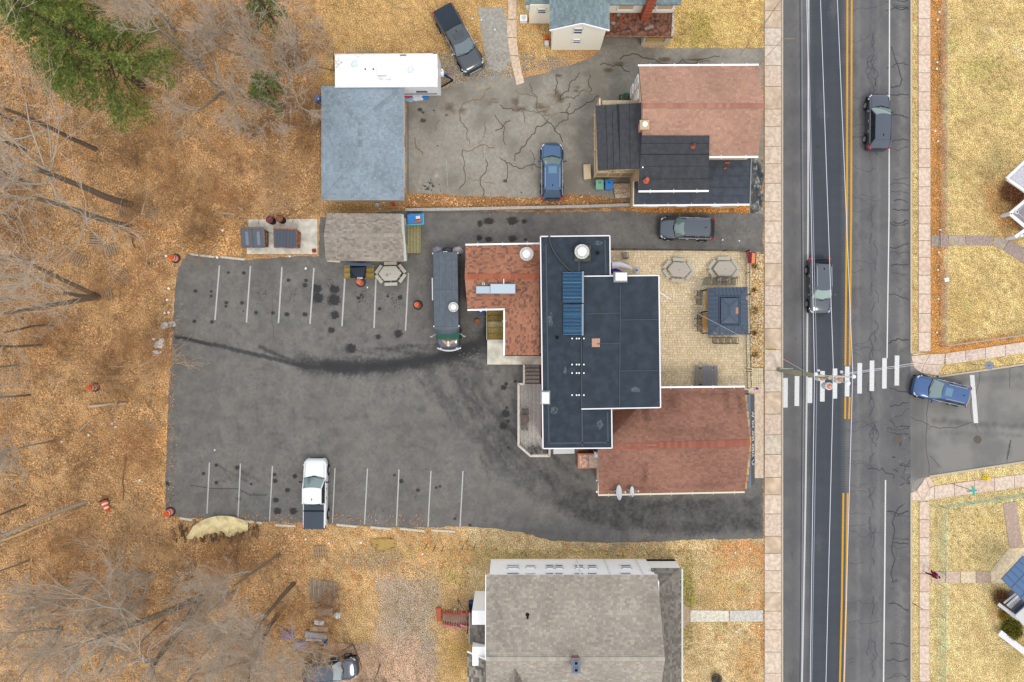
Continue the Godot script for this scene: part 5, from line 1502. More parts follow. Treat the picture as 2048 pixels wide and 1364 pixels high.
	mb=MB.new();mb.box(v3(0,0.62,L/2 - 0.05),v3(0.32,0.16,0.08),0,0.01,true)
	part("licence_plate",mb,M("plate_white",214,216,222),t)
	var ln:=M("shut_line",20,22,25,{"rough":0.6})
	for s in [-1,1]:
		mb=MB.new()
		for q in [[0.055,0.09],[0.09,0.14],[0.14,0.2],[0.2,cf[0] - 0.02]]:
			var w0=W*curve_at(tab,q[0],1)*0.78*s;var w1=W*curve_at(tab,q[1],1)*0.8*s
			mb.bar(v3(w0,curve_at(tab,q[0],2) - 0.002,zf.call(q[0])),v3(w1,curve_at(tab,q[1],2) - 0.004,zf.call(q[1])),0.014,0.016)
		part("hood_seam",mb,ln,t)
	mb=MB.new()
	for s in [-0.5,0.1]:mb.bar(v3(W*s,yf+0.06,zf.call(cf[0]) - 0.1),v3(W*(s+0.6),yf+0.10,zf.call(cf[0])+0.02),0.025,0.02)
	part("wiper",mb,ln,t)
	if o.has("sunroof"):
		var sz:Array=o.sunroof
		mb=MB.new();mb.box(v3(0,H - 0.018,zf.call(sz[0])),v3(rw*1.1,0.03,sz[1]),0,0.02)
		part("sunroof",mb,o.get("sun_m",M("sunroof_glass",60,66,74,{"rough":0.1})),t)
	if o.get("antenna",true):
		mb=MB.new();mb.box(v3(0,H - 0.035,zf.call(cf[2]) - 0.35),v3(0.05,0.08,0.16),0,0.02)
		part("antenna",mb,ln,t)
	if o.has("bed"):
		var bd:Array=o.bed
		mb=MB.new()
		mb.box(v3(0,bd[2],zf.call((bd[0]+bd[1])/2.0)),v3(W*1.66,0.055,L*(bd[1] - bd[0])),0,0.02)
		part("bed_cover",mb,o.bed_m,t)
		for z in o.get("bed_bars",[]):
			mb=MB.new();mb.box(v3(0,bd[2]+0.055,zf.call(z)),v3(W*1.72,0.02,0.05),0)
			part("cover_bar",mb,ln,t)
	return t
const SUV:=[[0.0,0.62,0.60],[0.012,0.74,0.74],[0.04,0.86,0.86],[0.09,0.945,0.93],[0.17,0.99,0.99],[0.28,1.0,1.03],[0.5,1.0,1.05],[0.8,1.0,1.07],[0.92,0.97,1.06],[0.97,0.92,1.0],[0.99,0.86,0.9],[1.0,0.78,0.74]]
const TRUCK:=[[0.0,0.70,0.66],[0.012,0.82,0.84],[0.035,0.91,0.98],[0.08,0.97,1.06],[0.16,1.0,1.12],[0.28,1.0,1.16],[0.5,1.0,1.17],[0.62,1.0,1.2],[0.97,0.985,1.2],[0.988,0.96,1.1],[1.0,0.92,0.8]]
func build_cars() -> void:
	var blue:=paint("car_paint_blue",40,86,130,0.5)
	var blue2:=paint("car_paint_blue_deep",34,82,140,0.5)
	var ink:=paint("car_paint_ink",58,68,86,0.45)
	var slate:=paint("car_paint_slate",62,72,86,0.45)
	var coal:=paint("car_paint_coal",64,73,86,0.4)
	var suv:={"L":4.75,"W":1.86,"H":1.68,"tab":SUV,"belt":1.06,"cab":[0.285,0.43,0.86,0.965]}
	var a:=suv.duplicate()
	a.merge({"paint":blue,"rails":true,"sunroof":[0.52,0.62],"rear_glass":M("car_glass_rear_blue",84,110,130,{"rough":0.1,"spec":0.7}),"sun_m":M("sunroof_teal",92,130,156,{"rough":0.15})},true)
	var c:=make_car("parked_car","blue SUV with silver roof rails parked on the cracked yard paving",a)
	c.position=P(1104,342,0.85);c.position.y=0;c.rotation.y=0.0
	c=dup(c,P(1883,783),0,"bright blue SUV turning out of the side street past the stop line")
	c.name=numbered("moving_car");c.position=P(1883,782,0.8);c.position.y=0;c.rotation.y=PI/2 - 0.23
	for k in c.get_children():
		if k is MeshInstance3D and k.material_override==blue:k.material_override=blue2
	a=suv.duplicate()
	a.merge({"paint":slate,"L":4.65,"roofw":0.74},true)
	c=make_car("parked_car","dark grey SUV nosing up the driveway beside the patio fence",a)
	c.position=P(1374,457,0.8);c.position.y=0.01;c.rotation.y=PI/2 - 0.03
	a=suv.duplicate()
	a.merge({"paint":ink,"L":4.7,"H":1.62,"rear_glass":M("car_glass_slate",76,86,100,{"rough":0.1})},true)
	c=make_car("moving_car","dark blue-black SUV driving up the street beside the white lane line",a)
	c.position=P(1758,243,0.8);c.position.y=0;c.rotation.y=-0.02
	a=suv.duplicate()
	a.merge({"paint":coal,"L":4.7,"H":1.66,"rails":true,"glass":M("car_glass_sage",140,164,158,{"rough":0.06,"spec":0.75})},true)
	c=make_car("moving_car","dark grey SUV driving down the street under the wires before the crosswalk",a)
	c.position=P(1640,572,0.8);c.position.y=0;c.rotation.y=PI+0.01
	a=suv.duplicate()
	a.merge({"paint":ink,"L":4.6,"H":1.5,"glass":M("car_glass_pale",150,160,164,{"rough":0.1,"spec":0.7})},true)
	c=make_car("parked_car","dark car half hidden under bare branches at the foot of the gravel track",a)
	c.position=P(660,1340,0.8);c.position.y=0;c.rotation.y=-PI/2+0.08
	var tk:={"L":5.85,"W":2.0,"H":1.9,"tab":TRUCK,"belt":1.2,"cab":[0.27,0.39,0.6,0.635],"panes":[0.0,0.5,1.0],"cat":"pickup truck","axles":[0.17,0.8],"wheel":0.4,"handles":[0.42,0.55],"roofw":0.76,"lamp":[0.045,0.82]}
	a=tk.duplicate()
	a.merge({"paint":paint("car_paint_white",232,236,240,0.0),"bed":[0.64,0.985,1.19],"bed_m":M("bed_cover_slate",74,84,96,{"rough":0.6}),"bed_bars":[0.72,0.735],"beltline":false,"mirror_m":M("mirror_dark",60,66,80),"handle_m":M("handle_dark",80,84,90)},true)
	c=make_car("pickup_truck","white pickup truck with dark bed cover backed into the south row of stalls",a)
	c.position=P(630,988,0.9);c.position.y=0;c.rotation.y=-0.01
	a=tk.duplicate()
	a.merge({"paint":paint("car_paint_black",48,58,68,0.4),"bed":[0.64,0.985,1.19],"bed_m":M("bed_cover_black",50,60,70,{"rough":0.6}),"sunroof":[0.47,0.6],"mirror_m":M("mirror_bright",190,190,200,{"rough":0.2,"metal":0.5}),"grille_m":M("grille_chrome",205,208,212,{"rough":0.2,"metal":0.6}),"glass":M("car_glass_steel",88,106,116,{"rough":0.06,"spec":0.75})},true)
	c=make_car("pickup_truck","black pickup truck parked at an angle on dead grass beside the camper",a)
	c.position=P(917,77,0.95);c.position.y=0;c.rotation.y=PI+0.50
	build_bus()
	build_camper()
func build_bus() -> void:
	var t:=thing("shuttle_bus","long black shuttle bus with a winged emblem on its hood, parked behind the restaurant","bus",v3(P(891.5,0,3.0).x,0,-3.9),PI+0.015)
	var blk:=paint("bus_black",40,46,54,0.3)
	var top:=M("bus_roof_grey",74,86,99,{"rough":0.55,"tex":"mottle","sc":0.3})
	var mb:=MB.new()
	var prof:=[]
	for z in [-2.75,3.25]:
		var row:=[]
		for q in [[-1.03,0.45],[-1.06,1.4],[-1.06,2.6],[-1.02,2.82],[-0.92,2.94],[-0.5,2.99],[0,3.0],[0.5,2.99],[0.92,2.94],[1.02,2.82],[1.06,2.6],[1.06,1.4],[1.03,0.45]]:row.append(v3(q[0],q[1],z))
		prof.append(row)
	mb.grid(prof)
	for e in [0,1]:
		var row:Array=prof[e]
		for i in 6:
			if e==0:mb.quad(row[12 - i],row[i],row[i+1],row[11 - i])
			else:mb.quad(row[i],row[12 - i],row[11 - i],row[i+1])
	part("body",mb,blk,t)
	mb=MB.new()
	for z in [[-2.7,0.2,-0.98,-0.015],[-2.7,0.2,0.015,0.98],[0.23,3.2,-0.98,-0.015],[0.23,3.2,0.015,0.98]]:
		mb.prism(pv([v3(z[2],3.0 if absf(z[2])<0.5 else 2.955,z[0]),v3(z[3],3.0 if absf(z[3])<0.5 else 2.955,z[0]),v3(z[3],3.0 if absf(z[3])<0.5 else 2.955,z[1]),v3(z[2],3.0 if absf(z[2])<0.5 else 2.955,z[1])]),0.0)
	for i in mb.v.size():mb.v[i].y+=0.012
	part("roof_panel",mb,top,t)
	var g:=[]
	for i in 5:
		var row:=[]
		for j in 9:
			var s:=j/4.0 - 1.0
			row.append(v3(s*(1.03 - i*0.02),2.97 - 0.05*s*s - i*i*0.022,-2.72 - i*0.11 - (1 - s*s)*0.05*i))
		g.append(row)
	g.reverse()
	mb=MB.new();mb.grid(g);part("front_cap",mb,top,t)
	g.reverse()
	mb=MB.new();mb.box(v3(0,3.0,0.55),v3(0.62,0.02,0.66),0,0.01);part("roof_hatch",mb,M("bus_hatch",68,79,91,{"rough":0.5}),t)
	for i in 3:
		mb=MB.new();mb.box(v3(-0.12+i*0.12,2.66,-3.2),v3(0.09,0.06,0.06),0,0.01);part("marker_light",mb,white(),t)
		mb=MB.new();mb.box(v3(-0.12+i*0.12,2.9,3.27),v3(0.09,0.06,0.06),0,0.01);part("marker_light",mb,white(),t)
	for c in [[-1.0,3.15],[1.0,3.15],[-1.0,-2.7],[1.0,-2.7]]:
		mb=MB.new();mb.box(v3(c[0],2.86,c[1]),v3(0.1,0.1,0.1),0,0.03);part("corner_lamp",mb,white(),t)
	g=[]
	for i in 5:
		var row:=[]
		for j in 9:
			var s:=j/4.0 - 1.0
			row.append(v3(s*lerpf(0.94,0.90,i/4.0),lerpf(2.5,1.42,i/4.0),lerpf(-3.02,-3.72,i/4.0) - (1 - s*s)*0.14))
		g.append(row)
	g.reverse()
	mb=MB.new();mb.grid(g)
	part("windshield",mb,M("bus_glass_green",52,104,88,{"rough":0.06,"spec":0.8}),t)
	g=[]
	for f in [[-2.7,0.98,1.46],[-3.75,0.96,1.42],[-4.15,0.94,1.34],[-4.4,0.88,1.24],[-4.55,0.74,1.04],[-4.6,0.6,0.8]]:
		var row:=[]
		for q in [[-1.0,0.45],[-1.0,0.78],[-0.94,0.93],[-0.7,0.99],[0,1.0],[0.7,0.99],[0.94,0.93],[1.0,0.78],[1.0,0.45]]:row.append(v3(q[0]*f[1],q[1]*f[2],f[0]+0.06*absf(q[0])))
		g.append(row)
	g.reverse()
	mb=MB.new();mb.grid(g)
	var last:Array=g[0]
	for i in 4:mb.quad(last[8 - i],last[i],last[i+1],last[7 - i])
	part("hood",mb,paint("bus_hood",70,78,90,0.35),t)
	mb=MB.new()
	var bp:=PackedVector3Array();var br:=PackedFloat32Array()
	for j in 9:
		var s:=j/4.0 - 1.0
		bp.append(v3(s*0.98,0.66,-4.46 - (1 - s*s)*0.24));br.append(0.09)
	mb.tube(bp,br,8)
	part("bumper",mb,M("bumper_chrome",226,226,230,{"rough":0.2,"metal":0.4}),t)
	var em:=Node3D.new();em.name="hood_emblem";t.add_child(em)
	for s in [-1,1]:
		mb=MB.new()
		mb.prism(pv([v3(0.08*s,1.42,-4.02),v3(0.26*s,1.42,-3.86),v3(0.5*s,1.41,-3.8),v3(0.47*s,1.41,-3.94),v3(0.36*s,1.40,-4.08),v3(0.2*s,1.39,-4.18),v3(0.08*s,1.39,-4.22)]),0.05,true)
		part("wing",mb,M("emblem_rust",206,160,140,{"tex":"grain","sc":5}),em)
	mb=MB.new();mb.prism(pv([v3(-0.1,1.41,-4.0),v3(0.1,1.41,-4.0),v3(0.15,1.37,-4.28),v3(0,1.35,-4.36),v3(-0.15,1.37,-4.28)]),0.05,true)
	part("tail",mb,M("emblem_cream",224,218,200),em)
	mb=MB.new();mb.prism(pv([v3(-0.07,1.45,-3.9),v3(0.07,1.45,-3.9),v3(0.08,1.425,-4.06),v3(-0.08,1.425,-4.06)]),0.05,true)
	part("head",mb,M("emblem_white",236,236,236),em)
	for s in [-1,1]:
		for z in [-2.2,-1.3,-0.4,0.5,1.4,2.3]:
			mb=MB.new();mb.box(v3(1.055*s,1.55,z),v3(0.03,0.85,0.8),0,0.01,true);part("side_window",mb,M("car_glass_dark",34,40,44),t)
		for z in [-3.3,1.9]:wheel(t,v3(0.92*s,0.42,z),0.42,s)
		mb=MB.new();mb.rod(v3(0.95*s,1.7,-3.3),v3(1.3*s,1.8,-3.5),0.025);mb.box(v3(1.33*s,1.55,-3.52),v3(0.2,0.4,0.08),0.3*s,0.03,true);part("mirror",mb,M("mirror_chrome",196,200,204,{"rough":0.3}),t)
		mb=MB.new();mb.box(v3(0.72*s,0.95,-4.52),v3(0.26,0.2,0.12),0.2*s,0.03);part("headlight",mb,M("headlight_clear",208,214,220,{"rough":0.1}),t)
		mb=MB.new();mb.box(v3(0.9*s,1.1,3.27),v3(0.16,0.3,0.05),0,0.01);part("taillight",mb,M("taillight_red",190,40,48),t)
	mb=MB.new();mb.bar(v3(1.09,2.75,-0.6),v3(1.09,2.75,1.2),0.08,0.1);part("awning",mb,M("awning_white",226,222,230),t)
	mb=MB.new();mb.box(v3(0,0.62,3.5),v3(2.2,0.08,0.7),0,0.02,true);part("rear_rack",mb,M("rack_dark",50,52,56),t)
	fan("roof_exhaust_fan","round white exhaust fan on the bus roof near its windshield",t.transform*v3(-0.62,3.0,-1.2),0.36,0.42)
	var i:=0
	for q in [[-0.8,"sack","rumpled grey-violet sack on the rear rack of the bus, nearest the fan side",150,146,164],[0.05,"rubbish_bag","shiny black rubbish bag in the middle of the bus rear rack",40,46,52],[0.85,"sack","pale grey lumpy sack on the bus rear rack next to the brown wing",176,170,172]]:
		var at:=t.transform*v3(-q[0],0.7,3.58)
		var b:=MB.new()
		blob(b,Vector3.ZERO,v3(0.46,0.5,0.36),31+i)
		var n:=part(q[1],b,M("sack_%d" % i,q[3],q[4],q[5],{"rough":0.35 if i==1 else 0.8}))
		n.position=at;tag(n,q[2],"bag")
		i+=1
func blob(mb: MB,at: Vector3,s: Vector3,seed_: int,rough:=0.3) -> void:
	var f:=FastNoiseLite.new();f.seed=seed_;f.frequency=0.9;f.fractal_octaves=3
	var g:=[]
	for i in 13:
		var th:=PI*i/12.0
		var row:=[]
		for j in 21:
			var ph:=TAU*(j % 20)/20.0
			var d:=v3(sin(th)*cos(ph),cos(th),sin(th)*sin(ph))
			var k:=1.0+rough*f.get_noise_3dv(d*1.6)
			var p:=d*s*k
			p.y=maxf(p.y,-s.y*0.35)+s.y*0.35
			row.append(at+p)
		g.append(row)
	for r in g:r.reverse()
	mb.grid(g)
func build_camper() -> void:
	var h:=2.75
	var a:=P(669,108,h);var b:=P(877,174,h)
	var t:=thing("camper_trailer","long white camper trailer parked behind the blue-grey garage","camper",v3((a.x+b.x)/2,0,(a.z+b.z)/2),0.006)
	var L:=b.x - a.x;var W:=b.z - a.z
	var wm:=M("camper_white",252,252,254,{"rough":0.55,"tex":"mottle","sc":0.25});var sm:=M("camper_side",244,246,250,{"rough":0.5})
	var mb:=MB.new()
	var x:=L/2
	mb.hexa([v3(-x,0.7,W/2),v3(x,0.7,W/2),v3(x,0.7,-W/2),v3(-x,0.7,-W/2)],[v3(-x+0.05,h - 0.06,W/2),v3(x - 0.1,h - 0.06,W/2),v3(x - 0.1,h - 0.06,-W/2),v3(-x+0.05,h - 0.06,-W/2)])
	part("body",mb,sm,t)
	mb=MB.new()
	mb.prism(pv([v3(-x+0.04,h,-W/2+0.03),v3(x - 0.55,h,-W/2+0.03),v3(x - 0.08,h,-W/2+0.5),v3(x - 0.08,h,W/2 - 0.35),v3(x - 0.3,h,W/2 - 0.03),v3(-x+0.04,h,W/2 - 0.03)]),0.1)
	part("roof",mb,wm,t)
	mb=MB.new();mb.prism(pv([v3(x - 0.5,h+0.012,-W/2+0.1),v3(x - 0.12,h - 0.02,-W/2+0.52),v3(x - 0.12,h - 0.02,W/2 - 0.4),v3(x - 0.5,h+0.012,W/2 - 0.3)]),0.02);part("nose_cap",mb,M("camper_nose",238,240,242,{"rough":0.4}),t)
	for s in [-1,1]:
		mb=MB.new();mb.bar(v3(-x,h - 0.02,s*W/2),v3(x - 0.4,h - 0.02,s*W/2),0.06,0.09);part("roof_edge",mb,M("camper_edge",222,224,228),t)
	for q in [[-2.55,-0.55,0.46,0.12,0.46,M("hatch_clear",214,226,232,{"rough":0.3})],[1.95,-0.05,0.46,0.12,0.46,M("hatch_clear",214,226,232)]]:
		mb=MB.new();mb.box(v3(q[0],h,q[1]),v3(q[2],q[3],q[4]),0,0.05);part("roof_hatch",mb,q[5],t)
	mb=MB.new();mb.box(v3(-0.35,h,0.05),v3(0.85,0.3,0.75),0,0.09);part("air_conditioner",mb,M("ac_white",250,250,250,{"rough":0.4}),t)
	mb=MB.new();mb.box(v3(-0.35,h+0.02,0.44),v3(0.7,0.12,0.05),0,0.01);part("ac_grille",mb,M("grille_grey",150,156,160),t)
	for q in [[-1.7,-0.1],[-1.05,-0.1]]:
		mb=MB.new();mb.lathe(v3(q[0],h,q[1]),[[0.05,0],[0.05,0.14],[0.02,0.15],[0,0.1]],10);part("vent_stub",mb,M("dark_rubber",40,40,42),t)
	mb=MB.new();mb.bar(v3(-0.6,h+0.03,0.68),v3(0.2,h+0.03,0.72),0.04,0.04);mb.box(v3(0.28,h,0.72),v3(0.2,0.07,0.16),0,0.03);part("tv_aerial",mb,M("aerial_cream",220,212,200),t)
	mb=MB.new();mb.box(v3(1.35,h,-W/2+0.12),v3(0.5,0.05,0.1),0);part("lamp_strip",mb,M("strip_grey",130,130,134),t)
	for q in [[-2.6,1.1,1.3],[0.6,0.5,0.45],[2.7,0.9,0.4]]:
		mb=MB.new();mb.box(v3(q[0],1.5,W/2+0.015),v3(q[1],q[2]*0.8,0.05),0,0.01,true);part("side_window",mb,M("camper_window",84,78,80,{"rough":0.15}),t)
	mb=MB.new();mb.box(v3(-0.1,1.05,W/2+0.012),v3(L*0.95,0.16,0.03),0);part("side_stripe",mb,M("stripe_navy",96,106,150),t)
	mb=MB.new();mb.bar(v3(-x+0.5,h - 0.2,W/2+0.09),v3(0.9,h - 0.2,W/2+0.09),0.14,0.14);part("awning_roll",mb,M("awning_navy",82,92,128,{"rough":0.6}),t)
	for q in [-1,1]:
		for s in [-0.45,0.45]:wheel(t,v3(-0.4+s,0.36,q*(W/2 - 0.14)),0.36,0.001+q)
	mb=MB.new();mb.bar(v3(x,0.6,-0.6),v3(x+1.0,0.55,0.0),0.1,0.1);mb.bar(v3(x,0.6,0.6),v3(x+1.0,0.55,0.0),0.1,0.1);part("drawbar",mb,M("underbody_black",26,26,28),t)
	for k in 4:
		mb=MB.new();mb.rod(v3(-x - 0.03,1.0+k*0.4,-W/2+0.15),v3(-x - 0.03,1.0+k*0.4,-W/2+0.5),0.02);part("ladder_rung",mb,white(),t)
	var g:=thing("gas_cylinder","white gas cylinder standing on the drawbar at the nose of the camper","gas cylinder",P(886,153))
	mb=MB.new();mb.lathe(v3(0,0.6,0),[[0.12,0],[0.16,0.05],[0.16,0.45],[0.1,0.56],[0.05,0.6],[0,0.62]],16,1.0,1.9);part("cylinder",mb,white(),g)
	mb=MB.new();mb.lathe(v3(0,1.2,0),[[0.05,0],[0.05,0.06],[0,0.07]],10);part("valve",mb,M("brass",180,150,90,{"metal":0.5,"rough":0.4}),g)
	g=thing("blue_bucket","round blue bucket hanging at the camper's hitch","bucket",P(894.5,155))
	mb=MB.new();mb.lathe(v3(0,0.2,0),[[0.12,0],[0.17,0.34],[0.18,0.36],[0.1,0.4],[0,0.42]],16);part("pail",mb,M("bucket_blue",34,84,170,{"rough":0.5}),g)
func wood(k: String,r: float,g: float,b: float) -> StandardMaterial3D:
	return M(k,r,g,b,{"tex":"wood","sc":v3(1.2,3.0,3.0),"own":true})
func barrel(label: String,px: float,py: float,lying:=false,turn:=0.0,pale:=false) -> void:
	var t:=thing("traffic_drum",label,"traffic drum",P(px,py),turn)
	var tilt:=Transform3D()
	if lying:tilt=Transform3D(Basis(v3(1,0,0),PI/2*0.96),v3(0,0.28,-0.45))
	var om:=M("drum_orange_faded" if pale else "drum_orange",236 if not pale else 226,96 if not pale else 120,44 if not pale else 84,{"rough":0.6})
	var rings:=[[0.29,0.07],[0.27,0.27],[0.265,0.27],[0.255,0.45],[0.25,0.45],[0.235,0.63],[0.23,0.63],[0.215,0.80],[0.21,0.80],[0.195,0.97],[0.1,1.0],[0.0,1.0]]
	var mb:=MB.new();mb.xf=tilt;mb.lathe(Vector3.ZERO,rings,20);part("shell",mb,om,t)
	for k in 2:
		mb=MB.new();mb.xf=tilt
		var a:Array=rings[2+k*4];var b:Array=rings[3+k*4]
		mb.lathe(Vector3.ZERO,[[a[0]+0.006,a[1]+0.01],[b[0]+0.006,b[1] - 0.01]],20)
		part("stripe",mb,M("drum_stripe_faded" if pale else "drum_stripe",240 if not pale else 224,232 if not pale else 150,226 if not pale else 120,{"rough":0.4}),t)
	mb=MB.new();mb.xf=tilt;mb.bar(v3(-0.09,1.06,0),v3(0.09,1.06,0),0.05,0.05);mb.bar(v3(-0.09,0.98,0),v3(-0.09,1.06,0),0.05,0.04);mb.bar(v3(0.09,0.98,0),v3(0.09,1.06,0),0.05,0.04)
	part("handle",mb,om,t)
	mb=MB.new();mb.xf=tilt;mb.lathe(Vector3.ZERO,[[0.40,0.0],[0.41,0.05],[0.30,0.1],[0,0.1]],20);part("base",mb,M("drum_base",58,58,72,{"rough":0.8}),t)
func hex_table(label: String,px: float,py: float,turn: float,tone: int) -> void:
	var t:=thing("picnic_table",label,"picnic table",P(px,py),turn)
	var tm:=wood(["table_wood_a","table_wood_b","table_wood_c"][tone],[196,190,200][tone],[184,182,194][tone],[168,172,184][tone])
	var bm:=wood(["bench_wood_a","bench_wood_b","bench_wood_c"][tone],[206,196,198][tone],[198,192,194][tone],[184,182,182][tone])
	var hexp:=PackedVector2Array([Vector2(-0.96,0),Vector2(-0.5,-0.6),Vector2(0.5,-0.6),Vector2(0.96,0),Vector2(0.5,0.6),Vector2(-0.5,0.6)])
	for i in 10:
		var z0:=-0.6+i*0.12;var z1:=z0+0.113
		var strip:=PackedVector2Array([Vector2(-2,z0),Vector2(2,z0),Vector2(2,z1),Vector2(-2,z1)])
		for poly in Geometry2D.intersect_polygons(hexp,strip):
			var q:=PackedVector3Array()
			for p in poly:q.append(v3(p.x,0.75+rnd(-0.003,0.003),p.y))
			var mb:=MB.new();mb.prism(q,0.045,true);part("table_plank",mb,tm,t)
	for i in 6:
		var a:=v3(hexp[i].x,0,hexp[i].y);var b:=v3(hexp[(i+1) % 6].x,0,hexp[(i+1) % 6].y)
		var out:=(a+b).normalized()*0.27
		var ctr:=(a+b)/2+out
		var dir:=(b - a).normalized()
		var half:=a.distance_to(b)/2+0.03
		var mb:=MB.new()
		mb.bar(ctr - dir*half+v3(0,0.45,0),ctr+dir*half+v3(0,0.45,0),0.27,0.05)
		part("bench",mb,bm,t)
		mb=MB.new();mb.bar((a+b)*0.1+v3(0,0.3,0),ctr+v3(0,0.4,0),0.07,0.08)
		mb.bar(ctr - dir*half*0.7+v3(0,0,0),ctr - dir*half*0.7+v3(0,0.42,0),0.07,0.07);mb.bar(ctr+dir*half*0.7,ctr+dir*half*0.7+v3(0,0.42,0),0.07,0.07)
		part("leg",mb,bm,t)
	var mb:=MB.new();mb.lathe(v3(0.03,0.753,0.02),[[0.035,0],[0.0,0.003]],10);part("umbrella_hole",mb,M("dark_rubber",40,40,42),t)
	if tone==2:mb=MB.new();mb.lathe(v3(-0.24,0.752,0.14),[[0.11,0],[0.12,0.04],[0.05,0.05],[0,0.02]],14);part("ashtray",mb,M("ashtray_grey",150,154,164),t)
func wheel_stop(px0: float,py0: float,px1: float,py1: float,label: String) -> void:
	var mb:=MB.new()
	var a:=P(px0,py0);var b:=P(px1,py1)
	var c:=(a+b)/2
	mb.box(Vector3.ZERO,v3(a.distance_to(b),0.13,0.2),-atan2(b.z - a.z,b.x - a.x),0.045)
	var o:=part("wheel_stop",mb,M("stop_concrete",214,206,188,{"tex":"worn","sc":0.9}))
	o.position=c+v3(0,0.006,0)
	tag(o,label,"wheel stop","concrete wheel stops along the lot")
func dumpster(label: String,px: float,py: float,ribbed: bool) -> void:
	var t:=thing("dumpster",label,"dumpster",P(px,py),-0.04 if ribbed else 0.0)
	var rust:=M("dumpster_rust" if ribbed else "dumpster_brown",168 if ribbed else 128,112 if ribbed else 104,86 if ribbed else 90,{"tex":"rust","sc":0.8})
	var mb:=MB.new()
	mb.hexa([v3(-0.9,0.15,0.72),v3(0.9,0.15,0.72),v3(0.9,0.15,-0.6),v3(-0.9,0.15,-0.6)],[v3(-0.95,1.15,0.84),v3(0.95,1.15,0.84),v3(0.95,1.45,-0.66),v3(-0.95,1.45,-0.66)])
	part("bin",mb,rust,t)
	for s in [-1,1]:
		mb=MB.new();mb.box(v3(0.99*s,0.75,0.1),v3(0.14,0.22,0.9),0,0.02,true);part("fork_pocket",mb,rust,t)
		mb=MB.new();mb.bar(v3(0.96*s,1.16,0.84),v3(0.96*s,1.46,-0.66),0.07,0.08);part("rim",mb,rust,t)
		for z in [-0.45,0.5]:
			mb=MB.new();mb.xf=Transform3D(Basis(v3(0,0,1),PI/2),v3(0.7*s,0.09,z));mb.lathe(Vector3.ZERO,[[0.05,-0.03],[0.09,-0.03],[0.09,0.03],[0,0.03]],12);part("caster",mb,M("tyre_rubber",44,44,46),t)
	mb=MB.new();mb.bar(v3(-0.97,1.16,0.86),v3(0.97,1.16,0.86),0.06,0.1);part("rim",mb,rust,t)
	var lid:=M("lid_slate",72,82,96,{"rough":0.5});var lid2:=M("lid_pale",112,122,136,{"rough":0.45,"tex":"mottle","sc":0.8})
	for s in [-1,1]:
		mb=MB.new()
		mb.prism(pv([v3(0.475*s - 0.455,1.2,0.82),v3(0.475*s+0.455,1.2,0.82),v3(0.475*s+0.455,1.5,-0.66),v3(0.475*s - 0.455,1.5,-0.66)]),0.04,true)
		var l:=part("lid",mb,lid,t)
		if ribbed:
			for i in 8:
				var x:float=0.475*s - 0.42+i*0.12
				mb=MB.new();mb.bar(v3(x,1.23,0.8),v3(x,1.525,-0.64),0.06,0.05);part("rib",mb,lid,l)
		else:
			mb=MB.new();mb.prism(pv([v3(0.475*s - 0.12,1.235,0.66),v3(0.475*s+0.12,1.235,0.66),v3(0.475*s+0.12,1.46,-0.4),v3(0.475*s - 0.12,1.46,-0.4)]),0.02,true);part("worn_panel",mb,lid2,l)
	mb=MB.new();mb.box(v3(0.0,1.47,-0.7),v3(1.9,0.07,0.12),0);part("hinge_bar",mb,rust,t)
func rust_drum(label: String,px: float,py: float,r: float,g: float,b: float) -> void:
	var t:=thing("steel_drum",label,"drum",P(px,py))
	var mb:=MB.new()
	mb.lathe(Vector3.ZERO,[[0.29,0],[0.29,0.28],[0.305,0.3],[0.29,0.32],[0.29,0.58],[0.305,0.6],[0.29,0.62],[0.29,0.86],[0.305,0.88],[0.305,0.9]],22)
	part("shell",mb,M("drum_shell_dark",74,54,50,{"tex":"rust","sc":1.2}),t)
	mb=MB.new();mb.lathe(Vector3.ZERO,[[0.29,0.9],[0.27,0.87],[0.0,0.87]],22);mb.lathe(v3(0.15,0.87,0.08),[[0.04,0],[0.04,0.02],[0,0.02]],8)
	part("lid",mb,M("drum_lid_%d" % r,r,g,b,{"tex":"rust","sc":1.1}),t)
func pallet_shape() -> Node3D:
	var t:=thing("wooden_pallet","","pallet")
	var w:=wood("pallet_wood",176,150,122)
	for i in 6:
		var mb:=MB.new();mb.box(v3(-0.5+i*0.2,0.11,0),v3(0.11,0.02,1.0),0,0,true);part("slat",mb,w,t)
	for z in [-0.44,0,0.44]:
		var mb:=MB.new();mb.box(v3(0,0.0,z),v3(1.14,0.1,0.07),0);part("runner",mb,w,t)
	return t
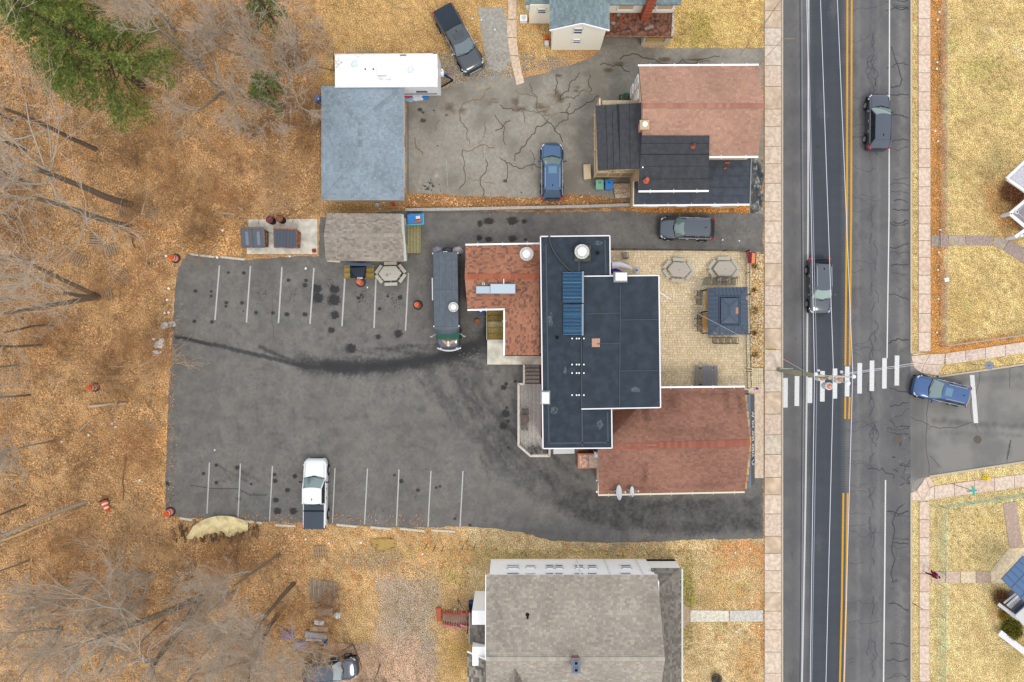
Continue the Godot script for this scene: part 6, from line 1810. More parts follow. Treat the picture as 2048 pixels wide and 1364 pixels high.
func wheelie_bin(label: String,px: float,py: float,r: float,g: float,b: float,turn:=0.0) -> void:
	var t:=thing("wheelie_bin",label,"wheelie bin",P(px,py),turn)
	var m:=M("bin_%d_%d" % [r,b],r,g,b,{"rough":0.5})
	var mb:=MB.new();mb.hexa([v3(-0.24,0.05,0.26),v3(0.24,0.05,0.26),v3(0.24,0.05,-0.26),v3(-0.24,0.05,-0.26)],[v3(-0.3,1.0,0.36),v3(0.3,1.0,0.36),v3(0.3,1.0,-0.36),v3(-0.3,1.0,-0.36)]);part("bin_body",mb,m,t)
	mb=MB.new();mb.box(v3(0,1.0,0.0),v3(0.66,0.09,0.8),0,0.05);part("lid",mb,m,t)
	mb=MB.new();mb.box(v3(0,1.09,-0.18),v3(0.26,0.012,0.14),0);part("lid_panel",mb,M("bin_panel_%d" % r,r*0.7,g*0.75,b*0.85),t)
	mb=MB.new();mb.rod(v3(-0.28,1.02,-0.42),v3(0.28,1.02,-0.42),0.025);part("handle",mb,m,t)
	for s in [-1,1]:
		mb=MB.new();mb.xf=Transform3D(Basis(v3(0,0,1),PI/2),v3(0.27*s,0.11,-0.3));mb.lathe(Vector3.ZERO,[[0,-0.04],[0.11,-0.04],[0.11,0.04],[0,0.04]],14);part("wheel",mb,M("tyre_rubber",44,44,46),t)
func mesh_chair(called: String,tall: bool) -> Node3D:
	var t:=thing(called,"","chair")
	var fm:=M("chair_frame",66,66,68,{"rough":0.5});var nm:=M("chair_mesh",96,92,88,{"rough":0.8})
	var h:=0.72 if tall else 0.43
	var mb:=MB.new()
	for i in 9:mb.bar(v3(-0.22,h,-0.22+i*0.055),v3(0.22,h,-0.22+i*0.055),0.03,0.012)
	stuff(part("seat",mb,nm,t))
	mb=MB.new()
	for i in 8:mb.bar(v3(-0.22+i*0.063,h+0.05,0.23),v3(-0.22+i*0.063,h+0.5,0.32),0.025,0.012)
	stuff(part("backrest",mb,nm,t))
	for s in [-1,1]:
		for z in [-0.22,0.24]:
			mb=MB.new();mb.rod(v3(0.23*s,0,z*1.1),v3(0.23*s,h,z),0.016);part("leg",mb,fm,t)
		mb=MB.new()
		mb.tube(pv([v3(0.25*s,h,-0.2),v3(0.27*s,h+0.22,-0.2),v3(0.27*s,h+0.24,0.2),v3(0.24*s,h+0.5,0.32)]),pf([0.016,0.018,0.018,0.016]),6);part("arm",mb,fm,t)
	mb=MB.new();mb.rod(v3(-0.24,h+0.5,0.32),v3(0.24,h+0.5,0.32),0.018);mb.rod(v3(-0.23,h,-0.23),v3(0.23,h,-0.23),0.016);mb.rod(v3(-0.23,h,0.23),v3(0.23,h,0.23),0.016)
	part("frame",mb,fm,t)
	return t
func build_patio() -> void:
	var mb:=MB.new();mb.tinted=true
	var cols:=[lin(250,230,194),lin(243,221,183),lin(252,234,202),lin(236,213,174),lin(246,226,188),lin(240,222,190)]
	var x0:=P(1221,500).x;var x1:=P(1500,500).x;var z0:=P(0,501).z;var z1:=P(0,778).z
	var zz:=z0;var r:=0
	while zz<z1:
		var x:=x0 - (0.15 if r % 2 else 0.0)
		while x<x1:
			var w:=rnd(0.2,0.34)
			mb.col=jit(pick(cols),0.05)
			var y:=0.05+rnd(-0.004,0.004)
			mb.box(v3(minf(x+w/2,x1),0.02,zz+0.1),v3(w - 0.016,y - 0.02,0.188),0.0,0.008)
			x+=w
		zz+=0.2;r+=1
	var bed:=MB.new();bed.prism(PP([1220,499.5,1501,499.5,1501,779,1220,779],0.026),0.02)
	var base:=struct("patio_bed",bed,M("joint_sand",166,142,104,{"tex":"mottle","sc":1.0}))
	stuff(part("paver",mb,VC("paver_face",0.9,"mottle",0.8),base))
	mb=MB.new();mb.tinted=true
	for i in 10:
		for j in 5:
			mb.col=jit(pick(cols),0.05)
			mb.box(P(1505+j*4.6,738+i*3.9,0.012),v3(0.18,0.05,0.145),0,0.008)
	stuff(part("paver",mb,VC("paver_face"),base))
	var gb:=MB.new();gb.prism(PP(ragged([1501,506,1518,503,1527,512,1527,734,1502,735],0.8),0.03),0.03)
	var gv:=struct("gravel_bed",gb,M("gravel_ground",196,160,100,{"tex":"worn","sc":2.0}))
	mb=MB.new();mb.tinted=true
	var gc:=[lin(226,196,140),lin(238,222,186),lin(196,150,88),lin(214,176,112),lin(168,128,84),lin(244,236,214)]
	for i in 2600:
		mb.col=jit(pick(gc),0.08)
		mb.box(P(rnd(1502,1526.5),rnd(508,734),0.02),v3(rnd(0.05,0.12),rnd(0.03,0.06),rnd(0.05,0.11)),R.randf()*3,0.02)
	stuff(part("pebbles",mb,VC("pebble"),gv))
	var tt:=[1508,533,0.34,1507,580,0.3,1508,621,0.5,1508,666,0.28,1509,709,0.44]
	var wherel:=["below the orange banner","north of the pavilion's middle","largest one beside the pavilion","reddish one by the pavilion's south corner","next to the yellow guy guard"]
	for i in 5:
		var gm:=MB.new()
		for k in 130:
			var a:=R.randf()*TAU;var rr=sqrt(R.randf())*tt[i*3+2]
			var p:=v3(cos(a)*rr*0.4,0,sin(a)*rr*0.4);var q:=v3(cos(a)*rr,rnd(0.12,0.4),sin(a)*rr)
			gm.tri(p,p+v3(0.03*sin(a),0,-0.03*cos(a)),q)
		var o:=part("grass_clump",gm,M("clump_red" if i==3 else "clump_straw",150 if i==3 else 160,92 if i==3 else 122,44 if i==3 else 62,{}))
		o.position=P(tt[i*3],tt[i*3+1])+v3(0,0.03,0)
		tag(o,"dry ornamental grass clump in the gravel bed, "+wherel[i],"grass clump")
	var im:=M("iron_black",52,48,48,{"rough":0.5})
	var runs:=[[1223,499,1491,503,0.95,"long black iron fence between the patio and the driveway"],[1491,504,1491,590,1.2,"black iron fence along the gravel bed, section by the orange banner"],[1491,590,1492,668,1.2,"black iron fence along the gravel bed behind the pavilion"],[1491,668,1493,738,1.2,"black iron fence along the gravel bed south of the pavilion"],[1493,742,1494,776,1.2,"black iron patio gate by the front wing"]]
	for rn in runs:
		var t:=thing("iron_fence",rn[5],"gate" if "gate" in rn[5] else "fence",P((rn[0]+rn[2])/2.0,(rn[1]+rn[3])/2.0))
		var a:=P(rn[0],rn[1]);var b:=P(rn[2],rn[3]);var h:=v3(0,rn[4],0)
		for y in [0.12,0.88]:
			var m2:=MB.new();m2.bar(a+h*y,b+h*y,0.035,0.035);part("rail",m2,im,t,true)
		var m3:=MB.new();var n:=int(a.distance_to(b)/0.13)
		for k in n:m3.rod(a.lerp(b,(k+0.5)/n),a.lerp(b,(k+0.5)/n)+h,0.011,4)
		stuff(part("picket",m3,im,t,true))
		var np:=maxi(2,int(a.distance_to(b)/1.8)+1)
		for k in np:
			var q:=a.lerp(b,float(k)/(np - 1))
			var m4:=MB.new();m4.box(q,v3(0.06,rn[4]+0.08,0.06),0,0.02);part("post",m4,im,t,true)
	hex_table("grey hexagonal picnic table on the patio nearer the restaurant",1354.5,541,-0.07,1)
	hex_table("grey hexagonal picnic table in the patio's street corner",1444.5,539,0.0,1)
	hex_table("pale hexagonal picnic table on the asphalt beside the taupe shed",783,548.5,0.03,2)
	var pt:=thing("picnic_table","slate grey rectangular picnic table with curved benches at the patio's south edge","picnic table",P(1410,752))
	var sl:=wood("slate_composite",132,132,140)
	for i in 6:
		var m:=MB.new();m.box(v3(-0.36+i*0.145,0.7,0),v3(0.138,0.05,1.85 - absf(i - 2.5)*0.03),0,0.01,true);part("table_plank",m,sl,pt)
	for s in [-1,1]:
		var pr:=PackedVector3Array()
		for k in 9:pr.append(v3((0.62+0.03*sin(PI*k/8.0))*s,0.46,-0.92+k*0.23))
		for k in 9:pr.append(v3((0.9+0.04*sin(PI*(8 - k)/8.0))*s,0.46,0.92 - k*0.23))
		var m:=MB.new();m.prism(pr,0.06,true);part("bench",m,wood("slate_bench",142,140,146),pt)
		for z in [-0.7,0.7]:
			m=MB.new();m.bar(v3(0.05*s,0.68,z),v3(0.5*s,0.0,z),0.06,0.06);m.bar(v3(0,0.36,z),v3(0.8*s,0.4,z),0.06,0.06);m.bar(v3(0.75*s,0,z),v3(0.75*s,0.4,z),0.06,0.06);part("leg",m,M("leg_dark",58,58,62),pt)
	var g:=thing("bar_pavilion","slate blue two-tiered metal pavilion with bar counters on the patio","pavilion",P(1455,622))
	var e:=2.25;var r1:=2.75;var r2:=3.0;var r3:=3.35
	var c:=PP([1415,575,1495,574,1497,669,1416,670.5],e)
	var k0:=PP([1440,594,1478,594,1478,649,1440,649],r1)
	var mt:=M("pavilion_metal",72,88,108,{"rough":0.5,"metal":0.2,"tex":"mottle","sc":0.6});var ms:=M("pavilion_rib",60,74,93,{"rough":0.5,"metal":0.2})
	for i in 4:
		var a:=c[i];var b:=c[(i+1) % 4];var d:=k0[(i+1) % 4];var f:=k0[i]
		var m:=MB.new();m.prism(pv([a,b,d,f]),0.05,true);var rp:=part("roof_panel",m,mt,g,true)
		var n:=11
		for q in range(1,n):
			var u:=float(q)/n
			var p0:=a.lerp(b,u)
			var inward:=((f+d)/2 - (a+b)/2);inward.y=0;inward=inward.normalized()
			var w:=a.distance_to(b);var wt:=f.distance_to(d)
			var left:=u*w;var lim:=(w - wt)/2
			var frac:=minf(1.0,minf(left,w - left)/lim)
			var dep:=((f+d)/2 - (a+b)/2);dep.y=0
			var p1:=p0+inward*dep.length()*frac;p1.y=lerpf(e,r1,frac)
			m=MB.new();m.bar(p0+v3(0,0.012,0),p1+v3(0,0.012,0),0.03,0.03);part("rib",m,ms,rp,true)
		m=MB.new();m.bar(a+v3(0,0.012,0),f+v3(0,0.012,0),0.09,0.03);part("hip_cap",m,ms,g,true)
	var kk:=PP([1442,596,1477,596,1477,647,1442,647],r2);var top:=[P(1460,613,r3),P(1460,630,r3)]
	var faces:=[[kk[0],kk[1],top[0]],[kk[1],kk[2],top[1],top[0]],[kk[2],kk[3],top[1]],[kk[3],kk[0],top[0],top[1]]]
	for f in faces:
		var m:=MB.new();m.prism(PackedVector3Array(f),0.04,true);part("upper_roof",m,mt,g,true)
	for q in [[kk[0],top[0]],[kk[1],top[0]],[kk[2],top[1]],[kk[3],top[1]],[top[0],top[1]]]:
		var m:=MB.new();m.bar(q[0]+v3(0,0.015,0),q[1]+v3(0,0.015,0),0.08,0.03);part("hip_cap",m,ms,g,true)
	var lv:=MB.new();lv.prism(PP([1437,591,1481,591,1481,652,1437,652],r1 - 0.04),0.06);part("clerestory",lv,M("clerestory_dark",54,66,82),g,true)
	var pat:=[[1464,615,1477,615,1477,628,1464,628,3.2,3.05,"patch_peach",176,136,122],[1443,616,1449,614,1447,622,1443,620,3.02,3.02,"patch_pale",140,132,134],[1416,577,1424,576,1421,580,1416,580,2.3,2.3,"patch_peach",176,136,122],[1425,659,1434,657,1436,668,1428,668,2.42,2.32,"patch_pale",140,132,134],[1443,660,1448,660,1448,668,1443,668,2.4,2.32,"patch_pale",140,132,134],[1490,594,1495,592,1496,600,1491,599,2.36,2.3,"patch_peach",176,136,122]]
	for i in pat.size():
		var q:Array=pat[i]
		var m:=MB.new();m.prism(pv([P(q[0],q[1],q[8]),P(q[2],q[3],q[9]),P(q[4],q[5],q[9]),P(q[6],q[7],q[8])]),0.01);part("bare_patch",m,M(q[10],q[11],q[12],q[13],{"tex":"rust","sc":1.5}),g,true)
	for q in [[1418,578],[1492,577],[1494,665],[1419,666],[1418,622],[1493,622]]:
		var m:=MB.new();m.box(P(q[0],q[1],2.3)*v3(1,0,1),v3(0.1,2.2,0.1),0,0.02);part("post",m,M("post_dark",60,66,74),g,true)
	var cw:=M("counter_wood",206,156,92,{"tex":"wood","sc":1.2})
	for q in [[1411,580,1417,580,1417,618,1411,618],[1404,634,1410,626,1418,625,1418,664,1411,663,1405,652]]:
		var m:=MB.new();m.prism(PP(q,1.05),0.06,true);part("bar_counter",m,cw,g,true)
	var proto:=mesh_chair("bar_chair",true)
	var spots:=[[1399,587,1.57,"northernmost"],[1398,603,1.6,"second"],[1399,631,1.57,"third"],[1399,643,1.55,"fourth"],[1399,657,1.57,"southernmost"]]
	for i in spots.size():
		var s:Array=spots[i]
		var o:=proto if i==0 else dup(proto,Vector3.ZERO,0)
		o.position=P(s[0],s[1],0.7)*v3(1,0,1)+v3(0,0.05,0);o.rotation.y=-s[2]
		tag(o,"%s of five tall grey mesh chairs along the pavilion's west counter" % s[3],"chair","tall chairs round the pavilion bar")
	for i in 4:
		var o:=dup(proto,P(1412+i*18,563.5,0.7)*v3(1,0,1)+v3(0,0.05,0),PI)
		tag(o,"tall grey mesh chair on the pavilion's north side, %s from the restaurant" % ["nearest","second","third","farthest"][i],"chair","tall chairs round the pavilion bar")
		o=dup(proto,P(1429+i*13,680,0.7)*v3(1,0,1)+v3(0,0.05,0),0.0)
		tag(o,"tall grey mesh chair on the pavilion's south side, %s from the restaurant" % ["nearest","second","third","farthest"][i],"chair","tall chairs round the pavilion bar")
	var low:=mesh_chair("patio_chair",false)
	low.position=P(1249,511,0.4)*v3(1,0,1)+v3(0,0.05,0);low.rotation.y=0.1
	tag(low,"single low mesh chair by the iron fence in the patio's restaurant corner","chair")
	for q in [[1050,824,PI,"upper"],[1049,851,0.0,"lower"]]:
		var o:=dup(low,P(q[0],q[1],1.0)*v3(1,0,1)+v3(0,0.6,0),q[2])
		tag(o,"%s dark mesh chair at the small round table on the deck" % q[3],"chair")
	var dt:=thing("round_table","small round mesh table with reddish centre on the deck","table",P(1050,838,1.0)*v3(1,0,1)+v3(0,0.6,0))
	mb=MB.new();mb.lathe(v3(0,0.68,0),[[0.34,0],[0.36,0.02],[0.34,0.03],[0.12,0.03]],24);part("table_ring",mb,M("table_mesh",110,104,102),dt)
	mb=MB.new();mb.lathe(v3(0,0.69,0),[[0.12,0],[0.12,0.03],[0,0.03]],16);part("table_centre",mb,M("table_red",150,98,92),dt)
	mb=MB.new();mb.rod(v3(0,0,0),v3(0,0.68,0),0.03);for a in 4:mb.rod(v3(0,0.1,0),v3(cos(a*1.57)*0.3,0.0,sin(a*1.57)*0.3),0.018)
	part("pedestal",mb,M("chair_frame",66,66,68),dt)
	for q in [[1064,898],[1075,899]]:
		var o:=dup(low,P(q[0],q[1],1.0)*v3(1,0,1)+v3(0,0.6,0),0.5 if q[0]<1070 else 2.2)
		tag(o,"grey mesh chair pushed into the deck's angled end, %s" % ("by the slanted rail" if q[0]<1070 else "by the wall"),"chair")
	var fu:=thing("furled_umbrella","furled white and violet patio umbrella leaning beside the white roof vent","umbrella",P(1226,533))
	mb=MB.new()
	var up:=pv([P(1222,531,1.9),P(1240,530,1.75),P(1256,534,1.45),P(1264,538,1.2)]);mb.tube(up,pf([0.3,0.26,0.18,0.05]),9);part("white_cloth",mb,M("cloth_white",236,238,248,{"rough":0.8}),fu,true)
	mb=MB.new();mb.tube(pv([P(1221,541,1.7),P(1234,542,1.5),P(1245,544,1.3)]),pf([0.26,0.18,0.05]),8);part("violet_cloth",mb,M("cloth_violet",70,52,150,{"rough":0.8}),fu,true)
	mb=MB.new();mb.rod(P(1256,535,1.4),P(1272,541,0.3),0.03);part("pole",mb,M("pole_silver",190,194,200,{"rough":0.3,"metal":0.4}),fu,true)
	mb=MB.new();mb.lathe(P(1273,541,0.05),[[0.3,0],[0.3,0.05],[0.08,0.12],[0.06,0.3]],18);part("base",mb,M("base_silver",170,176,184,{"rough":0.4}),fu,true)
	var bn:=thing("banner","orange and purple banner on the fence at the patio's street corner","banner",P(1500,514))
	for q in [[1494,503.5,1504,504,1503,527,1495,527,1.25,"banner_dark",122,52,60],[1504.5,505,1512,506,1511,527,1503.5,526,0.9,"banner_orange",236,148,96]]:
		mb=MB.new();mb.prism(pv([P(q[0],q[1],q[8]),P(q[2],q[3],q[8] - 0.25),P(q[4],q[5],q[8] - 0.3),P(q[6],q[7],q[8])]),0.02,true);part("cloth",mb,M(q[9],q[10],q[11],q[12],{"tex":"worn","sc":2.0}),bn,true)
	for q in [[1512,506,1511,528,0.66],[1504,504,1512,506,0.9]]:
		mb=MB.new();mb.bar(P(q[0],q[1],q[4]),P(q[2],q[3],q[4]),0.07,0.03);part("border",mb,M("banner_purple",92,46,112),bn,true)
	var fl:=thing("flag","small drooping flag in violet, white and red by the patio gate","flag",P(1495,778))
	mb=MB.new();mb.rod(P(1490,778,1.7),P(1512,777.5,2.0),0.018);part("staff",mb,white(),fl,true)
	for i in 3:
		mb=MB.new();mb.prism(pv([P(1502+i*5,776 - i,1.9),P(1507+i*5,775.5,1.95),P(1507+i*5,779,1.7),P(1502+i*5,779.5,1.7)]),0.02,true);part("cloth",mb,[M("flag_white",236,226,236),M("flag_red",206,70,100),M("flag_violet",84,60,150)][i],fl,true)
func build_small() -> void:
	barrel("orange and white traffic drum standing at the lot's northwest corner",352,517)
	barrel("faded orange traffic drum in front of the covered grill",722,565,false,0.4,true)
	barrel("faded orange traffic drum alone beside the black bus",836,610,false,1.0,true)
	barrel("orange and white traffic drum at the lot's southwest corner by the tarp",342,1023)
	barrel("orange traffic drum standing in the leaf litter among fallen branches",191,774,false,0.3)
	barrel("orange and white traffic drum lying on its side in the woods",215,1008,true,0.4)
	var ws:=[381,508,429,514,"first concrete wheel stop from the drum in the north row",442,514,490,519,"second concrete wheel stop from the drum in the north row",655,521,681,523,"short concrete wheel stop against the taupe shed",360,1036,386,1040,"concrete wheel stop half under the yellow tarp",484,1042,525,1046,"concrete wheel stop just east of the yellow tarp",551,1050,592,1052,"concrete wheel stop beside the white pickup's driver side",673,1049,714,1053,"concrete wheel stop just past the white pickup's rear",741,1054,783,1058,"third concrete wheel stop from the end of the south row",800,1057,850,1062,"last but one concrete wheel stop of the south row",862,1060,911,1063,"easternmost concrete wheel stop of the south row"]
	for i in range(0,ws.size(),5):wheel_stop(ws[i],ws[i+1],ws[i+2],ws[i+3],ws[i+4])
	dumpster("brown dumpster with flat worn grey lids on the concrete pad",517,478,false)
	dumpster("rusty dumpster with ribbed dark lids on the concrete pad",581,479,true)
	rust_drum("rusty steel drum with wine-red lid at the rim of the dumpster pad",546,443,122,70,76)
	rust_drum("rusty steel drum with brown lid at the rim of the dumpster pad",566,441,140,88,70)
	var rc:=thing("red_can","small red fuel can on the corner of the dumpster pad","fuel can",P(629,502))
	var mb:=MB.new();mb.box(Vector3.ZERO,v3(0.32,0.3,0.3),0.1,0.08);part("can_body",mb,M("can_red",190,56,40,{"rough":0.5}),rc)
	mb=MB.new();mb.bar(v3(-0.1,0.33,0),v3(0.1,0.33,0),0.05,0.05);mb.rod(v3(0.1,0.28,0.08),v3(0.16,0.42,0.12),0.03);part("handle",mb,M("can_dark",90,34,28),rc)
	var pb:=thing("grill_platform","mossy board platform under the covered grill","platform",P(716,543))
	for i in 8:
		mb=MB.new();mb.prism(PP([688.5,530+i*3.4,748,530+i*3.4,748,533.1+i*3.4,688.5,533.1+i*3.4],0.12),0.05,true);part("plank",mb,M("platform_moss_%d" % (i % 3),[168,150,178][i % 3],[146,128,158][i % 3],[84,74,98][i % 3],{"tex":"worn","sc":1.0}),pb,true)
	var gr:=thing("covered_grill","grill under a dark cover with a blue-grey rail shelf behind","grill",P(715,543))
	mb=MB.new();mb.hexa([P(700,556,0.15),P(731,556,0.15),P(733,532,0.15),P(700,532,0.15)],[P(710,553,1.05),P(727,553,1.0),P(731,534,1.2),P(700,536,1.1)],false);part("cover",mb,M("grill_cover",50,60,72,{"rough":0.7,"tex":"mottle","sc":1.5}),gr,true)
	mb=MB.new();mb.bar(P(692,528,1.0),P(744,530,1.0),0.22,0.08);part("rail_shelf",mb,M("shelf_blue",62,90,128,{"rough":0.5}),gr,true)
	mb=MB.new();mb.lathe(P(717,544,1.06),[[0.11,0],[0.11,0.03],[0,0.05]],14,1.3,0.9);part("cover_vent",mb,M("vent_sand",214,190,150),gr,true)
	mb=MB.new();mb.box(P(720,556,0.5),v3(0.45,0.2,0.2),0,0.06,true);part("side_tank",mb,M("tank_white",220,220,222),gr,true)
	var ct:=thing("blue_cart","blue wheeled cart heaped with scrap beside the shed's ramp","cart",P(832,438))
	mb=MB.new();mb.hexa([P(817,447,0.3),P(844,447,0.3),P(844,430,0.3),P(817,430,0.3)],[P(815,450,0.95),P(847,448,0.95),P(846,427,0.95),P(815,429,0.95)],false);part("tub",mb,M("cart_blue",26,124,206,{"rough":0.5,"tex":"mottle","sc":1.2}),ct,true)
	mb=MB.new();mb.box(P(836,435,1.0),v3(0.36,0.1,0.26),0.1,0.02);part("paper_box",mb,M("box_pale",226,220,214),ct,true)
	for i in 4:
		mb=MB.new();mb.bar(P(828+i*2,445 - i,1.02+i*0.03),P(840+i,443 - i,1.05),0.1,0.06);part("scrap_wood",mb,M("scrap_orange",190,116,66),ct,true)
	for q in [[815,450,847,448],[847,448,846,427]]:
		mb=MB.new();mb.bar(P(q[0],q[1],0.98),P(q[2],q[3],0.98),0.06,0.05);part("rim",mb,M("rim_aqua",90,200,210),ct,true)
	for q in [[818,445],[842,445],[818,432],[842,432]]:
		mb=MB.new();mb.xf=Transform3D(Basis(v3(1,0,0),PI/2),P(q[0],q[1],0.15));mb.lathe(Vector3.ZERO,[[0,-0.04],[0.14,-0.04],[0.14,0.04],[0,0.04]],14);part("wheel",mb,M("tyre_rubber",44,44,46),ct,true)
	wheelie_bin("green wheelie bin by the porch of the brown-roofed house",1196.5,375,122,176,152)
	wheelie_bin("blue wheelie bin by the porch of the brown-roofed house",1215,375,48,128,208)
	var rs:=thing("bulkhead_hatch","rust-streaked metal cellar bulkhead next to the blue wheelie bin","hatch",P(1244,380))
	for i in 3:
		mb=MB.new();mb.prism(pv([P(1226+i*2,367+i*10,0.35),P(1261,367+i*9.5,0.55),P(1261,376+i*9.5,0.55),P(1227+i*2,376.5+i*10,0.35)]),0.33);part("sheet",mb,M("hatch_sheet_%d" % i,[204,200,206][i],[180,176,186][i],[150,150,160][i],{"tex":"rust","sc":0.9}),rs,true)
	var hr:=thing("garden_hose","coiled green garden hose on a reel by the tan wall","hose",P(1252,198))
	for k in 3:
		var pts:=PackedVector3Array();var rr:=PackedFloat32Array()
		for i in 21:pts.append(v3(cos(TAU*i/20)*(0.3+k*0.07),0.2+k*0.06,sin(TAU*i/20)*(0.28+k*0.06)));rr.append(0.035)
		mb=MB.new();mb.tube(pts,rr,6,false);part("coil",mb,M("hose_green",40,142,108,{"rough":0.4}),hr)
	mb=MB.new();mb.box(v3(0.02,0.0,0),v3(0.22,0.4,0.4),0,0.04);part("reel",mb,M("reel_grey",96,92,90),hr)
	mb=MB.new();mb.box(P(1240.5,197,0),v3(0.2,0.3,0.5),0);tag(part("wood_block",mb,M("block_brown",108,70,52)),"small dark brown block beside the hose reel","block")
	var b:=thing("blue_drum","blue plastic drum standing behind the garage at the wood's edge","drum",P(640,203))
	mb=MB.new();mb.lathe(Vector3.ZERO,[[0.28,0],[0.31,0.1],[0.31,0.85],[0.27,0.95],[0,0.95]],20);part("shell",mb,M("plastic_blue",42,110,190,{"rough":0.4}),b)
	mb=MB.new();mb.lathe(v3(0.12,0.95,0.1),[[0.05,0],[0.05,0.04],[0,0.04]],10);part("bung",mb,white(),b)
	var cl:=thing("red_cooler","red cooler box on a heap of blue and white tarp beside the garage","cooler",P(817,191))
	mb=MB.new();mb.box(Vector3.ZERO,v3(0.66,0.45,0.46),0,0.05);part("box_body",mb,M("cooler_red",206,24,50,{"rough":0.4}),cl)
	mb=MB.new();mb.box(v3(0,0.45,0),v3(0.72,0.1,0.52),0,0.04);part("lid",mb,M("cooler_lid",216,30,58,{"rough":0.4}),cl)
	for q in [[833,187,0.6,0.2,0.36,"tarp_blue",46,100,180,"crumpled blue tarp between the camper and the cooler"],[835,194,0.55,0.25,0.3,"tarp_white",222,226,236,"crumpled white sheet beside the red cooler"],[848,192,0.4,0.18,0.28,"tarp_bright",50,128,206,"bright blue crumpled tarp at the end of the heap by the camper"],[818,199,0.5,0.15,0.2,"tarp_sky",150,186,220,"pale blue sheet in front of the red cooler"]]:
		var bl:=MB.new();blob(bl,Vector3.ZERO,v3(q[2],q[3],q[4]),int(q[0]),0.7)
		var o:=part("tarp_heap",bl,M(q[5],q[6],q[7],q[8],{"rough":0.6}));o.position=P(q[0],q[1]);tag(o,q[9],"tarp")
	for q in [[756,412,"white plastic bucket lying in the leaves behind the garage",230,232,230],[788,410,"round orange bucket in the leaves behind the garage",226,96,52]]:
		var k:=thing("bucket",q[2],"bucket",P(q[0],q[1]))
		mb=MB.new();mb.lathe(Vector3.ZERO,[[0.13,0],[0.17,0.36],[0.18,0.36],[0.16,0.34],[0.12,0.03],[0,0.03]],18);part("pail",mb,M("pail_%d" % q[4],q[3],q[4],q[5],{"rough":0.5}),k)
		mb=MB.new();var hp:=PackedVector3Array();var hrr:=PackedFloat32Array()
		for i in 9:hp.append(v3(cos(PI*i/8)*0.18,0.37,sin(PI*i/8)*0.18));hrr.append(0.008)
		mb.tube(hp,hrr,4);part("bail",mb,M("wire_grey",150,150,150),k)
	var planks:=[[772,411,812,416],[770,415,806,413],[1,1,1,1]]
	for i in 2:
		mb=MB.new();mb.bar(P(planks[i][0],planks[i][1],0.08+i*0.06),P(planks[i][2],planks[i][3],0.08+i*0.06),0.16,0.05)
		tag(part("plank",mb,wood("plank_tan_%d" % i,204 - i*20,156 - i*10,104)),"%s loose tan board behind the garage near the orange bucket" % ["longer","shorter"][i],"board")
	for q in [[663,129,656,148,"plank_yellow",214,178,110,"yellow board leaning at the camper's tail"],[632,112,627,142,"plank_pale",196,172,140,"thin pale board upright in the brush behind the camper"],[616,125,645,127,"plank_pale",196,172,140,"thin pale board lying across the brush behind the camper"],[432,424,470,429,"plank_silver",190,172,146,"weathered board in the leaves north of the dumpsters"],[470,411,486,420,"plank_silver",190,172,146,"short weathered board near the edge of the northern brush"],[600,354,636,322,"plank_pale",196,172,140,"pale pole leaning against the garage's west side"]]:
		mb=MB.new();mb.bar(P(q[0],q[1],0.1),P(q[2],q[3],0.25),0.2 if q[4] != "plank_pale" else 0.1,0.05);tag(part("plank",mb,wood(q[4],q[5],q[6],q[7])),q[8],"board")
	var tb:=thing("trash_can","white and orange bins beside the cream house wall","bin",P(1093,90))
	mb=MB.new();mb.box(Vector3.ZERO,v3(0.36,0.5,0.42),0,0.05);part("white_bin",mb,M("bin_white",214,206,200),tb)
	mb=MB.new();mb.lathe(v3(0,0,-0.48),[[0.16,0],[0.18,0.4],[0,0.44]],14);part("orange_bin",mb,M("bin_orange",226,80,44),tb)
	var wb:=thing("blue_barrel","royal blue barrel under the eave of the brown west wing","barrel",P(962,622))
	mb=MB.new();mb.lathe(Vector3.ZERO,[[0.28,0],[0.3,0.4],[0.28,0.85],[0.24,0.87],[0,0.84]],20);part("shell",mb,M("barrel_royal",28,70,160,{"rough":0.4}),wb)
	mb=MB.new();mb.box(v3(0.02,0.84,0.02),v3(0.2,0.06,0.16),0.4,0.02);part("paper_scrap",mb,white(),wb)
	var cp:=thing("clay_pot","small terracotta pot beside the concrete steps","pot",P(955,643))
	mb=MB.new();mb.lathe(Vector3.ZERO,[[0.12,0],[0.17,0.26],[0.19,0.26],[0.19,0.32],[0.15,0.32],[0.13,0.26],[0,0.26]],16);part("pot",mb,M("terracotta",168,104,70),cp)
	var bi:=thing("bicycle","white and black bicycle lying against the red back stairs","bicycle",P(925,1215),0.35)
	for s in [[-0.05,-0.55],[0.05,0.5]]:
		var pts:=PackedVector3Array();var rr:=PackedFloat32Array()
		for i in 25:pts.append(v3(s[0]+cos(TAU*i/24)*0.12,0.34+cos(TAU*i/24)*0.3,s[1]+sin(TAU*i/24)*0.33));rr.append(0.022)
		mb=MB.new();mb.tube(pts,rr,5,false);var w:=part("wheel",mb,M("tyre_rubber",44,44,46),bi)
		mb=MB.new()
		for i in 6:mb.rod(v3(s[0],0.34,s[1]),pts[i*4],0.005,3)
		part("spokes",mb,M("wire_grey",150,150,150),w)
	for q in [[0,0.34,0.5,0.1,0.75,0.15],[0.1,0.75,0.15,0,0.75,-0.4],[0.02,0.34,0.05,0.0,0.8,-0.38],[0.02,0.34,0.05,0.12,0.85,0.18],[0.02,0.34,0.05,0,0.34,0.5],[-0.05,0.34,-0.55,0,0.85,-0.4]]:
		mb=MB.new();mb.rod(v3(q[0],q[1],q[2]),v3(q[3],q[4],q[5]),0.022);part("frame_tube",mb,M("bike_white",226,228,232,{"rough":0.3}),bi)
	mb=MB.new();mb.rod(v3(-0.26,0.95,-0.36),v3(0.26,0.95,-0.36),0.018);part("handlebar",mb,M("dark_rubber",40,40,42),bi)
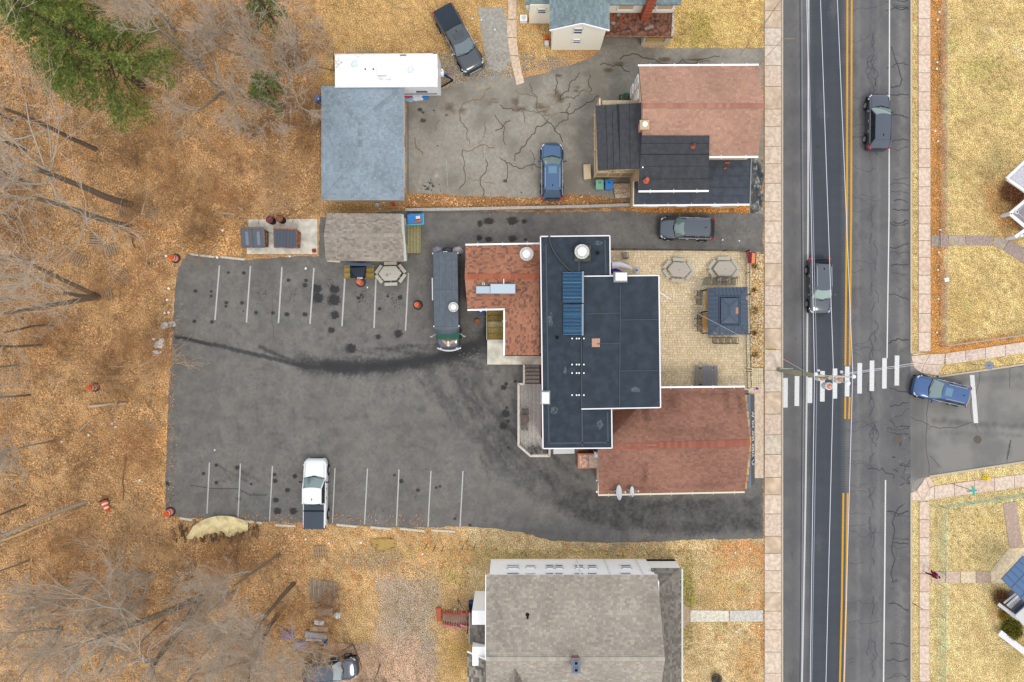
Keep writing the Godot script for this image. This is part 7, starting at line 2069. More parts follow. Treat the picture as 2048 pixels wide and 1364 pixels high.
	mb=MB.new();mb.box(v3(0.12,0.86,0.2),v3(0.14,0.06,0.26),0,0.03);part("saddle",mb,M("dark_rubber",40,40,42),bi)
	var sc:=thing("white_pail","white pail with yellowish lid next to the red back stairs","bucket",P(910,1220))
	mb=MB.new();mb.lathe(Vector3.ZERO,[[0.14,0],[0.17,0.38],[0.17,0.4]],16);part("pail",mb,white(),sc)
	mb=MB.new();mb.lathe(v3(0,0.4,0),[[0.18,0],[0.17,0.03],[0,0.03]],16);part("lid",mb,M("lid_straw",214,200,130),sc)
	var bg:=thing("storage_tote","navy storage tote against the house beside the bicycle","tote",P(944,1211))
	mb=MB.new();mb.box(Vector3.ZERO,v3(0.4,0.7,1.0),0.1,0.03);part("tote_body",mb,M("tote_navy",60,76,122),bg)
	mb=MB.new();mb.box(v3(0,0.7,-0.1),v3(0.44,0.06,0.6),0.1,0.02);part("lid",mb,M("tote_lid",34,40,78),bg)
	var wp:=thing("log_pile","ragged pile of split logs along the lot's southwest edge","log pile",P(435,1062))
	for i in 90:
		var x:=rnd(345,515);var y:=1056+rnd(-10,16)+(12 if x<380 else 0)*R.randf()
		if x>385 and x<488 and R.randf()<0.5:y+=12
		var a:=rnd(1.2,1.9)
		var l:=rnd(0.3,0.6);var c:=P(x,y,rnd(0.05,0.35));var d:=v3(cos(a),rnd(-0.15,0.15),sin(a))*l/2
		mb=MB.new();mb.rod(c - d,c+d,rnd(0.05,0.1),6);part("log",mb,M("log_%d" % (i % 4),[150,124,172,110][i % 4],[118,98,140,86][i % 4],[88,76,108,64][i % 4],{"tex":"wood","sc":2.0}),wp,true)
	var tp:=MB.new()
	var g:=[]
	var tn:=FastNoiseLite.new();tn.seed=77;tn.frequency=0.045;tn.fractal_octaves=3
	for i in 19:
		var row:=[]
		var u:=i/18.0
		for j in 31:
			var v:=j/30.0
			var x:=lerpf(378,496,v);var up:=lerpf(1036,1030,sin(v*PI))+8*pow(v,4)+16*pow(1 - v,4);var lo:=1076+3.5*sin(v*11) - 9*v+1.2*sin(v*29)
			var px:=x+(1 - v)*(6 - u*10)*1.4;var py:=lerpf(up,lo,u)
			var hgt:=0.75*sin(PI*clampf(0.1+u*0.85,0,1))*(0.7+0.3*sin(v*PI))+tn.get_noise_2d(px*1.2,py*0.9)*0.34
			row.append(P(px,py,maxf(hgt,0.06)))
		g.append(row)
	tp.grid(g)
	tag(part("yellow_tarp",tp,M("tarp_yellow",250,230,176,{"rough":0.7,"tex":"grain","sc":0.8})),"pale yellow tarp draped over the woodpile at the lot's southwest corner","tarp")
	var tl:=MB.new();blob(tl,Vector3.ZERO,v3(0.9,0.14,0.5),91,0.9)
	var to:=part("olive_tarp",tl,M("tarp_olive",182,152,94,{"rough":0.8}));to.position=P(767,1086);tag(to,"flattened olive tarp in the leaves south of the wheel stops","tarp")
	var pf:=thing("board_platform","weathered grey board platform lying in the southern woods","platform",P(648,1187))
	for i in 16:
		mb=MB.new();var u:=i/15.0
		mb.prism(PP([lerpf(620,672,u),lerpf(1158,1166,u),lerpf(622.6,675,u),lerpf(1158.4,1166.4,u),lerpf(620.6,671.5,u),lerpf(1200,1212,u),lerpf(618,668.5,u),lerpf(1199.6,1211.6,u)],0.12),0.04,true);part("board",mb,M("board_grey_%d" % (i % 3),[176,166,186][i % 3],[160,150,170][i % 3],[142,132,152][i % 3],{"tex":"wood","sc":2.0}),pf,true)
	var jk:=[[652,1219,1.3,0.5,0.62,0.08,"rounded pinkish grey headboard",190,166,152],[640,1243,0.8,0.4,0.4,0.1,"white sheet folded on the scrap stack",232,228,224],[643,1254,1.3,0.55,0.4,0.05,"tan board laid on the scrap stack",206,176,146],[634,1268,1.9,0.35,0.5,0.08,"long pale grey panel on the scrap stack",196,194,194],[633,1278,1.7,0.25,0.22,0.05,"white strip along the foot of the scrap stack",226,228,232],[650,1283,0.45,0.3,0.5,0.1,"navy box at the foot of the scrap stack",50,80,140],[631,1219,0.36,0.3,0.3,0.4,"straw coloured block above the scrap stack",204,184,146],[636,1209,0.36,0.3,0.3,0.3,"pale block next to the grey platform",200,186,156],[626,1253,0.3,0.35,0.6,0.1,"yellow crate end beside the scrap stack",206,170,110]]
	for q in jk:
		mb=MB.new();mb.box(Vector3.ZERO,v3(q[2],q[3],q[4]),-q[5],0.06)
		var o:=part("scrap_panel",mb,M("scrap_%d" % int(q[0]*7+q[1]),q[7],q[8],q[9],{"tex":"worn","sc":1.3}));o.position=P(q[0],q[1]);tag(o,q[6]+(" in the southern clutter" if not "scrap" in q[6] else ""),"scrap")
	var wl:=thing("white_pail","white bucket with a round lid on the ground in the southern clutter","bucket",P(677,1228))
	mb=MB.new();mb.lathe(Vector3.ZERO,[[0.2,0],[0.24,0.35]],18);part("pail",mb,white(),wl)
	mb=MB.new();mb.lathe(v3(0,0.35,0),[[0.26,0],[0.26,0.03],[0.2,0.04],[0,0.04]],20);part("lid",mb,M("lid_white",240,242,244),wl)
	for q in [[575,1269,0.6,"violet crumpled cloth in the leaves west of the scrap stack",140,124,160],[602,1290,0.7,"grey-violet crumpled sheet beside the hidden car",158,150,162],[565,1241,0.16,"bright yellow rag in the leaves below the leaning trunks",232,190,50]]:
		var bl:=MB.new();blob(bl,Vector3.ZERO,v3(q[2],0.12,q[2]*0.6),int(q[0]),0.8)
		var o:=part("cloth_heap",bl,M("cloth_%d" % int(q[0]),q[4],q[5],q[6],{}));o.position=P(q[0],q[1]);tag(o,q[3],"cloth")
	var p0:=pallet_shape()
	var ps:=[[305,427,1.2,"weathered pallet lying beside the northern brush"],[252,421,0.15,"pallet at the foot of the trunk nearest the north path"],[223,499,0.3,"tilted pallet in open leaf litter in the western woods"],[154,519,-0.5,"westernmost pallet half buried in leaves"],[247,555,0.9,"dark pallet beside the jumble of sticks in the western woods"],[212,587,0.2,"pinkish pallet at the foot of the forked tree"],[190,478,1.5,"low pallet under the long horizontal trunk"],[357,1301,0.1,"pallet in the southern woods among bare branches, farther from the edge"],[372,1318,0.05,"pallet in the southern woods overlapped by a trunk, nearer the edge"],[345,1330,0.02,"lowest pallet of the southern woods"],[640,1103,0.06,"leaf covered pallet south of the white pickup"]]
	for i in ps.size():
		var q:Array=ps[i]
		var o:=p0 if i==0 else dup(p0,Vector3.ZERO,0)
		o.position=P(q[0],q[1])+v3(0,0.02,0);o.rotation=v3(rnd(-0.08,0.08),q[2],rnd(-0.1,0.1));tag(o,q[3],"pallet","pallets dumped in the woods")
	var sp:=MB.new();sp.prism(pv([v3(-0.1,0.05,-0.05),v3(0.02,0.09,-0.09),v3(0.11,0.05,0.0),v3(0.04,0.07,0.09),v3(-0.08,0.04,0.06)]),0.015)
	var first:Node3D=null
	var at:=[312,507,333,512,338,577,335,600,330,626,446,461,435,515,580,513,612,537,330,650,338,625,308,678,322,705,178,870,124,883,280,960,232,854,225,847,658,1086,612,1078,722,1085,845,1108,1878,25,1875,40,1856,52,1874,125,1873,138,1870,263,1875,283,1880,460,1877,505,1875,540,1876,598,1873,665,1920,722,1929,722,945,38,963,40,990,60,1470,1105,1472,1263,1518,1252,1500,1097,700,470,735,575,884,140,925,145,1478,482,1445,480,760,418,430,900]
	for i in range(0,at.size(),2):
		var o:Node3D
		if first==null:
			first=part("litter_scrap",sp,M("scrap_white",240,240,240));o=first
		else:o=dup(first,Vector3.ZERO,0)
		o.position=P(at[i],at[i+1])+v3(0,0.02,0);o.rotation.y=i*0.7;o.scale=Vector3.ONE*(0.45+fmod(i*0.37,0.75))
		tag(o,"small scrap of white litter lying "+("along the eastern fence and sidewalk" if at[i]>1800 else ("on the lawn of the taupe-roofed house" if at[i]>1400 and at[i+1]>1000 else ("in the woods west of the lot" if at[i]<345 else ("about the yard beside the camper" if at[i+1]<200 else ("at the southern edge of the lot" if at[i+1]>1000 else "on or beside the lot's paving"))))),"litter","white scraps scattered about")
	for q in [[345,648,0.3],[330,651,0.35],[318,690,0.4],[312,706,0.3],[324,680,0.25]]:
		var bl:=MB.new();blob(bl,Vector3.ZERO,v3(q[2],0.12,q[2]*0.8),int(q[0]),0.6)
		var o:=part("snow_lump",bl,M("dirty_snow",226,222,218,{"tex":"worn","sc":2.0}));o.position=P(q[0],q[1]);tag(o,"lump of dirty white residue at the lot's west edge","lump","white lumps along the west edge")
func build_street_things() -> void:
	var t:=thing("utility_pole","weathered greenish utility pole with crossarm leaning over the crosswalk","utility pole",P(1557,739))
	var base:=P(1557,739);var top:=P(1660,756,9.7)
	var mb:=MB.new();mb.tube(pv([base,base.lerp(top,0.5),top]),pf([0.2,0.17,0.13]),14);part("shaft",mb,M("pole_wood",172,170,142,{"tex":"wood","sc":1.5}),t,true)
	mb=MB.new();mb.bar(P(1630,751,9.2),P(1707,754,9.35),0.11,0.14);part("crossarm",mb,M("arm_wood",196,190,176,{"tex":"wood","sc":2}),t,true)
	for q in [[1631,748,9.4,0.13],[1706.5,753,9.5,0.15],[1667,748,9.4,0.12],[1694,766,8.9,0.2],[1682,744,8.6,0.11],[1636,741,8.0,0.1]]:
		mb=MB.new();mb.lathe(P(q[0],q[1],q[2]),[[q[3]*0.6,0],[q[3],0.06],[q[3]*0.6,0.1],[q[3]*0.9,0.16],[q[3]*0.35,0.22],[0,0.24]],14);part("insulator",mb,M("porcelain",226,232,240,{"rough":0.2}),t,true)
	mb=MB.new();mb.bar(P(1665,757,8.7),P(1693,766,8.85),0.07,0.07);part("brace",mb,M("brace_tan",190,164,140),t,true)
	mb=MB.new();mb.bar(P(1560,737,2.6),P(1586,737,3.2),0.05,0.1);part("bracket",mb,M("bracket_blue",180,192,204),t,true)
	var tr:=[[1634,754.5,7.2,"transformer can hanging on the pole's kerb side"],[1648,771,7.3,"transformer can hanging on the pole's south side, lowest in the group"],[1668,757.5,7.6,"transformer can hanging on the pole's far street side"]]
	for q in tr:
		var c:=thing("transformer","grey pole-mounted %s" % q[3],"transformer",P(q[0],q[1],q[2]),0,"transformers on the utility pole")
		mb=MB.new();mb.lathe(Vector3.ZERO,[[0.0,0],[0.24,0.02],[0.26,0.1],[0.26,0.8],[0.28,0.82],[0.28,0.87],[0.2,0.92]],18);part("can",mb,M("transformer_grey",206,214,224,{"rough":0.4}),c)
		mb=MB.new();mb.lathe(Vector3.ZERO,[[0.21,0.915],[0.17,0.95],[0.0,0.97]],18);part("lid",mb,M("transformer_lid",214,116,84,{"rough":0.5}),c)
		mb=MB.new();mb.lathe(v3(-0.02,0.95,0.02),[[0.06,0],[0.05,0.14],[0.03,0.22],[0,0.23]],10);part("bushing",mb,M("porcelain",226,232,240),c)
	var gg:=thing("guy_guard","bright yellow plastic guard on the pole's guy wire at the gravel bed","guy guard",P(1527,697))
	mb=MB.new();mb.rod(P(1527,697,0.1),P(1554,698.3,2.9),0.045,8);part("sleeve",mb,M("guard_yellow",236,206,40,{"rough":0.5}),gg,true)
	mb=MB.new();mb.rod(P(1525,697,0),P(1527,697,0.15),0.03);part("anchor",mb,M("wire_grey",150,150,150),gg,true)
	var wires:=[[1670,1705.5,1681,9.7,0.022,"pale","pale overhead wire farthest out over the yellow centre line"],[1637,1667,1646,9.6,0.022,"pale","pale overhead wire over the middle of the dark lane"],[1611,1629,1617,9.6,0.022,"pale","pale overhead wire just inside the kerbside edge line"],[1612,1634,1619,7.0,0.03,"twist","twisted dark and pale service cable below the inner wire"],[1599,1605,1598,6.2,0.03,"dark","dark telephone cable nearest the kerb"],[1603,1607.5,1600,5.9,0.016,"grey","thin grey messenger wire beside the telephone cable"]]
	for w in wires:
		var pts:=PackedVector3Array();var rr:=PackedFloat32Array()
		for i in 41:
			var u:=i/20.0 - 1.0
			var sag:float=1.4*absf(u)*(2 - absf(u))
			var h:float=w[3] - sag
			var x:float=lerpf(w[1],w[0] if u<0 else w[2],absf(u))
			pts.append(P(x,745+u*860.0,h));rr.append(w[4])
		mb=MB.new();mb.tube(pts,rr,6)
		var m:Material={"pale":M("wire_pale",222,222,236,{"rough":0.4}),"twist":M("wire_twist",150,156,170),"dark":M("wire_dark",60,64,76),"grey":M("wire_mid",168,176,182)}[w[5]]
		tag(part("overhead_wire",mb,m),w[6],"wire")
	for q in [[1690,747,8.4,1860,722,7.6,2120,682,7.0,0.018,"pale wire crossing the street from the pole to the far corner"],[1684,750,8.0,1860,726,7.2,2120,690,6.6,0.014,"greenish thinner wire crossing the street just below its pair"],[1608,742,6.4,1560,712,5.2,1320,588,4.6,0.008,"thin service wire from the pole over the pavilion to the flat roof"]]:
		var pts:=PackedVector3Array();var rr:=PackedFloat32Array()
		for i in 21:
			var u:=i/20.0
			var a:=P(q[0],q[1],q[2]).lerp(P(q[3],q[4],q[5]),u);var b:=P(q[3],q[4],q[5]).lerp(P(q[6],q[7],q[8]),u)
			pts.append(a.lerp(b,u));rr.append(q[9])
		mb=MB.new();mb.tube(pts,rr,5);tag(part("overhead_wire",mb,M("wire_pale",222,222,236)),q[10],"wire")
	mb=MB.new();mb.rod(P(1321,586,6.0),P(1341,598,5.0),0.045);tag(part("service_mast",mb,M("mast_white",236,236,240)),"white service conduit reaching out from the flat roof over the patio","conduit")
	for q in [[1515,75,1480,110],[1540,20,1500,95],[1563,110,1518,130]]:
		mb=MB.new();mb.rod(P(q[0]+90,q[1] - 130,7.5),P(q[2],q[3],6.2),0.014,5)
		tag(part("service_wire",mb,M("wire_thin_dark",96,92,92)),"thin dark service wire slanting over the north lawn, ending %s" % {1480: "farthest from the sidewalk",1500: "in the middle of three",1518: "nearest the sidewalk"}[int(q[2])],"wire")
	var h:=thing("fire_hydrant","yellow fire hydrant on the verge of the side street","hydrant",P(1968,954))
	mb=MB.new();mb.lathe(Vector3.ZERO,[[0.17,0],[0.17,0.05],[0.12,0.07],[0.12,0.5],[0.16,0.52],[0.16,0.56],[0.14,0.62],[0.08,0.68],[0.04,0.7],[0.04,0.75],[0,0.75]],16);part("barrel",mb,M("hydrant_yellow",246,216,20,{"rough":0.5}),h)
	for a in [0.0,1.57,3.14]:
		mb=MB.new();mb.rod(v3(cos(a)*0.1,0.42,sin(a)*0.1),v3(cos(a)*0.24,0.42,sin(a)*0.24),0.075 if a != 1.57 else 0.1,10);part("outlet",mb,M("hydrant_yellow",246,216,20),h)
	var s:=thing("street_sign","crossed teal street name signs on a post at the south corner","street sign",P(1904,967))
	mb=MB.new();mb.rod(Vector3.ZERO,v3(0.12,2.35,0.08),0.03);part("post",mb,M("post_galvanised",150,156,160,{"rough":0.4,"metal":0.3}),s)
	for a in [0.1,1.75]:
		mb=MB.new();mb.xf=Transform3D(Basis(Vector3.UP,a)*Basis(Vector3.RIGHT,0.5),v3(0.12,2.3+a*0.08,0.08));mb.box(Vector3.ZERO,v3(0.8,0.18,0.03),0,0.005,true);part("blade",mb,M("sign_teal_green",96,196,176,{"rough":0.5}),s)
	s=thing("stop_sign","grey-backed octagonal sign on a post at the north corner verge","sign",P(1944,729))
	mb=MB.new();mb.rod(Vector3.ZERO,v3(0,2.3,0),0.03);part("post",mb,M("post_galvanised",150,156,160),s)
	mb=MB.new();mb.xf=Transform3D(Basis(v3(0,0,1),1.57 - 0.6)*Basis(Vector3.UP,0.39),v3(0.05,2.1,0));mb.lathe(Vector3.ZERO,[[0,-0.01],[0.36,-0.01],[0.36,0.01],[0,0.01]],8);part("plate",mb,M("sign_back_grey",150,158,176,{"rough":0.4}),s)
	s=thing("sign_post","small white sign on a post inside the leaf-filled fence line","sign",P(1868,563))
	mb=MB.new();mb.rod(Vector3.ZERO,v3(0.03,1.8,0),0.028);part("post",mb,M("post_galvanised",150,156,160),s)
	mb=MB.new();mb.xf=Transform3D(Basis(v3(0,0,1),0.5),v3(0.04,1.7,0));mb.box(Vector3.ZERO,v3(0.3,0.03,0.3),0.2,0.01,true);part("plate",mb,white(),s)
	mb=MB.new();mb.rod(Vector3.ZERO,v3(0.05,1.35,0),0.03)
	var st:=part("marker_stake",mb,M("stake_brown",128,84,62));st.position=P(1825,1206);tag(st,"thin brown marker stake on the verge of the southern sidewalk","stake")
	for q in [[1795,880,"round iron manhole cover in the street at the side street's mouth"],[1955,879,"round iron manhole cover in the middle of the side street"]]:
		mb=MB.new();mb.lathe(Vector3.ZERO,[[0.34,0.0],[0.34,0.012],[0.3,0.014],[0.29,0.008],[0.0,0.01]],24)
		var mh:=part("manhole_cover",mb,M("iron_cover",104,98,92,{"tex":"rust","sc":3.0}));mh.position=P(q[0],q[1])+v3(0,0.006,0);tag(mh,q[2],"manhole cover")
	var n5:=["westernmost","second from the west","third from the west","fourth from the west","easternmost"]
	for i in 5:
		mb=MB.new();mb.rod(Vector3.ZERO,v3(-0.06,1.0,0.12),0.028,6);mb.rod(v3(-0.05,0.8,0.09),v3(-0.06,1.0,0.12),0.04,6)
		var sk:=part("garden_stake",mb,M("stake_green",54,74,52));sk.position=P([854,871,887,927,951][i],[1088,1091,1093,1090,1087][i]);tag(sk,"dark green metal stake on the lawn's edge south of the lot, "+n5[i],"stake","green stakes south of the lot")
	chain_fence("galvanised chain-link fence along the northern leaf-strewn sidewalk",[1881,-260,1881,455],1.0,M("link_grey",188,184,180,{"rough":0.5}),75)
	chain_fence("galvanised chain-link fence from the path gate to the side-street corner",[1881,500,1881,692,2100,661],1.0,M("link_grey",188,184,180),60)
	chain_fence("low green chain-link fence round the southern lawn",[2100,978,1878,1011,1878,1142],1.0,M("link_green",150,186,164,{"rough":0.5}),55)
	chain_fence("green chain-link fence along the southern sidewalk past the path",[1878,1168,1876,1700],1.0,M("link_green",150,186,164),55)
	var g:=thing("garden_gate","grey tube gate across the northern house path","gate",P(1882,480))
	for q in [[464,495,0.95],[464,495,0.15]]:
		mb=MB.new();mb.rod(P(1882,q[0],q[2]),P(1882,q[1],q[2]),0.025);part("gate_rail",mb,M("gate_grey",176,178,182),g,true)
	for y in [464,480,495]:
		mb=MB.new();mb.rod(P(1882,y,0),P(1882,y,1.0),0.025);part("gate_stile",mb,M("gate_grey",176,178,182),g,true)
	mb=MB.new()
	for i in 20:mb.rod(P(1882,464+i*1.55,0.15),P(1882,464+i*1.55+1.5,0.95),0.006,3);mb.rod(P(1882,464+i*1.55+1.5,0.15),P(1882,464+i*1.55,0.95),0.006,3)
	stuff(part("gate_mesh",mb,M("link_grey",188,184,180),g,true))
	build_east_houses()
	build_person()
func chain_fence(label: String,pts: Array,h: float,m: Material,post_px: float) -> void:
	var t:=thing("chain_link_fence",label,"fence",P(pts[0],pts[1]))
	var mesh:=MB.new()
	for i in range(0,pts.size() - 2,2):
		var a:=P(pts[i],pts[i+1]);var b:=P(pts[i+2],pts[i+3])
		var mb:=MB.new();mb.rod(a+v3(0,h,0),b+v3(0,h,0),0.022,6);part("top_rail",mb,m,t,true)
		var n:=maxi(1,int(a.distance_to(b)/(post_px*0.042)))
		for k in n+1:
			mb=MB.new();var q:=a.lerp(b,float(k)/n);mb.rod(q,q+v3(0,h+0.06,0),0.03,8);part("post",mb,m,t,true)
		var step:=0.1
		var cnt:=int(a.distance_to(b)/step)
		var d:=(b - a).normalized()
		for k in cnt:
			var q:=a+d*(k*step)
			mesh.rod(q+v3(0,0.04,0),q+d*h+v3(0,h,0),0.0045,3);mesh.rod(q+d*h+v3(0,0.04,0),q+v3(0,h,0),0.0045,3)
	stuff(part("wire_mesh",mesh,m,t,true))
func build_east_houses() -> void:
	var t:=thing("white_porch_house","white house corner with railed porch at the view's eastern edge","house",P(2048,400))
	var wm:=M("porch_paint_white",236,236,240,{"rough":0.6});var dm:=M("porch_roof_grey",196,196,204,{"tex":"mottle","sc":0.8})
	body(t,"wall",PP([2062,392,2140,320,2210,392,2130,462],0.0),5.0,wm)
	var mb:=MB.new();mb.prism(PP([2014,357,2070,304,2100,340,2044,378],3.0),0.14,true);part("porch_roof",mb,dm,t,true)
	for q in [[2013,357,2070,303],[2014,358,2046,380],[2046,380,2066,396]]:
		mb=MB.new();mb.bar(P(q[0],q[1],3.0),P(q[2],q[3],3.0),0.2,0.16);part("edge_trim",mb,wm,t,true)
	mb=MB.new();mb.rod(P(2013,354,3.1),P(2019,361,3.1),0.07);part("gutter_end",mb,wm,t,true)
	mb=MB.new();mb.prism(PP([2024,424,2070,388,2090,430,2056,470],0.7),0.12,true);part("porch_floor",mb,M("porch_deck_violet",164,158,168),t,true)
	for q in [[2020,427,2066,388],[2020,428,2070,470],[2030,474,2070,446]]:
		mb=MB.new();mb.bar(P(q[0],q[1],1.7),P(q[2],q[3],1.7),0.26,0.08);part("handrail",mb,wm,t,true)
		mb=MB.new();mb.bar(P(q[0],q[1],0.85),P(q[2],q[3],0.85),0.1,0.06);part("bottom_rail",mb,wm,t,true)
		mb=MB.new()
		for k in 22:
			var a:=P(q[0],q[1],0.85).lerp(P(q[2],q[3],0.85),k/21.0);mb.bar(a,a+v3(0,0.85,0),0.04,0.04)
		stuff(part("baluster",mb,wm,t,true))
		mb=MB.new();mb.box(P(q[0],q[1],1.0)*v3(1,0,1),v3(0.22,1.85,0.22),0.7,0.03);part("post",mb,wm,t,true)
	t=thing("blue_roofed_house","white house with a blue standing-seam porch roof at the view's southeast edge","house",P(2060,1190))
	var bm:=M("blue_metal",68,104,148,{"rough":0.45,"metal":0.15});var br:=M("blue_metal_rib",58,90,132,{"rough":0.45})
	var q:=pv([P(2003,1158,2.7),P(2046,1112,2.7),P(2110,1165,3.3),P(2060,1215,3.3)])
	mb=MB.new();mb.prism(q,0.08,true);var rp:=part("porch_roof",mb,bm,t,true)
	for i in 6:
		mb=MB.new();mb.bar(q[0].lerp(q[1],i/5.0)+v3(0,0.02,0),q[3].lerp(q[2],i/5.0)+v3(0,0.02,0),0.05,0.05);part("standing_seam",mb,br,rp,true)
	for i in 4:
		mb=MB.new();mb.bar(q[0].lerp(q[3],i/3.0)+v3(0,0.02,0),q[1].lerp(q[2],i/3.0)+v3(0,0.02,0),0.06,0.03);part("cross_seam",mb,br,rp,true)
	body(t,"wall",PP([2040,1232,2120,1150,2230,1260,2120,1350],0.0),5.0,white())
	mb=MB.new();mb.prism(PP([2030,1232,2052,1212,2110,1270,2085,1292],2.9),0.1,true);part("lower_roof",mb,M("pale_roof",206,206,208),t,true)
	var sd:=M("white_skirt",240,240,246)
	for k in [[1997,1208,2036,1238,0.7,0.26],[1999,1265,2060,1312,0.6,0.5],[2008,1206,2034,1186,0.9,0.12]]:
		mb=MB.new();mb.bar(P(k[0],k[1],k[4]),P(k[2],k[3],k[4]),k[5],0.1);part("skirt_board",mb,sd,t,true)
	mb=MB.new();mb.prism(PP([2006,1204,2030,1184,2060,1214,2040,1234],0.55),0.5,true);part("stair_block",mb,M("stair_shade",120,120,130),t,true)
	for i in 14:
		var u:=i/13.0
		mb=MB.new();mb.bar(P(lerpf(2016,2036,u),lerpf(1212,1192,u),1.15),P(lerpf(2022,2042,u),lerpf(1217,1197,u),0.65),0.05,0.05);part("baluster",mb,sd,t,true)
	mb=MB.new();mb.bar(P(2014,1211,1.2),P(2040,1188,1.2),0.12,0.08);part("handrail",mb,sd,t,true)
	mb=MB.new();mb.prism(PP([2028,1222,2050,1204,2058,1212,2036,1230],1.0),0.06,true);part("dark_step",mb,M("step_navy",56,66,96),t,true)
	var bl:=MB.new();bl.box(Vector3.ZERO,v3(0.5,0.6,0.3),-0.65,0.05)
	var o:=part("navy_cushion",bl,M("navy_plastic",40,56,110));o.position=P(2013,1280);tag(o,"navy blue block by the white skirt below the evergreen bush","block")
func limb(f: Dictionary) -> float: return 0.0
func figure(parts: Array,cell: float,k: float) -> MB:
	var lo:=Vector3.INF;var hi:=-Vector3.INF
	for p in parts:
		var r:=maxf(p[2],p[3])+cell*2
		for q in [p[0],p[1]]:
			lo=lo.min(q - Vector3.ONE*r);hi=hi.max(q+Vector3.ONE*r)
	var n:=Vector3i(((hi - lo)/cell).ceil())+Vector3i.ONE
	var val:=PackedFloat32Array();val.resize(n.x*n.y*n.z);val.fill(1.0)
	var cl:=PackedColorArray();cl.resize(n.x*n.y*n.z)
	var best:=PackedFloat32Array();best.resize(val.size());best.fill(9.0)
	for p in parts:
		var a:Vector3=p[0];var b:Vector3=p[1]
		var rm:=maxf(p[2],p[3])+cell*3
		var l0:=Vector3i(((a.min(b) - Vector3.ONE*rm - lo)/cell).floor()).clamp(Vector3i.ZERO,n - Vector3i.ONE);var l1:=Vector3i(((a.max(b)+Vector3.ONE*rm - lo)/cell).ceil()).clamp(Vector3i.ZERO,n - Vector3i.ONE)
		var ab:=b - a;var dd:=maxf(ab.length_squared(),1e-8)
		for z in range(l0.z,l1.z+1):
			for y in range(l0.y,l1.y+1):
				for x in range(l0.x,l1.x+1):
					var q:=lo+v3(x,y,z)*cell
					var t:=clampf((q - a).dot(ab)/dd,0,1)
					var d:=q.distance_to(a+ab*t) - lerpf(p[2],p[3],t)
					var id:=(z*n.y+y)*n.x+x
					var h:=clampf(0.5+0.5*(val[id] - d)/k,0,1)
					val[id]=lerpf(val[id],d,h) - k*h*(1 - h)
					if d<best[id]:
						best[id]=d;cl[id]=p[4]
	var mb:=MB.new();mb.tinted=true
	var vid:={}
	var pos:=[];var nor:=[];var col:=[]
	var off:=[0,1,n.x,n.x+1,n.x*n.y,n.x*n.y+1,n.x*n.y+n.x,n.x*n.y+n.x+1]
	var cor:=[v3(0,0,0),v3(1,0,0),v3(0,1,0),v3(1,1,0),v3(0,0,1),v3(1,0,1),v3(0,1,1),v3(1,1,1)]
	var edges:=[[0,1],[2,3],[4,5],[6,7],[0,2],[1,3],[4,6],[5,7],[0,4],[1,5],[2,6],[3,7]]
	for z in n.z - 1:
		for y in n.y - 1:
			for x in n.x - 1:
				var id:=(z*n.y+y)*n.x+x
				var s:=0
				for c in 8:s+=1 if val[id+off[c]]<0 else 0
				if s==0 or s==8:continue
				var sum:=Vector3.ZERO;var m:=0
				for e in edges:
					var va:=val[id+off[e[0]]];var vb:=val[id+off[e[1]]]
					if (va<0) != (vb<0):
						sum+=(cor[e[0]] as Vector3).lerp(cor[e[1]],va/(va - vb));m+=1
				vid[id]=pos.size()
				pos.append(lo+(v3(x,y,z)+sum/m)*cell)
				nor.append(v3(val[id+1] - val[id],val[id+n.x] - val[id],val[id+n.x*n.y] - val[id]).normalized())
				col.append(cl[id])
	var st:=[1,n.x,n.x*n.y]
	for id in vid:
		for ax in 3:
			var u:int=st[(ax+1) % 3];var w:int=st[(ax+2) % 3]
			if id - u - w<0 or id+st[ax]>=val.size():continue
			if (val[id]<0)==(val[id+st[ax]]<0):continue
			if not (vid.has(id - u) and vid.has(id - w) and vid.has(id - u - w)):continue
			var q:=[vid[id],vid[id - u],vid[id - u - w],vid[id - w]]
			if val[id]<0:q=[q[0],q[3],q[2],q[1]]
			for i in [0,1,2,0,2,3]:
				mb.col=col[q[i]];mb.pt(pos[q[i]],nor[q[i]])
	return mb
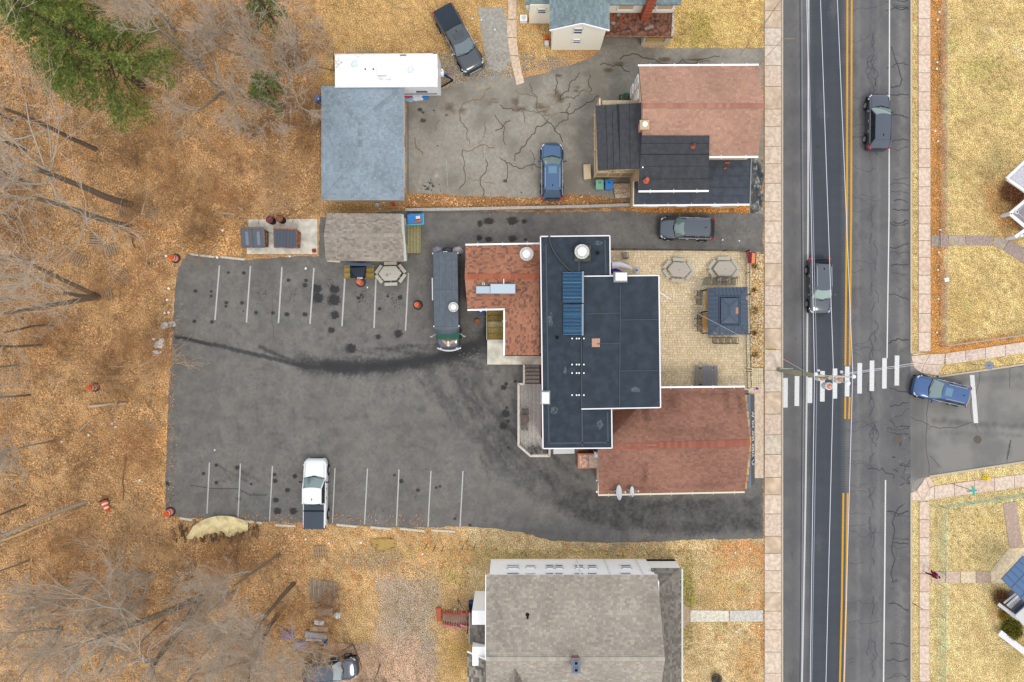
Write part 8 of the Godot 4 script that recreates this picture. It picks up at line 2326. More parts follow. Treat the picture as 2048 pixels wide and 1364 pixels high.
func build_person() -> void:
	var t:=thing("person","person in maroon jacket and dark trousers walking by the green fence","person",P(1853,1141)+v3(0,0.08,0),PI*0.5)
	var jk:=lin(128,40,72);var tr:=lin(44,42,52);var sk:=lin(206,150,122);var sh:=lin(226,200,206)
	var b:=[
		[v3(0,0.98,0),v3(0,1.12,0.0),0.14,0.145,jk],[v3(-0.05,1.12,0),v3(-0.08,1.34,0.01),0.12,0.115,jk],[v3(0.05,1.12,0),v3(0.08,1.34,0.01),0.12,0.115,jk],
		[v3(-0.12,1.37,0.01),v3(0.12,1.37,0.01),0.085,0.085,jk],[v3(0,1.4,0.0),v3(0,1.5,-0.02),0.06,0.055,sk],
		[v3(0,1.57,-0.025),v3(0,1.65,-0.015),0.088,0.098,sk],
		[v3(-0.19,1.36,0.01),v3(-0.24,1.1,0.08),0.062,0.05,jk],[v3(-0.24,1.1,0.08),v3(-0.22,0.9,-0.06),0.05,0.04,jk],
		[v3(0.19,1.36,0.01),v3(0.25,1.12,-0.02),0.062,0.05,jk],[v3(0.25,1.12,-0.02),v3(0.2,1.0,-0.24),0.05,0.04,jk],
		[v3(-0.09,0.94,0),v3(-0.1,0.5,-0.13),0.098,0.066,tr],[v3(-0.1,0.5,-0.13),v3(-0.1,0.1,-0.18),0.064,0.044,tr],
		[v3(0.09,0.94,0),v3(0.1,0.52,0.08),0.098,0.066,tr],[v3(0.1,0.52,0.08),v3(0.1,0.14,0.3),0.064,0.044,tr],
		[v3(-0.1,0.05,-0.16),v3(-0.1,0.035,-0.34),0.045,0.036,sh],[v3(0.1,0.09,0.33),v3(0.1,0.035,0.18),0.045,0.036,sh]]
	part("body",figure(b,0.016,0.03),VC("figure_cloth",0.85),t)
	for s in [-1,1]:
		var w:=v3(-0.22,0.9,-0.06) if s<0 else v3(0.2,1.0,-0.24)
		var d:=v3(0,-1,-0.25).normalized() if s<0 else v3(-0.1,-0.25,-1).normalized()
		var sd:=v3(0,0,1) if s<0 else v3(1,0,0)
		var hnd:=[[w,w+d*0.07,0.03,0.034,sk]]
		var ln:=[0.062,0.075,0.07,0.055]
		for i in 4:
			var r0:Vector3=w+d*0.08+sd*(-0.03+i*0.02);var r1:Vector3=r0+d*ln[i]*0.55;var r2:Vector3=r1+(d+sd.cross(d)*0.5*s).normalized()*ln[i]*0.5
			hnd.append([r0,r1,0.0095,0.009,sk]);hnd.append([r1,r2,0.009,0.0075,sk])
		hnd.append([w+d*0.03 - sd*0.03,w+d*0.075 - sd*0.058,0.012,0.0095,sk])
		part("hand",figure(hnd,0.005,0.006),VC("figure_cloth"),t)
	var hr:=MB.new();blob(hr,v3(0,1.6,0.012),v3(0.112,0.118,0.118),5,0.12);part("hair",hr,M("hair_dark",44,40,44,{}),t)
	for s in [-1,1]:
		var mb:=MB.new();mb.lathe(v3(0.036*s,1.612,-0.108),[[0.0,-0.011],[0.013,0.0],[0.0,0.011]],8);part("eye",mb,M("eye_dark",40,36,36),t)
		mb=MB.new();mb.lathe(v3(0.098*s,1.57,0.0),[[0,-0.03],[0.018,0],[0.016,0.02],[0,0.034]],8);part("ear",mb,M("skin",206,150,122),t)
	var ns:=MB.new();ns.tube(pv([v3(0,1.61,-0.112),v3(0,1.578,-0.136),v3(0,1.568,-0.116)]),pf([0.009,0.015,0.01]),6);part("nose",ns,M("skin",206,150,122),t)
	ns=MB.new();ns.bar(v3(-0.024,1.542,-0.108),v3(0.024,1.542,-0.108),0.012,0.01);part("mouth",ns,M("lip",160,90,84),t)
class Grow:
	var trunk:=MB.new()
	var limbs:=MB.new()
	var twigs:=MB.new()
	var r:RandomNumberGenerator
	var tip:=0.011
	var up:=0.25
	var spread:=0.65
	var dens:=1.0
	func go(p: Vector3,d: Vector3,len: float,rad: float,level: int,maxl: int) -> void:
		var n:=6 if level==0 else (5 if level<maxl else 3)
		var pts:=PackedVector3Array([p]);var rr:=PackedFloat32Array([rad])
		var q:=p;var dir:=d
		var end:=rad*(0.5 if level==0 else 0.35)
		if level==maxl:end=tip*0.7
		var wob:=0.03 if level==0 else 0.17
		for i in n:
			dir=(dir+Vector3(r.randfn(0,wob),r.randfn(0,wob*0.7)+up*0.14*(1.0 if level>0 else 0.4),r.randfn(0,wob))).normalized()
			q+=dir*len/n
			pts.append(q);rr.append(lerpf(rad,end,float(i+1)/n))
		var mb:=trunk if level==0 else (limbs if level<=1 or rad>0.035 else twigs)
		mb.tube(pts,rr,10 if level==0 else (6 if level==1 else (4 if level<maxl else 3)),level==0)
		if level>=maxl:return
		var kids:=int((4 if level==0 else (6 if level==1 else 5))*dens+r.randf())
		for k in kids:
			var f:=r.randf_range(0.5 if level==0 else 0.18,1.0)
			if k==0:f=1.0
			var fi:=f*n
			var i:=mini(int(fi),n - 1)
			var at:Vector3=pts[i].lerp(pts[i+1],fi - i)
			var seg:=(pts[i+1] - pts[i]).normalized()
			var ax:=seg.cross(Vector3(r.randfn(0,1),r.randfn(0,1),r.randfn(0,1))).normalized()
			var an:=r.randf_range(0.25,1.0)*spread*(0.4 if k==0 else 1.25)
			var nd:=seg.rotated(ax,an)
			nd.y+=up*0.5
			var cr:float=lerpf(rad,end,f)*r.randf_range(0.5,0.78)*(0.72 if level==0 else 1.0)
			go(at,nd.normalized(),len*r.randf_range(0.5,0.8)*(1.0 if level>0 else 0.8),maxf(cr,tip),level+1,maxl)
func tree(label: String,px: float,py: float,h: float,rad: float,o:={}) -> Node3D:
	var t:=thing(o.get("name","bare_tree"),label,"tree",P(px,py))
	var g:=Grow.new()
	g.r=RandomNumberGenerator.new();g.r.seed=int(px*131+py*17)
	g.up=o.get("up",0.3);g.spread=o.get("spread",0.7);g.dens=o.get("dens",1.0)*0.78;g.tip=o.get("tip",0.011)
	var lean:Vector3=o.get("lean",v3(0,1,0))
	var stems:int=o.get("stems",1)
	for s in stems:
		var d:=lean
		if stems>1:
			var a:=TAU*s/stems+g.r.randf()
			d=(lean+v3(cos(a),0,sin(a))*o.get("flare",0.5)).normalized()
		g.go(v3(0,-0.1,0),d.normalized(),h*o.get("clear",0.5),rad,0,o.get("lv",5 if stems==1 else 4))
	var c:Array=o.get("bark",[134,118,100]);var l:Array=o.get("limb",[172,160,144]);var w:Array=o.get("twig",[190,172,154])
	part("trunk",g.trunk,M("bark_%d" % c[0],c[0],c[1],c[2],{"tex":"worn","sc":1.5,"rough":0.95}),t)
	if g.limbs.v.size():part("limbs",g.limbs,M("limb_%d" % l[0],l[0],l[1],l[2],{"tex":"worn","sc":1.2,"rough":0.95}),t)
	if g.twigs.v.size():part("twigs",g.twigs,M("twig_%d" % w[0],w[0],w[1],w[2],{"rough":0.95}),t)
	return t
func evergreen(label: String,px: float,py: float,h: float,spread: float,col: Array,tufts: int,lowest:=0.25) -> void:
	var t:=thing("pine_tree",label,"tree",P(px,py))
	var r:=RandomNumberGenerator.new();r.seed=int(px*7+py)
	var mb:=MB.new();mb.tube(pv([Vector3.ZERO,v3(0.1,h*0.5,0),v3(0,h,0.05)]),pf([h*0.017,h*0.011,0.02]),9)
	part("trunk",mb,M("bark_112",112,96,80,{"tex":"worn","sc":1.5}),t)
	var br:=MB.new();var nd:=MB.new();nd.tinted=true
	var whorls:=int(h*1.7)
	for w in whorls:
		var f:=lerpf(lowest,0.98,float(w)/whorls)
		var y:=h*f
		var len:=spread*pow(1.0 - f,0.75)*1.25+0.25
		var nb:=6
		for k in nb:
			if r.randf()<0.12:continue
			var a:=TAU*k/nb+w*1.1+r.randf_range(-0.3,0.3)
			var L:=len*r.randf_range(0.55,1.15)
			var d:=v3(cos(a),0,sin(a))
			var p0:=v3(0,y,0);var p1:=p0+d*L*0.55+v3(0,L*0.10,0);var p2:=p0+d*L+v3(0,L*0.02 - 0.1,0)
			br.tube(pv([p0,p1,p2]),pf([0.05,0.03,0.01]),4,false)
			var m:=int(tufts*L/(whorls*nb*spread*0.55))
			for q in m:
				var u:=sqrt(r.randf_range(0.05,1.0))
				var c:=(p0.lerp(p1,u*2) if u<0.5 else p1.lerp(p2,u*2 - 1))+d.cross(Vector3.UP)*r.randfn(0,0.2)*L*0.55*u+v3(0,r.randfn(0.05,0.12),0)
				var tone:=r.randf_range(0.65,1.35)
				var base:=lin(col[0],col[1],col[2]).lerp(lin(col[3],col[4],col[5]),r.randf()*r.randf()+(0.25 if sin(w*1.7+k*2.1)>0.6 else 0.0))
				for e in 7:
					var dv:=(d*r.randf_range(0.0,1.2)+v3(r.randfn(0,0.7),r.randfn(0.35,0.5),r.randfn(0,0.7))).normalized()*r.randf_range(0.14,0.28)
					var sd:=dv.cross(v3(r.randfn(0,1),r.randfn(0,1),r.randfn(0,1))).normalized()*0.024
					nd.col=Color(base.r*tone,base.g*tone,base.b*tone)
					nd.tri(c - sd,c+sd,c+dv)
	part("branches",br,M("branch_dark",96,84,68),t)
	var m:=VC("needles",0.8)
	m.backlight_enabled=true;m.backlight=Color(0.05,0.07,0.02)
	stuff(part("needles",nd,m,t))
func in_any(p: Vector2,polys: Array) -> bool:
	for q in polys:
		if Geometry2D.is_point_in_polygon(p,q):return true
	return false
func poly2(a: Array) -> PackedVector2Array: return PackedVector2Array(V(a))
func cover(called: String,mesh: Mesh,m: Material,xfs: Array,cols: Array) -> void:
	var mm:=MultiMesh.new()
	mm.transform_format=MultiMesh.TRANSFORM_3D;mm.use_colors=true
	mm.mesh=mesh;mm.instance_count=xfs.size()
	for i in xfs.size():
		mm.set_instance_transform(i,xfs[i]);mm.set_instance_color(i,cols[i])
	var o:=MultiMeshInstance3D.new()
	o.multimesh=mm;o.material_override=m;o.name=numbered(called)
	add_child(o,true);stuff(o)
func build_cover() -> void:
	var leaf:=MB.new();leaf.tinted=true
	for s in [-1,1]:
		var a:=v3(0,0.0,0.55);var b:=v3(0,0.05,-0.5);var c:=v3(0.38*s,0.22,0.05)
		if s>0:leaf.tri(a,c,b)
		else:leaf.tri(a,b,c)
	var lm:=mesh_of(leaf)
	var paved:=[poly2(LOT),poly2([812,205,900,172,1000,150,1190,118,1300,99,1526,97,1526,404,1262,404,1180,391,1080,396,812,390]),poly2([1528,-300,1821,-300,1821,1700,1528,1700]),poly2([1821,700,1840,742,1871,755,2100,722,2100,915,1858,952,1821,984]),poly2([1837,-100,1860,-100,1860,700,1837,700]),poly2([1838,1000,1858,1000,1858,1500,1838,1500]),poly2([1860,712,2100,676,2100,700,1880,730]),poly2([1866,972,2100,940,2100,966,1866,998]),poly2([497,439,635,438,635,508,494,508]),poly2([955,14,1008,14,1026,120,1000,146,968,100]),poly2([985,1118,1350,1118,1350,1500,985,1500]),poly2([1016,-50,1033,-50,1037,111,1049,166,1033,171,1020,111]),poly2([1862,470,1986,472,2060,500,2060,530,1985,491,1862,492]),poly2([1380,1220,1526,1220,1526,1243,1380,1243]),poly2([1880,1142,1979,1142,2018,1096,2006,1006,2032,1002,2060,1094,2003,1167,1880,1167]),poly2([1215,500,1528,500,1528,780,1215,780])]
	var W:=[lin(218,176,126),lin(208,164,114),lin(198,154,106),lin(224,188,140),lin(188,146,102),lin(212,172,126),lin(216,172,118),lin(176,136,96),lin(196,170,140)]
	var O:=[lin(224,166,104),lin(212,148,90),lin(230,178,120),lin(196,136,84),lin(216,170,118)]
	var B:=[lin(226,180,118),lin(216,160,90),lin(206,148,80),lin(236,198,140)]
	var woods:=poly2([-140,-120,660,-120,640,180,640,430,500,440,490,520,370,510,345,600,335,900,330,1030,600,1048,620,1300,560,1500,-140,1500])
	var zones_:=[[woods,26.0,W],[poly2([376,470,490,460,490,520,376,506]),10.0,B],[poly2([318,740,345,700,334,1020,300,1020]),12.0,B],[poly2([600,1040,930,1056,960,1120,760,1160,600,1330,560,1200]),5.0,O],[poly2([640,-100,1010,-100,950,120,640,110]),3.5,W],[poly2([815,386,1265,388,1265,412,815,420]),6.0,W],[poly2([1265,411,1500,411,1498,426,1265,424]),14.0,O],[poly2([1864,-100,1893,-100,1893,690,1864,695]),8.0,O],[poly2([1874,-100,1886,-100,1886,690,1874,690]),11.0,O],[poly2([1880,686,2060,660,2060,674,1880,704]),8.0,O],[poly2([1960,350,2050,330,2050,490,1980,470]),5.0,O],[poly2([1430,1080,1526,1080,1526,1364,1480,1364,1400,1240]),3.0,O],[poly2([960,1060,1526,1082,1526,1110,960,1100]),3.0,O],[poly2([1524,1080,1530,1080,1530,1500,1516,1500]),8.0,O],[poly2([640,400,840,400,815,424,640,430]),7.0,W],[poly2([1822,-100,1836,-100,1836,700,1822,700]),1.5,O],[poly2([1490,-100,1528,-100,1528,100,1470,100]),4.0,O],[poly2([1040,45,1100,45,1100,110,1050,120]),4.0,O]]
	var xfs:=[];var cols:=[]
	for z in zones_:
		var bb:=Rect2(z[0][0],Vector2.ZERO)
		for q in z[0]:bb=bb.expand(q)
		var n:=int(bb.get_area()/100.0*z[1])
		for i in n:
			var p:=Vector2(rnd(bb.position.x,bb.end.x),rnd(bb.position.y,bb.end.y))
			if not Geometry2D.is_point_in_polygon(p,z[0]):continue
			if R.randf()>0.62+gn.get_noise_2d(p.x*2.0,p.y*2.0)*1.7:continue
			if in_any(p,paved):continue
			var s:=rnd(0.10,0.2)
			var b:=Basis.from_euler(v3(R.randfn(0,0.35),R.randf()*TAU,R.randfn(0,0.35))).scaled(Vector3.ONE*s)
			xfs.append(Transform3D(b,P(p.x,p.y)+v3(0,rnd(-0.01,0.05),0)))
			cols.append(jit(pick(z[2]),0.1)*(1.14+gn.get_noise_2d(p.x*1.3+400.0,p.y*1.3)*0.55+gn2.get_noise_2d(p.x,p.y)*0.3))
	cover("leaf_litter",lm,VC("leaf_dry",0.9),xfs,cols)
	xfs=[];cols=[]
	for i in 900:
		var p:=Vector2(rnd(345,860),rnd(1028,1050)) if i<350 else (Vector2(R.randfn(340,6),rnd(520,1030)) if i<650 else Vector2(rnd(820,1520),rnd(385,430)))
		xfs.append(Transform3D(Basis(Vector3.UP,R.randf()*TAU).scaled(Vector3.ONE*rnd(0.06,0.12)),P(p.x,p.y)+v3(0,0.012,0)));cols.append(jit(pick(O),0.2))
	cover("blown_leaves",lm,VC("leaf_dry",0.9),xfs,cols)
	var gm:=MB.new();gm.tinted=true
	for k in 9:
		var a:=TAU*k/9.0+R.randf();var d:=v3(cos(a),0,sin(a))
		var p:=d*rnd(0.0,0.5);var q:=p+d*rnd(0.3,0.8)+v3(0,rnd(0.35,0.9),0)
		var sd:=d.cross(Vector3.UP)*0.13
		gm.tri(p - sd,p+sd,q)
	var gmm:=mesh_of(gm)
	xfs=[];cols=[]
	var D:=[lin(226,198,142),lin(216,184,126),lin(232,206,154),lin(206,174,116),lin(214,190,132),lin(234,210,162),lin(192,176,108)]
	var G:=[lin(150,146,66),lin(132,134,58),lin(168,158,84)]
	var S:=[lin(240,218,168),lin(232,206,152),lin(224,194,134),lin(244,224,178)]
	var lawns:=[[poly2([1870,-100,2100,-100,2100,690,1870,690]),4.2,D],[poly2([1822,-100,1837,-100,1837,700,1822,700]),4.0,D],[poly2([1860,-100,1872,-100,1872,700,1860,700]),4.0,D],[poly2([1860,1000,2100,960,2100,1500,1860,1500]),4.2,S],[poly2([1822,1000,1838,1000,1838,1500,1822,1500]),4.0,S],[poly2([1875,735,2100,700,2100,722,1875,752]),4.5,D],[poly2([1862,955,2100,918,2100,938,1866,970]),4.5,S],[poly2([900,1062,1528,1085,1528,1500,860,1500]),4.0,D],[poly2([700,1060,930,1060,900,1500,680,1500]),1.6,D],[poly2([1348,-100,1528,-100,1528,97,1335,102]),4.2,D],[poly2([660,-100,1010,-100,960,100,660,108]),2.6,D],[poly2([1035,45,1102,45,1210,105,1050,125]),2.6,D],[poly2([1364,1100,1386,1100,1384,1300,1364,1300]),6.0,G],[poly2([960,1098,1360,1098,1360,1116,960,1114]),3.0,G],[poly2([880,1120,940,1120,940,1190,870,1190]),2.0,G],[poly2([1350,20,1430,20,1420,95,1350,95]),2.5,G],[poly2([1930,110,2010,105,2030,200,1960,160]),2.0,G],[poly2([1890,1010,2060,985,2060,1090,1890,1140]),1.0,G]]
	for z in lawns:
		var bb:=Rect2(z[0][0],Vector2.ZERO)
		for q in z[0]:bb=bb.expand(q)
		for i in int(bb.get_area()/100.0*z[1]):
			var p:=Vector2(rnd(bb.position.x,bb.end.x),rnd(bb.position.y,bb.end.y))
			if not Geometry2D.is_point_in_polygon(p,z[0]) or in_any(p,paved):continue
			var s:=rnd(0.06,0.13)
			xfs.append(Transform3D(Basis(Vector3.UP,R.randf()*TAU).scaled(v3(s,s*0.8,s)),P(p.x,p.y)+v3(0,-0.02,0)))
			cols.append(jit(pick(z[2]),0.2+0.1*absf(gn.get_noise_2d(p.x*3,p.y*3))))
	cover("dry_grass",gmm,VC("grass_blade",0.9),xfs,cols)
	var st:=MB.new();st.tinted=true;st.box(Vector3.ZERO,v3(1,0.6,0.8),0,0.25)
	xfs=[];cols=[]
	for i in 6600:
		var p:=Vector2(rnd(850,1070),rnd(105,190)) if i<5000 else (Vector2(R.randfn(830,26),rnd(1130,1364)) if i<6200 else Vector2(R.randfn(740,50),R.randfn(1120,14)))
		if i<5000 and Geometry2D.is_point_in_polygon(p,paved[1]):continue
		xfs.append(Transform3D(Basis(Vector3.UP,R.randf()*TAU).scaled(Vector3.ONE*rnd(0.03,0.085)),P(p.x,p.y)+v3(0,-0.02,0)));cols.append(jit(pick([lin(150,148,140),lin(176,172,164),lin(128,124,118),lin(196,190,180),lin(170,150,124)]),0.15))
	cover("gravel",mesh_of(st),VC("grit",0.9),xfs,cols)
func build_trees() -> void:
	var pale:={"limb":[194,186,172],"twig":[204,188,170]}
	var mk:=func(e:={}) -> Dictionary:
		var d:=pale.duplicate();d.merge(e,true);return d
	var U:=v3(0,1,0)
	tree("dark-trunked bare tree whose trunk foot stands by the jumbled pallets, leaning to the northwest",262,409,19,0.30,mk.call({"bark":[128,112,98],"clear":0.68,"lv":4}))
	tree("slim dark-trunked bare tree north of the western clearing",192,299,16,0.20,mk.call({"bark":[128,112,98],"clear":0.7}))
	tree("grey-trunked tall bare tree whose long trunk runs straight to the western edge",258,453,19,0.28,mk.call({"bark":[140,126,106],"clear":0.66}))
	tree("bare tree forking low into three limbs in the middle of the western woods",198,594,15,0.22,mk.call({"bark":[132,116,98],"stems":3,"flare":0.28,"clear":0.6}))
	tree("thin bare tree at the western edge above the fallen branches",84,690,13,0.12,mk.call({"clear":0.6,"dens":1.10}))
	tree("thin dark bare tree between the forked tree and the western edge",110,650,12,0.11,mk.call({"bark":[122,106,92],"clear":0.55}))
	tree("slender pale bare tree in the far western brush under the long trunk",62,520,10,0.10,mk.call({"bark":[150,140,126],"dens":1.14}))
	tree("crooked bare tree at the western edge north of the long trunk",70,372,11,0.14,mk.call({"dens":1.18,"stems":2,"flare":0.35}))
	tree("tangled bare tree below the pine at the western edge",52,300,12,0.14,mk.call({"dens":1.18}))
	tree("pale trunked bare tree lying low over the drum on its side",172,1004,14,0.16,mk.call({"bark":[176,164,144],"clear":0.6,"lean":v3(-0.75,1,0.2)}))
	tree("big pale-limbed bare tree spreading over the southwest corner, thick trunk rising from beside the tarp",402,1196,17,0.32,mk.call({"bark":[140,124,106],"stems":2,"flare":0.25,"clear":0.55,"dens":1.15,"lean":v3(-0.12,1,0.02)}))
	tree("silvery bare sapling cluster in the middle of the southwest woods",300,1150,8,0.09,mk.call({"bark":[186,178,164],"stems":4,"flare":0.4,"dens":1.2,"limb":[200,192,178],"twig":[204,192,176]}))
	tree("silvery upright bare sapling near the western edge of the southwest woods",180,1170,10,0.10,mk.call({"bark":[186,178,164],"stems":3,"flare":0.3,"dens":1.2,"limb":[198,190,178]}))
	tree("silvery many-stemmed bare tree in the far southwest corner",120,1260,10,0.12,mk.call({"bark":[180,172,158],"stems":4,"flare":0.5,"dens":1.2}))
	tree("bare tree south of the yellow tarp with a fan of pale twigs",560,1108,10,0.13,mk.call({"clear":0.6,"dens":1.14,"lean":v3(-0.3,1,0.1)}))
	tree("bare tree with a dark leaning trunk north of the scrap stack",588,1166,12,0.20,mk.call({"bark":[124,106,88],"clear":0.62,"dens":1.2,"lean":v3(-0.1,1,0.1)}))
	tree("bare tree with a brown leaning trunk west of the scrap stack",556,1228,13,0.20,mk.call({"bark":[128,108,88],"clear":0.6,"dens":1.2}))
	tree("thick brown trunked bare tree standing over the hidden car",640,1292,13,0.34,mk.call({"bark":[140,112,82],"clear":0.4,"dens":1.1,"limb":[186,172,140],"spread":0.9}))
	tree("small loose bare tree east of the hidden car",706,1290,6.5,0.07,mk.call({"clear":0.45,"stems":3,"flare":0.6,"dens":1.0,"limb":[190,170,140],"twig":[196,168,136]}))
	tree("bare tree at the southern edge between the pallets and the hidden car",500,1322,11,0.14,mk.call({"dens":1.18,"stems":2,"flare":0.4}))
	tree("bare tree at the southern edge beside the lowest pallet",400,1335,10,0.13,mk.call({"dens":1.10,"bark":[150,138,120]}))
	tree("low broad bare tree radiating over the brush west of the blue-grey garage",566,218,7.5,0.10,mk.call({"bark":[150,140,124],"stems":6,"flare":0.9,"clear":0.42,"dens":1.105,"up":0.1,"spread":0.8,"limb":[196,186,172],"twig":[204,190,174]}))
	tree("upright fan-shaped bare tree behind the camper's tail",590,130,8,0.09,mk.call({"bark":[150,140,124],"stems":4,"flare":0.5,"dens":1.10,"lean":v3(0,1,-0.3)}))
	tree("upright bare tree between the pine and the radiating tree, near the north edge",505,118,8.5,0.10,mk.call({"stems":3,"flare":0.5,"dens":1.14,"bark":[150,140,124]}))
	tree("large pale-limbed bare tree reaching over the pine's eastern side",410,138,13,0.2,mk.call({"bark":[160,150,134],"clear":0.5,"dens":1.10,"spread":0.9,"lean":v3(-0.1,1,-0.1)}))
	tree("low bare tree with arched grey branches south of the pine's eastern side",440,185,8,0.11,mk.call({"stems":4,"flare":0.9,"dens":1.14,"up":0.1,"bark":[150,140,124]}))
	tree("tall bare tree at the north edge east of the pine",350,60,12,0.16,mk.call({"dens":1.10}))
	tree("thin bare tree at the western edge just north of the pine stump row",24,240,12,0.13,mk.call({"dens":1.10}))
	tree("thin bare tree near the western edge south of the forked tree",60,790,10,0.1,mk.call({"dens":1.2}))
	tree("small bare tree near the western edge beside the long fallen pole",50,1010,9,0.1,mk.call({"dens":1.10}))
	tree("bare tree rising from the brush in the southwest between silvery saplings",232,1270,11,0.14,mk.call({"stems":2,"flare":0.4,"dens":1.10,"bark":[170,160,146]}))
	tree("small twiggy bare tree hanging over the camper's tail",668,140,4.5,0.05,mk.call({"stems":3,"flare":0.6,"dens":1.0,"lv":3}))
	for q in [[40,440,12,"crossing the western edge above the long trunk"],[30,600,13,"at the western edge level with the forked tree"],[36,730,12,"at the western edge south of the thin fallen branch"],[110,880,10,"near the pale fallen branch in the west"],[20,900,12,"at the western edge by the orange-tan log"],[60,1120,12,"at the western edge south of the long fallen pole"],[260,1220,9,"among the silvery saplings in the southwest"],[470,1180,9,"in the southern woods between the tarp and the scrap stack"],[330,1240,9,"beside the big trunk in the southwest"],[450,1260,10,"in the southern woods west of the violet cloth"],[760,1330,5,"on the gravel track's foot at the southern edge"]]:
		tree("slim grey-twigged bare tree "+q[3],q[0],q[1],q[2],0.09,mk.call({"clear":0.5,"bark":[160,148,132],"lv":5}))
	evergreen("large dense green pine in the northwest corner",285,172,17,4.8,[108,132,70,176,180,96],12000,0.2)
	evergreen("second green pine behind the first along the north edge",170,60,16,4.2,[94,120,62,160,166,84],7000,0.25)
	evergreen("small green pine tree under the radiating bare tree",548,192,4.5,1.3,[112,136,78,150,160,98],800,0.2)
	evergreen("small dark pine at the north edge behind the camper",552,48,7,1.5,[108,130,80,140,152,94],700,0.2)
	var kinds:=[]
	for k in 4:
		var t:=thing("brush","","shrub")
		var g:=Grow.new();g.r=RandomNumberGenerator.new();g.r.seed=300+k
		g.up=0.15;g.spread=0.8;g.tip=0.009;g.dens=0.8
		for s in 14:
			var a:=g.r.randf()*TAU
			g.go(v3(g.r.randfn(0,0.5),0,g.r.randfn(0,0.5)),v3(cos(a)*g.r.randf_range(0.3,1.3),1,sin(a)*g.r.randf_range(0.3,1.3)).normalized(),g.r.randf_range(0.9,1.9),0.018,1,3)
		var cc:Array=[[196,146,100],[170,130,94],[206,170,132],[150,118,88]][k]
		part("stems",g.limbs,M("brush_stem_%d" % k,cc[0],cc[1],cc[2],{"rough":0.95}),t)
		part("twigs",g.twigs,M("brush_twig_%d" % k,cc[0]+14,cc[1]+12,cc[2]+10,{"rough":0.95}),t)
		kinds.append(t)
	var where_:=["north of the lot's northwest drum","below the garage among the northern sticks","north of the dumpsters' bank","between the rusty drums and the garage","along the garage's west wall","by the white lumps on the lot's west bank","beside the lot's southwest leaf bank","around the drum among fallen branches","by the forked tree and pallets","by the thin trees at the western edge","under the long horizontal trunk","in the clearing south of the pine","south of the radiating bare tree","behind the camper's tail","along the north edge beyond the pine","west of the broken log","south of the yellow tarp","near the leaning brown trunk","round the drum lying on its side","by the southern pallets","in the far southwest corner","east of the scrap stack"]
	var used:=[false,false,false,false]
	var bs:=[]
	for q in [[300,440,60,26],[390,420,60,34],[460,390,60,40],[560,330,50,60],[610,260,20,60],[300,660,34,70],[275,840,30,50],[240,740,60,50],[240,560,60,60],[90,560,80,120],[60,420,60,60],[350,310,90,60],[470,290,60,60],[610,120,30,70],[440,70,90,50],[120,880,90,60],[480,1120,110,30],[560,1260,60,60],[230,1060,120,50],[330,1250,120,60],[100,1150,80,90],[690,1230,40,60]]:
		for i in 3:bs.append([q[0]+R.randfn(0,q[2]*0.6),q[1]+R.randfn(0,q[3]*0.6),bs.size()/3])
	var lot:=poly2(LOT)
	for i in bs.size():
		var p:=Vector2(bs[i][0],bs[i][1])
		if Geometry2D.is_point_in_polygon(p,lot) or Geometry2D.is_point_in_polygon(p,poly2([485,430,860,430,860,520,485,520])) or Geometry2D.is_point_in_polygon(p,poly2([640,100,900,100,900,405,640,405])):continue
		var k:=R.randi() % 4
		var o:Node3D=kinds[k] if not used[k] else dup(kinds[k],Vector3.ZERO,0)
		used[k]=true
		o.position=P(p.x,p.y);o.rotation.y=R.randf()*TAU;o.scale=Vector3.ONE*rnd(0.7,1.35)
		tag(o,"bare brown thicket "+where_[bs[i][2]],"shrub","brush in the woods")
	for q in [[0,1084,178,1012,0.11,196,164,124,"long pale fallen pole west of the drum lying on its side"],[178,812,252,807,0.12,206,184,154,"broken pale log beside the drum in the leaves"],[236,800,222,824,0.08,200,176,140,"short broken stub crossing the pale log"],[250,910,246,1000,0.06,132,104,80,"dark upright fallen branch beside the lot's southwest leaf bank"],[75,946,142,900,0.05,176,150,120,"pale fallen branch north of the long pole"],[0,948,36,950,0.14,206,168,116,"orange-tan split log at the western edge"],[20,620,140,725,0.035,190,176,156,"thin pale fallen branch crossing the western woods"],[55,250,110,335,0.03,190,170,140,"thin bright stick hanging in the western brush"],[300,520,355,508,0.03,180,150,110,"stick on the bank by the northwest drum"],[262,468,268,494,0.06,110,82,62,"dark stub beside the jumbled sticks"],[160,862,190,830,0.05,190,176,160,"pale stick beside the broken log's foot"],[560,440,640,395,0.03,170,130,90,"stick lying on the leaves above the rusty drums"]]:
		var pts:=PackedVector3Array();var rr:=PackedFloat32Array()
		for i in 6:
			var u:=i/5.0
			pts.append(P(lerpf(q[0],q[2],u),lerpf(q[1],q[3],u),0.12+0.1*sin(u*7))+v3(R.randfn(0,0.04),0,R.randfn(0,0.04)));rr.append(q[4]*(1.1 - 0.4*u))
		var mb:=MB.new();mb.tube(pts,rr,7);tag(part("fallen_branch",mb,M("dead_wood_%d" % int(q[5]+q[6]),q[5],q[6],q[7],{"tex":"wood","sc":1.5})),q[8],"branch")
	var st:=MB.new()
	for k in 1600:
		var p:=Vector2(rnd(0,600),rnd(0,1364))
		if p.x>320 and p.y>490 and p.y<1060:continue
		if p.x>640:continue
		var a:=R.randf()*TAU;var l:=rnd(0.3,1.8)
		var c:=P(p.x,p.y,0.06);var d:=v3(cos(a),rnd(-0.05,0.12),sin(a))*l/2
		st.tube(pv([c - d,c+v3(R.randfn(0,0.06),0.03,R.randfn(0,0.06)),c+d]),pf([0.016,0.014,0.008]),4,false)
	stuff(part("fallen_twigs",st,M("fallen_twig",166,138,108,{"rough":0.95})))
	bush("round evergreen bush in front of the white skirt of the blue-roofed house",2018,1256,0.85,[92,104,44,150,140,60],1500)
	bush("small yellowing bush above the round evergreen",2004,1230,0.35,[190,150,50,150,130,60],220)
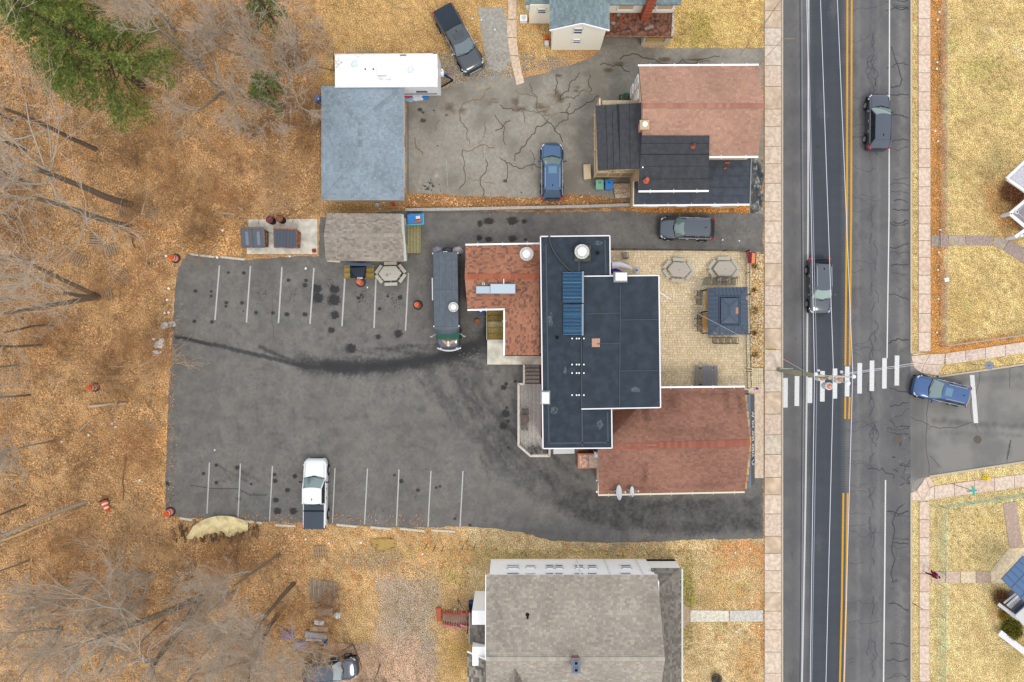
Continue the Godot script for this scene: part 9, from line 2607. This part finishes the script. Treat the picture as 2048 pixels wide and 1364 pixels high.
	bush("leafless brown bush beside the steps of the blue-roofed house",1998,1192,0.7,[136,100,70,110,82,60],420)
	bush("dark reddish brown bush between the white porch corners",2022,384,1.1,[170,116,84,124,88,68],1300)
	bush("dark rounded shrub on the lawn by the taupe-roofed house",1432,1356,0.42,[150,138,124,120,110,96],500)
func bush(label: String,px: float,py: float,s: float,col: Array,n: int) -> void:
	var t:=thing("bush",label,"bush",P(px,py))
	var r:=RandomNumberGenerator.new();r.seed=int(px+py)
	var st:=MB.new();var lf:=MB.new();lf.tinted=true
	for k in 16:
		var a:=r.randf()*TAU;var e:=v3(cos(a)*s*r.randf_range(0.3,0.9),s*r.randf_range(0.6,1.3),sin(a)*s*r.randf_range(0.3,0.9))
		st.tube(pv([Vector3.ZERO,e*0.5+v3(0,0.05,0),e]),pf([0.025,0.016,0.006]),4,false)
	for k in n*3:
		var d:=v3(r.randfn(0,1),r.randfn(0,1),r.randfn(0,1)).normalized()
		var q:=d*s*pow(r.randf(),0.4)*r.randf_range(0.8,1.1);q.y=absf(q.y)*1.15+0.1
		var dv:=(d+v3(r.randfn(0,0.6),0.3,r.randfn(0,0.6))).normalized()*r.randf_range(0.08,0.16)
		var sd:=dv.cross(v3(r.randfn(0,1),r.randfn(0,1),r.randfn(0,1))).normalized()*0.03
		lf.col=jit(lin(col[0],col[1],col[2]).lerp(lin(col[3],col[4],col[5]),r.randf()),0.3)
		lf.tri(q - sd,q+sd,q+dv)
	part("stems",st,M("branch_dark",96,84,68),t)
	stuff(part("foliage",lf,VC("bush_leaf",0.85),t))
func _ready() -> void:
	R.seed=20
	var cam:=Camera3D.new()
	cam.name="camera"
	cam.fov=rad_to_deg(2.0*atan(682.0/FOC))
	cam.near=0.5;cam.far=3000.0
	cam.position=v3(0,CAM_H,0);cam.rotation=v3(-PI/2,0,0)
	add_child(cam);cam.current=true
	var env:=Environment.new()
	env.background_mode=Environment.BG_SKY
	var sm:=ProceduralSkyMaterial.new()
	sm.sky_top_color=Color(0.90,0.91,0.925);sm.sky_horizon_color=Color(0.92,0.925,0.93);sm.sky_curve=0.2
	sm.ground_bottom_color=Color(0.45,0.40,0.34);sm.ground_horizon_color=Color(0.75,0.74,0.73)
	sm.sun_angle_max=30.0
	var sky:=Sky.new();sky.sky_material=sm
	env.sky=sky
	env.background_energy_multiplier=1.25
	env.tonemap_mode=Environment.TONE_MAPPER_LINEAR
	env.tonemap_exposure=1.6
	env.sdfgi_enabled=true;env.ssao_enabled=true;env.ssil_enabled=true
	var we:=WorldEnvironment.new();we.name="world";we.environment=env;add_child(we)
	var sun:=DirectionalLight3D.new();sun.name="overcast_sun"
	sun.light_energy=0.3;sun.light_color=Color(1.0,0.96,0.9);sun.light_angular_distance=14.0
	sun.rotation_degrees=v3(-62,30,0);sun.shadow_enabled=true
	add_child(sun)
	make_blobs()
	build_ground()
	build_lot()
	build_yard()
	build_road()
	build_walks()
	build_restaurant()
	build_houses()
	build_cars()
	build_patio()
	build_small()
	build_street_things()
	build_cover()
	build_trees()


static func v3(a:float,b:float,c:float)->Vector3:return Vector3(a,b,c)
static func pv(a:Array)->PackedVector3Array:return PackedVector3Array(a)
static func pf(a:Array)->PackedFloat32Array:return PackedFloat32Array(a)
func rnd(a:float,b:float)->float:return R.randf_range(a,b)
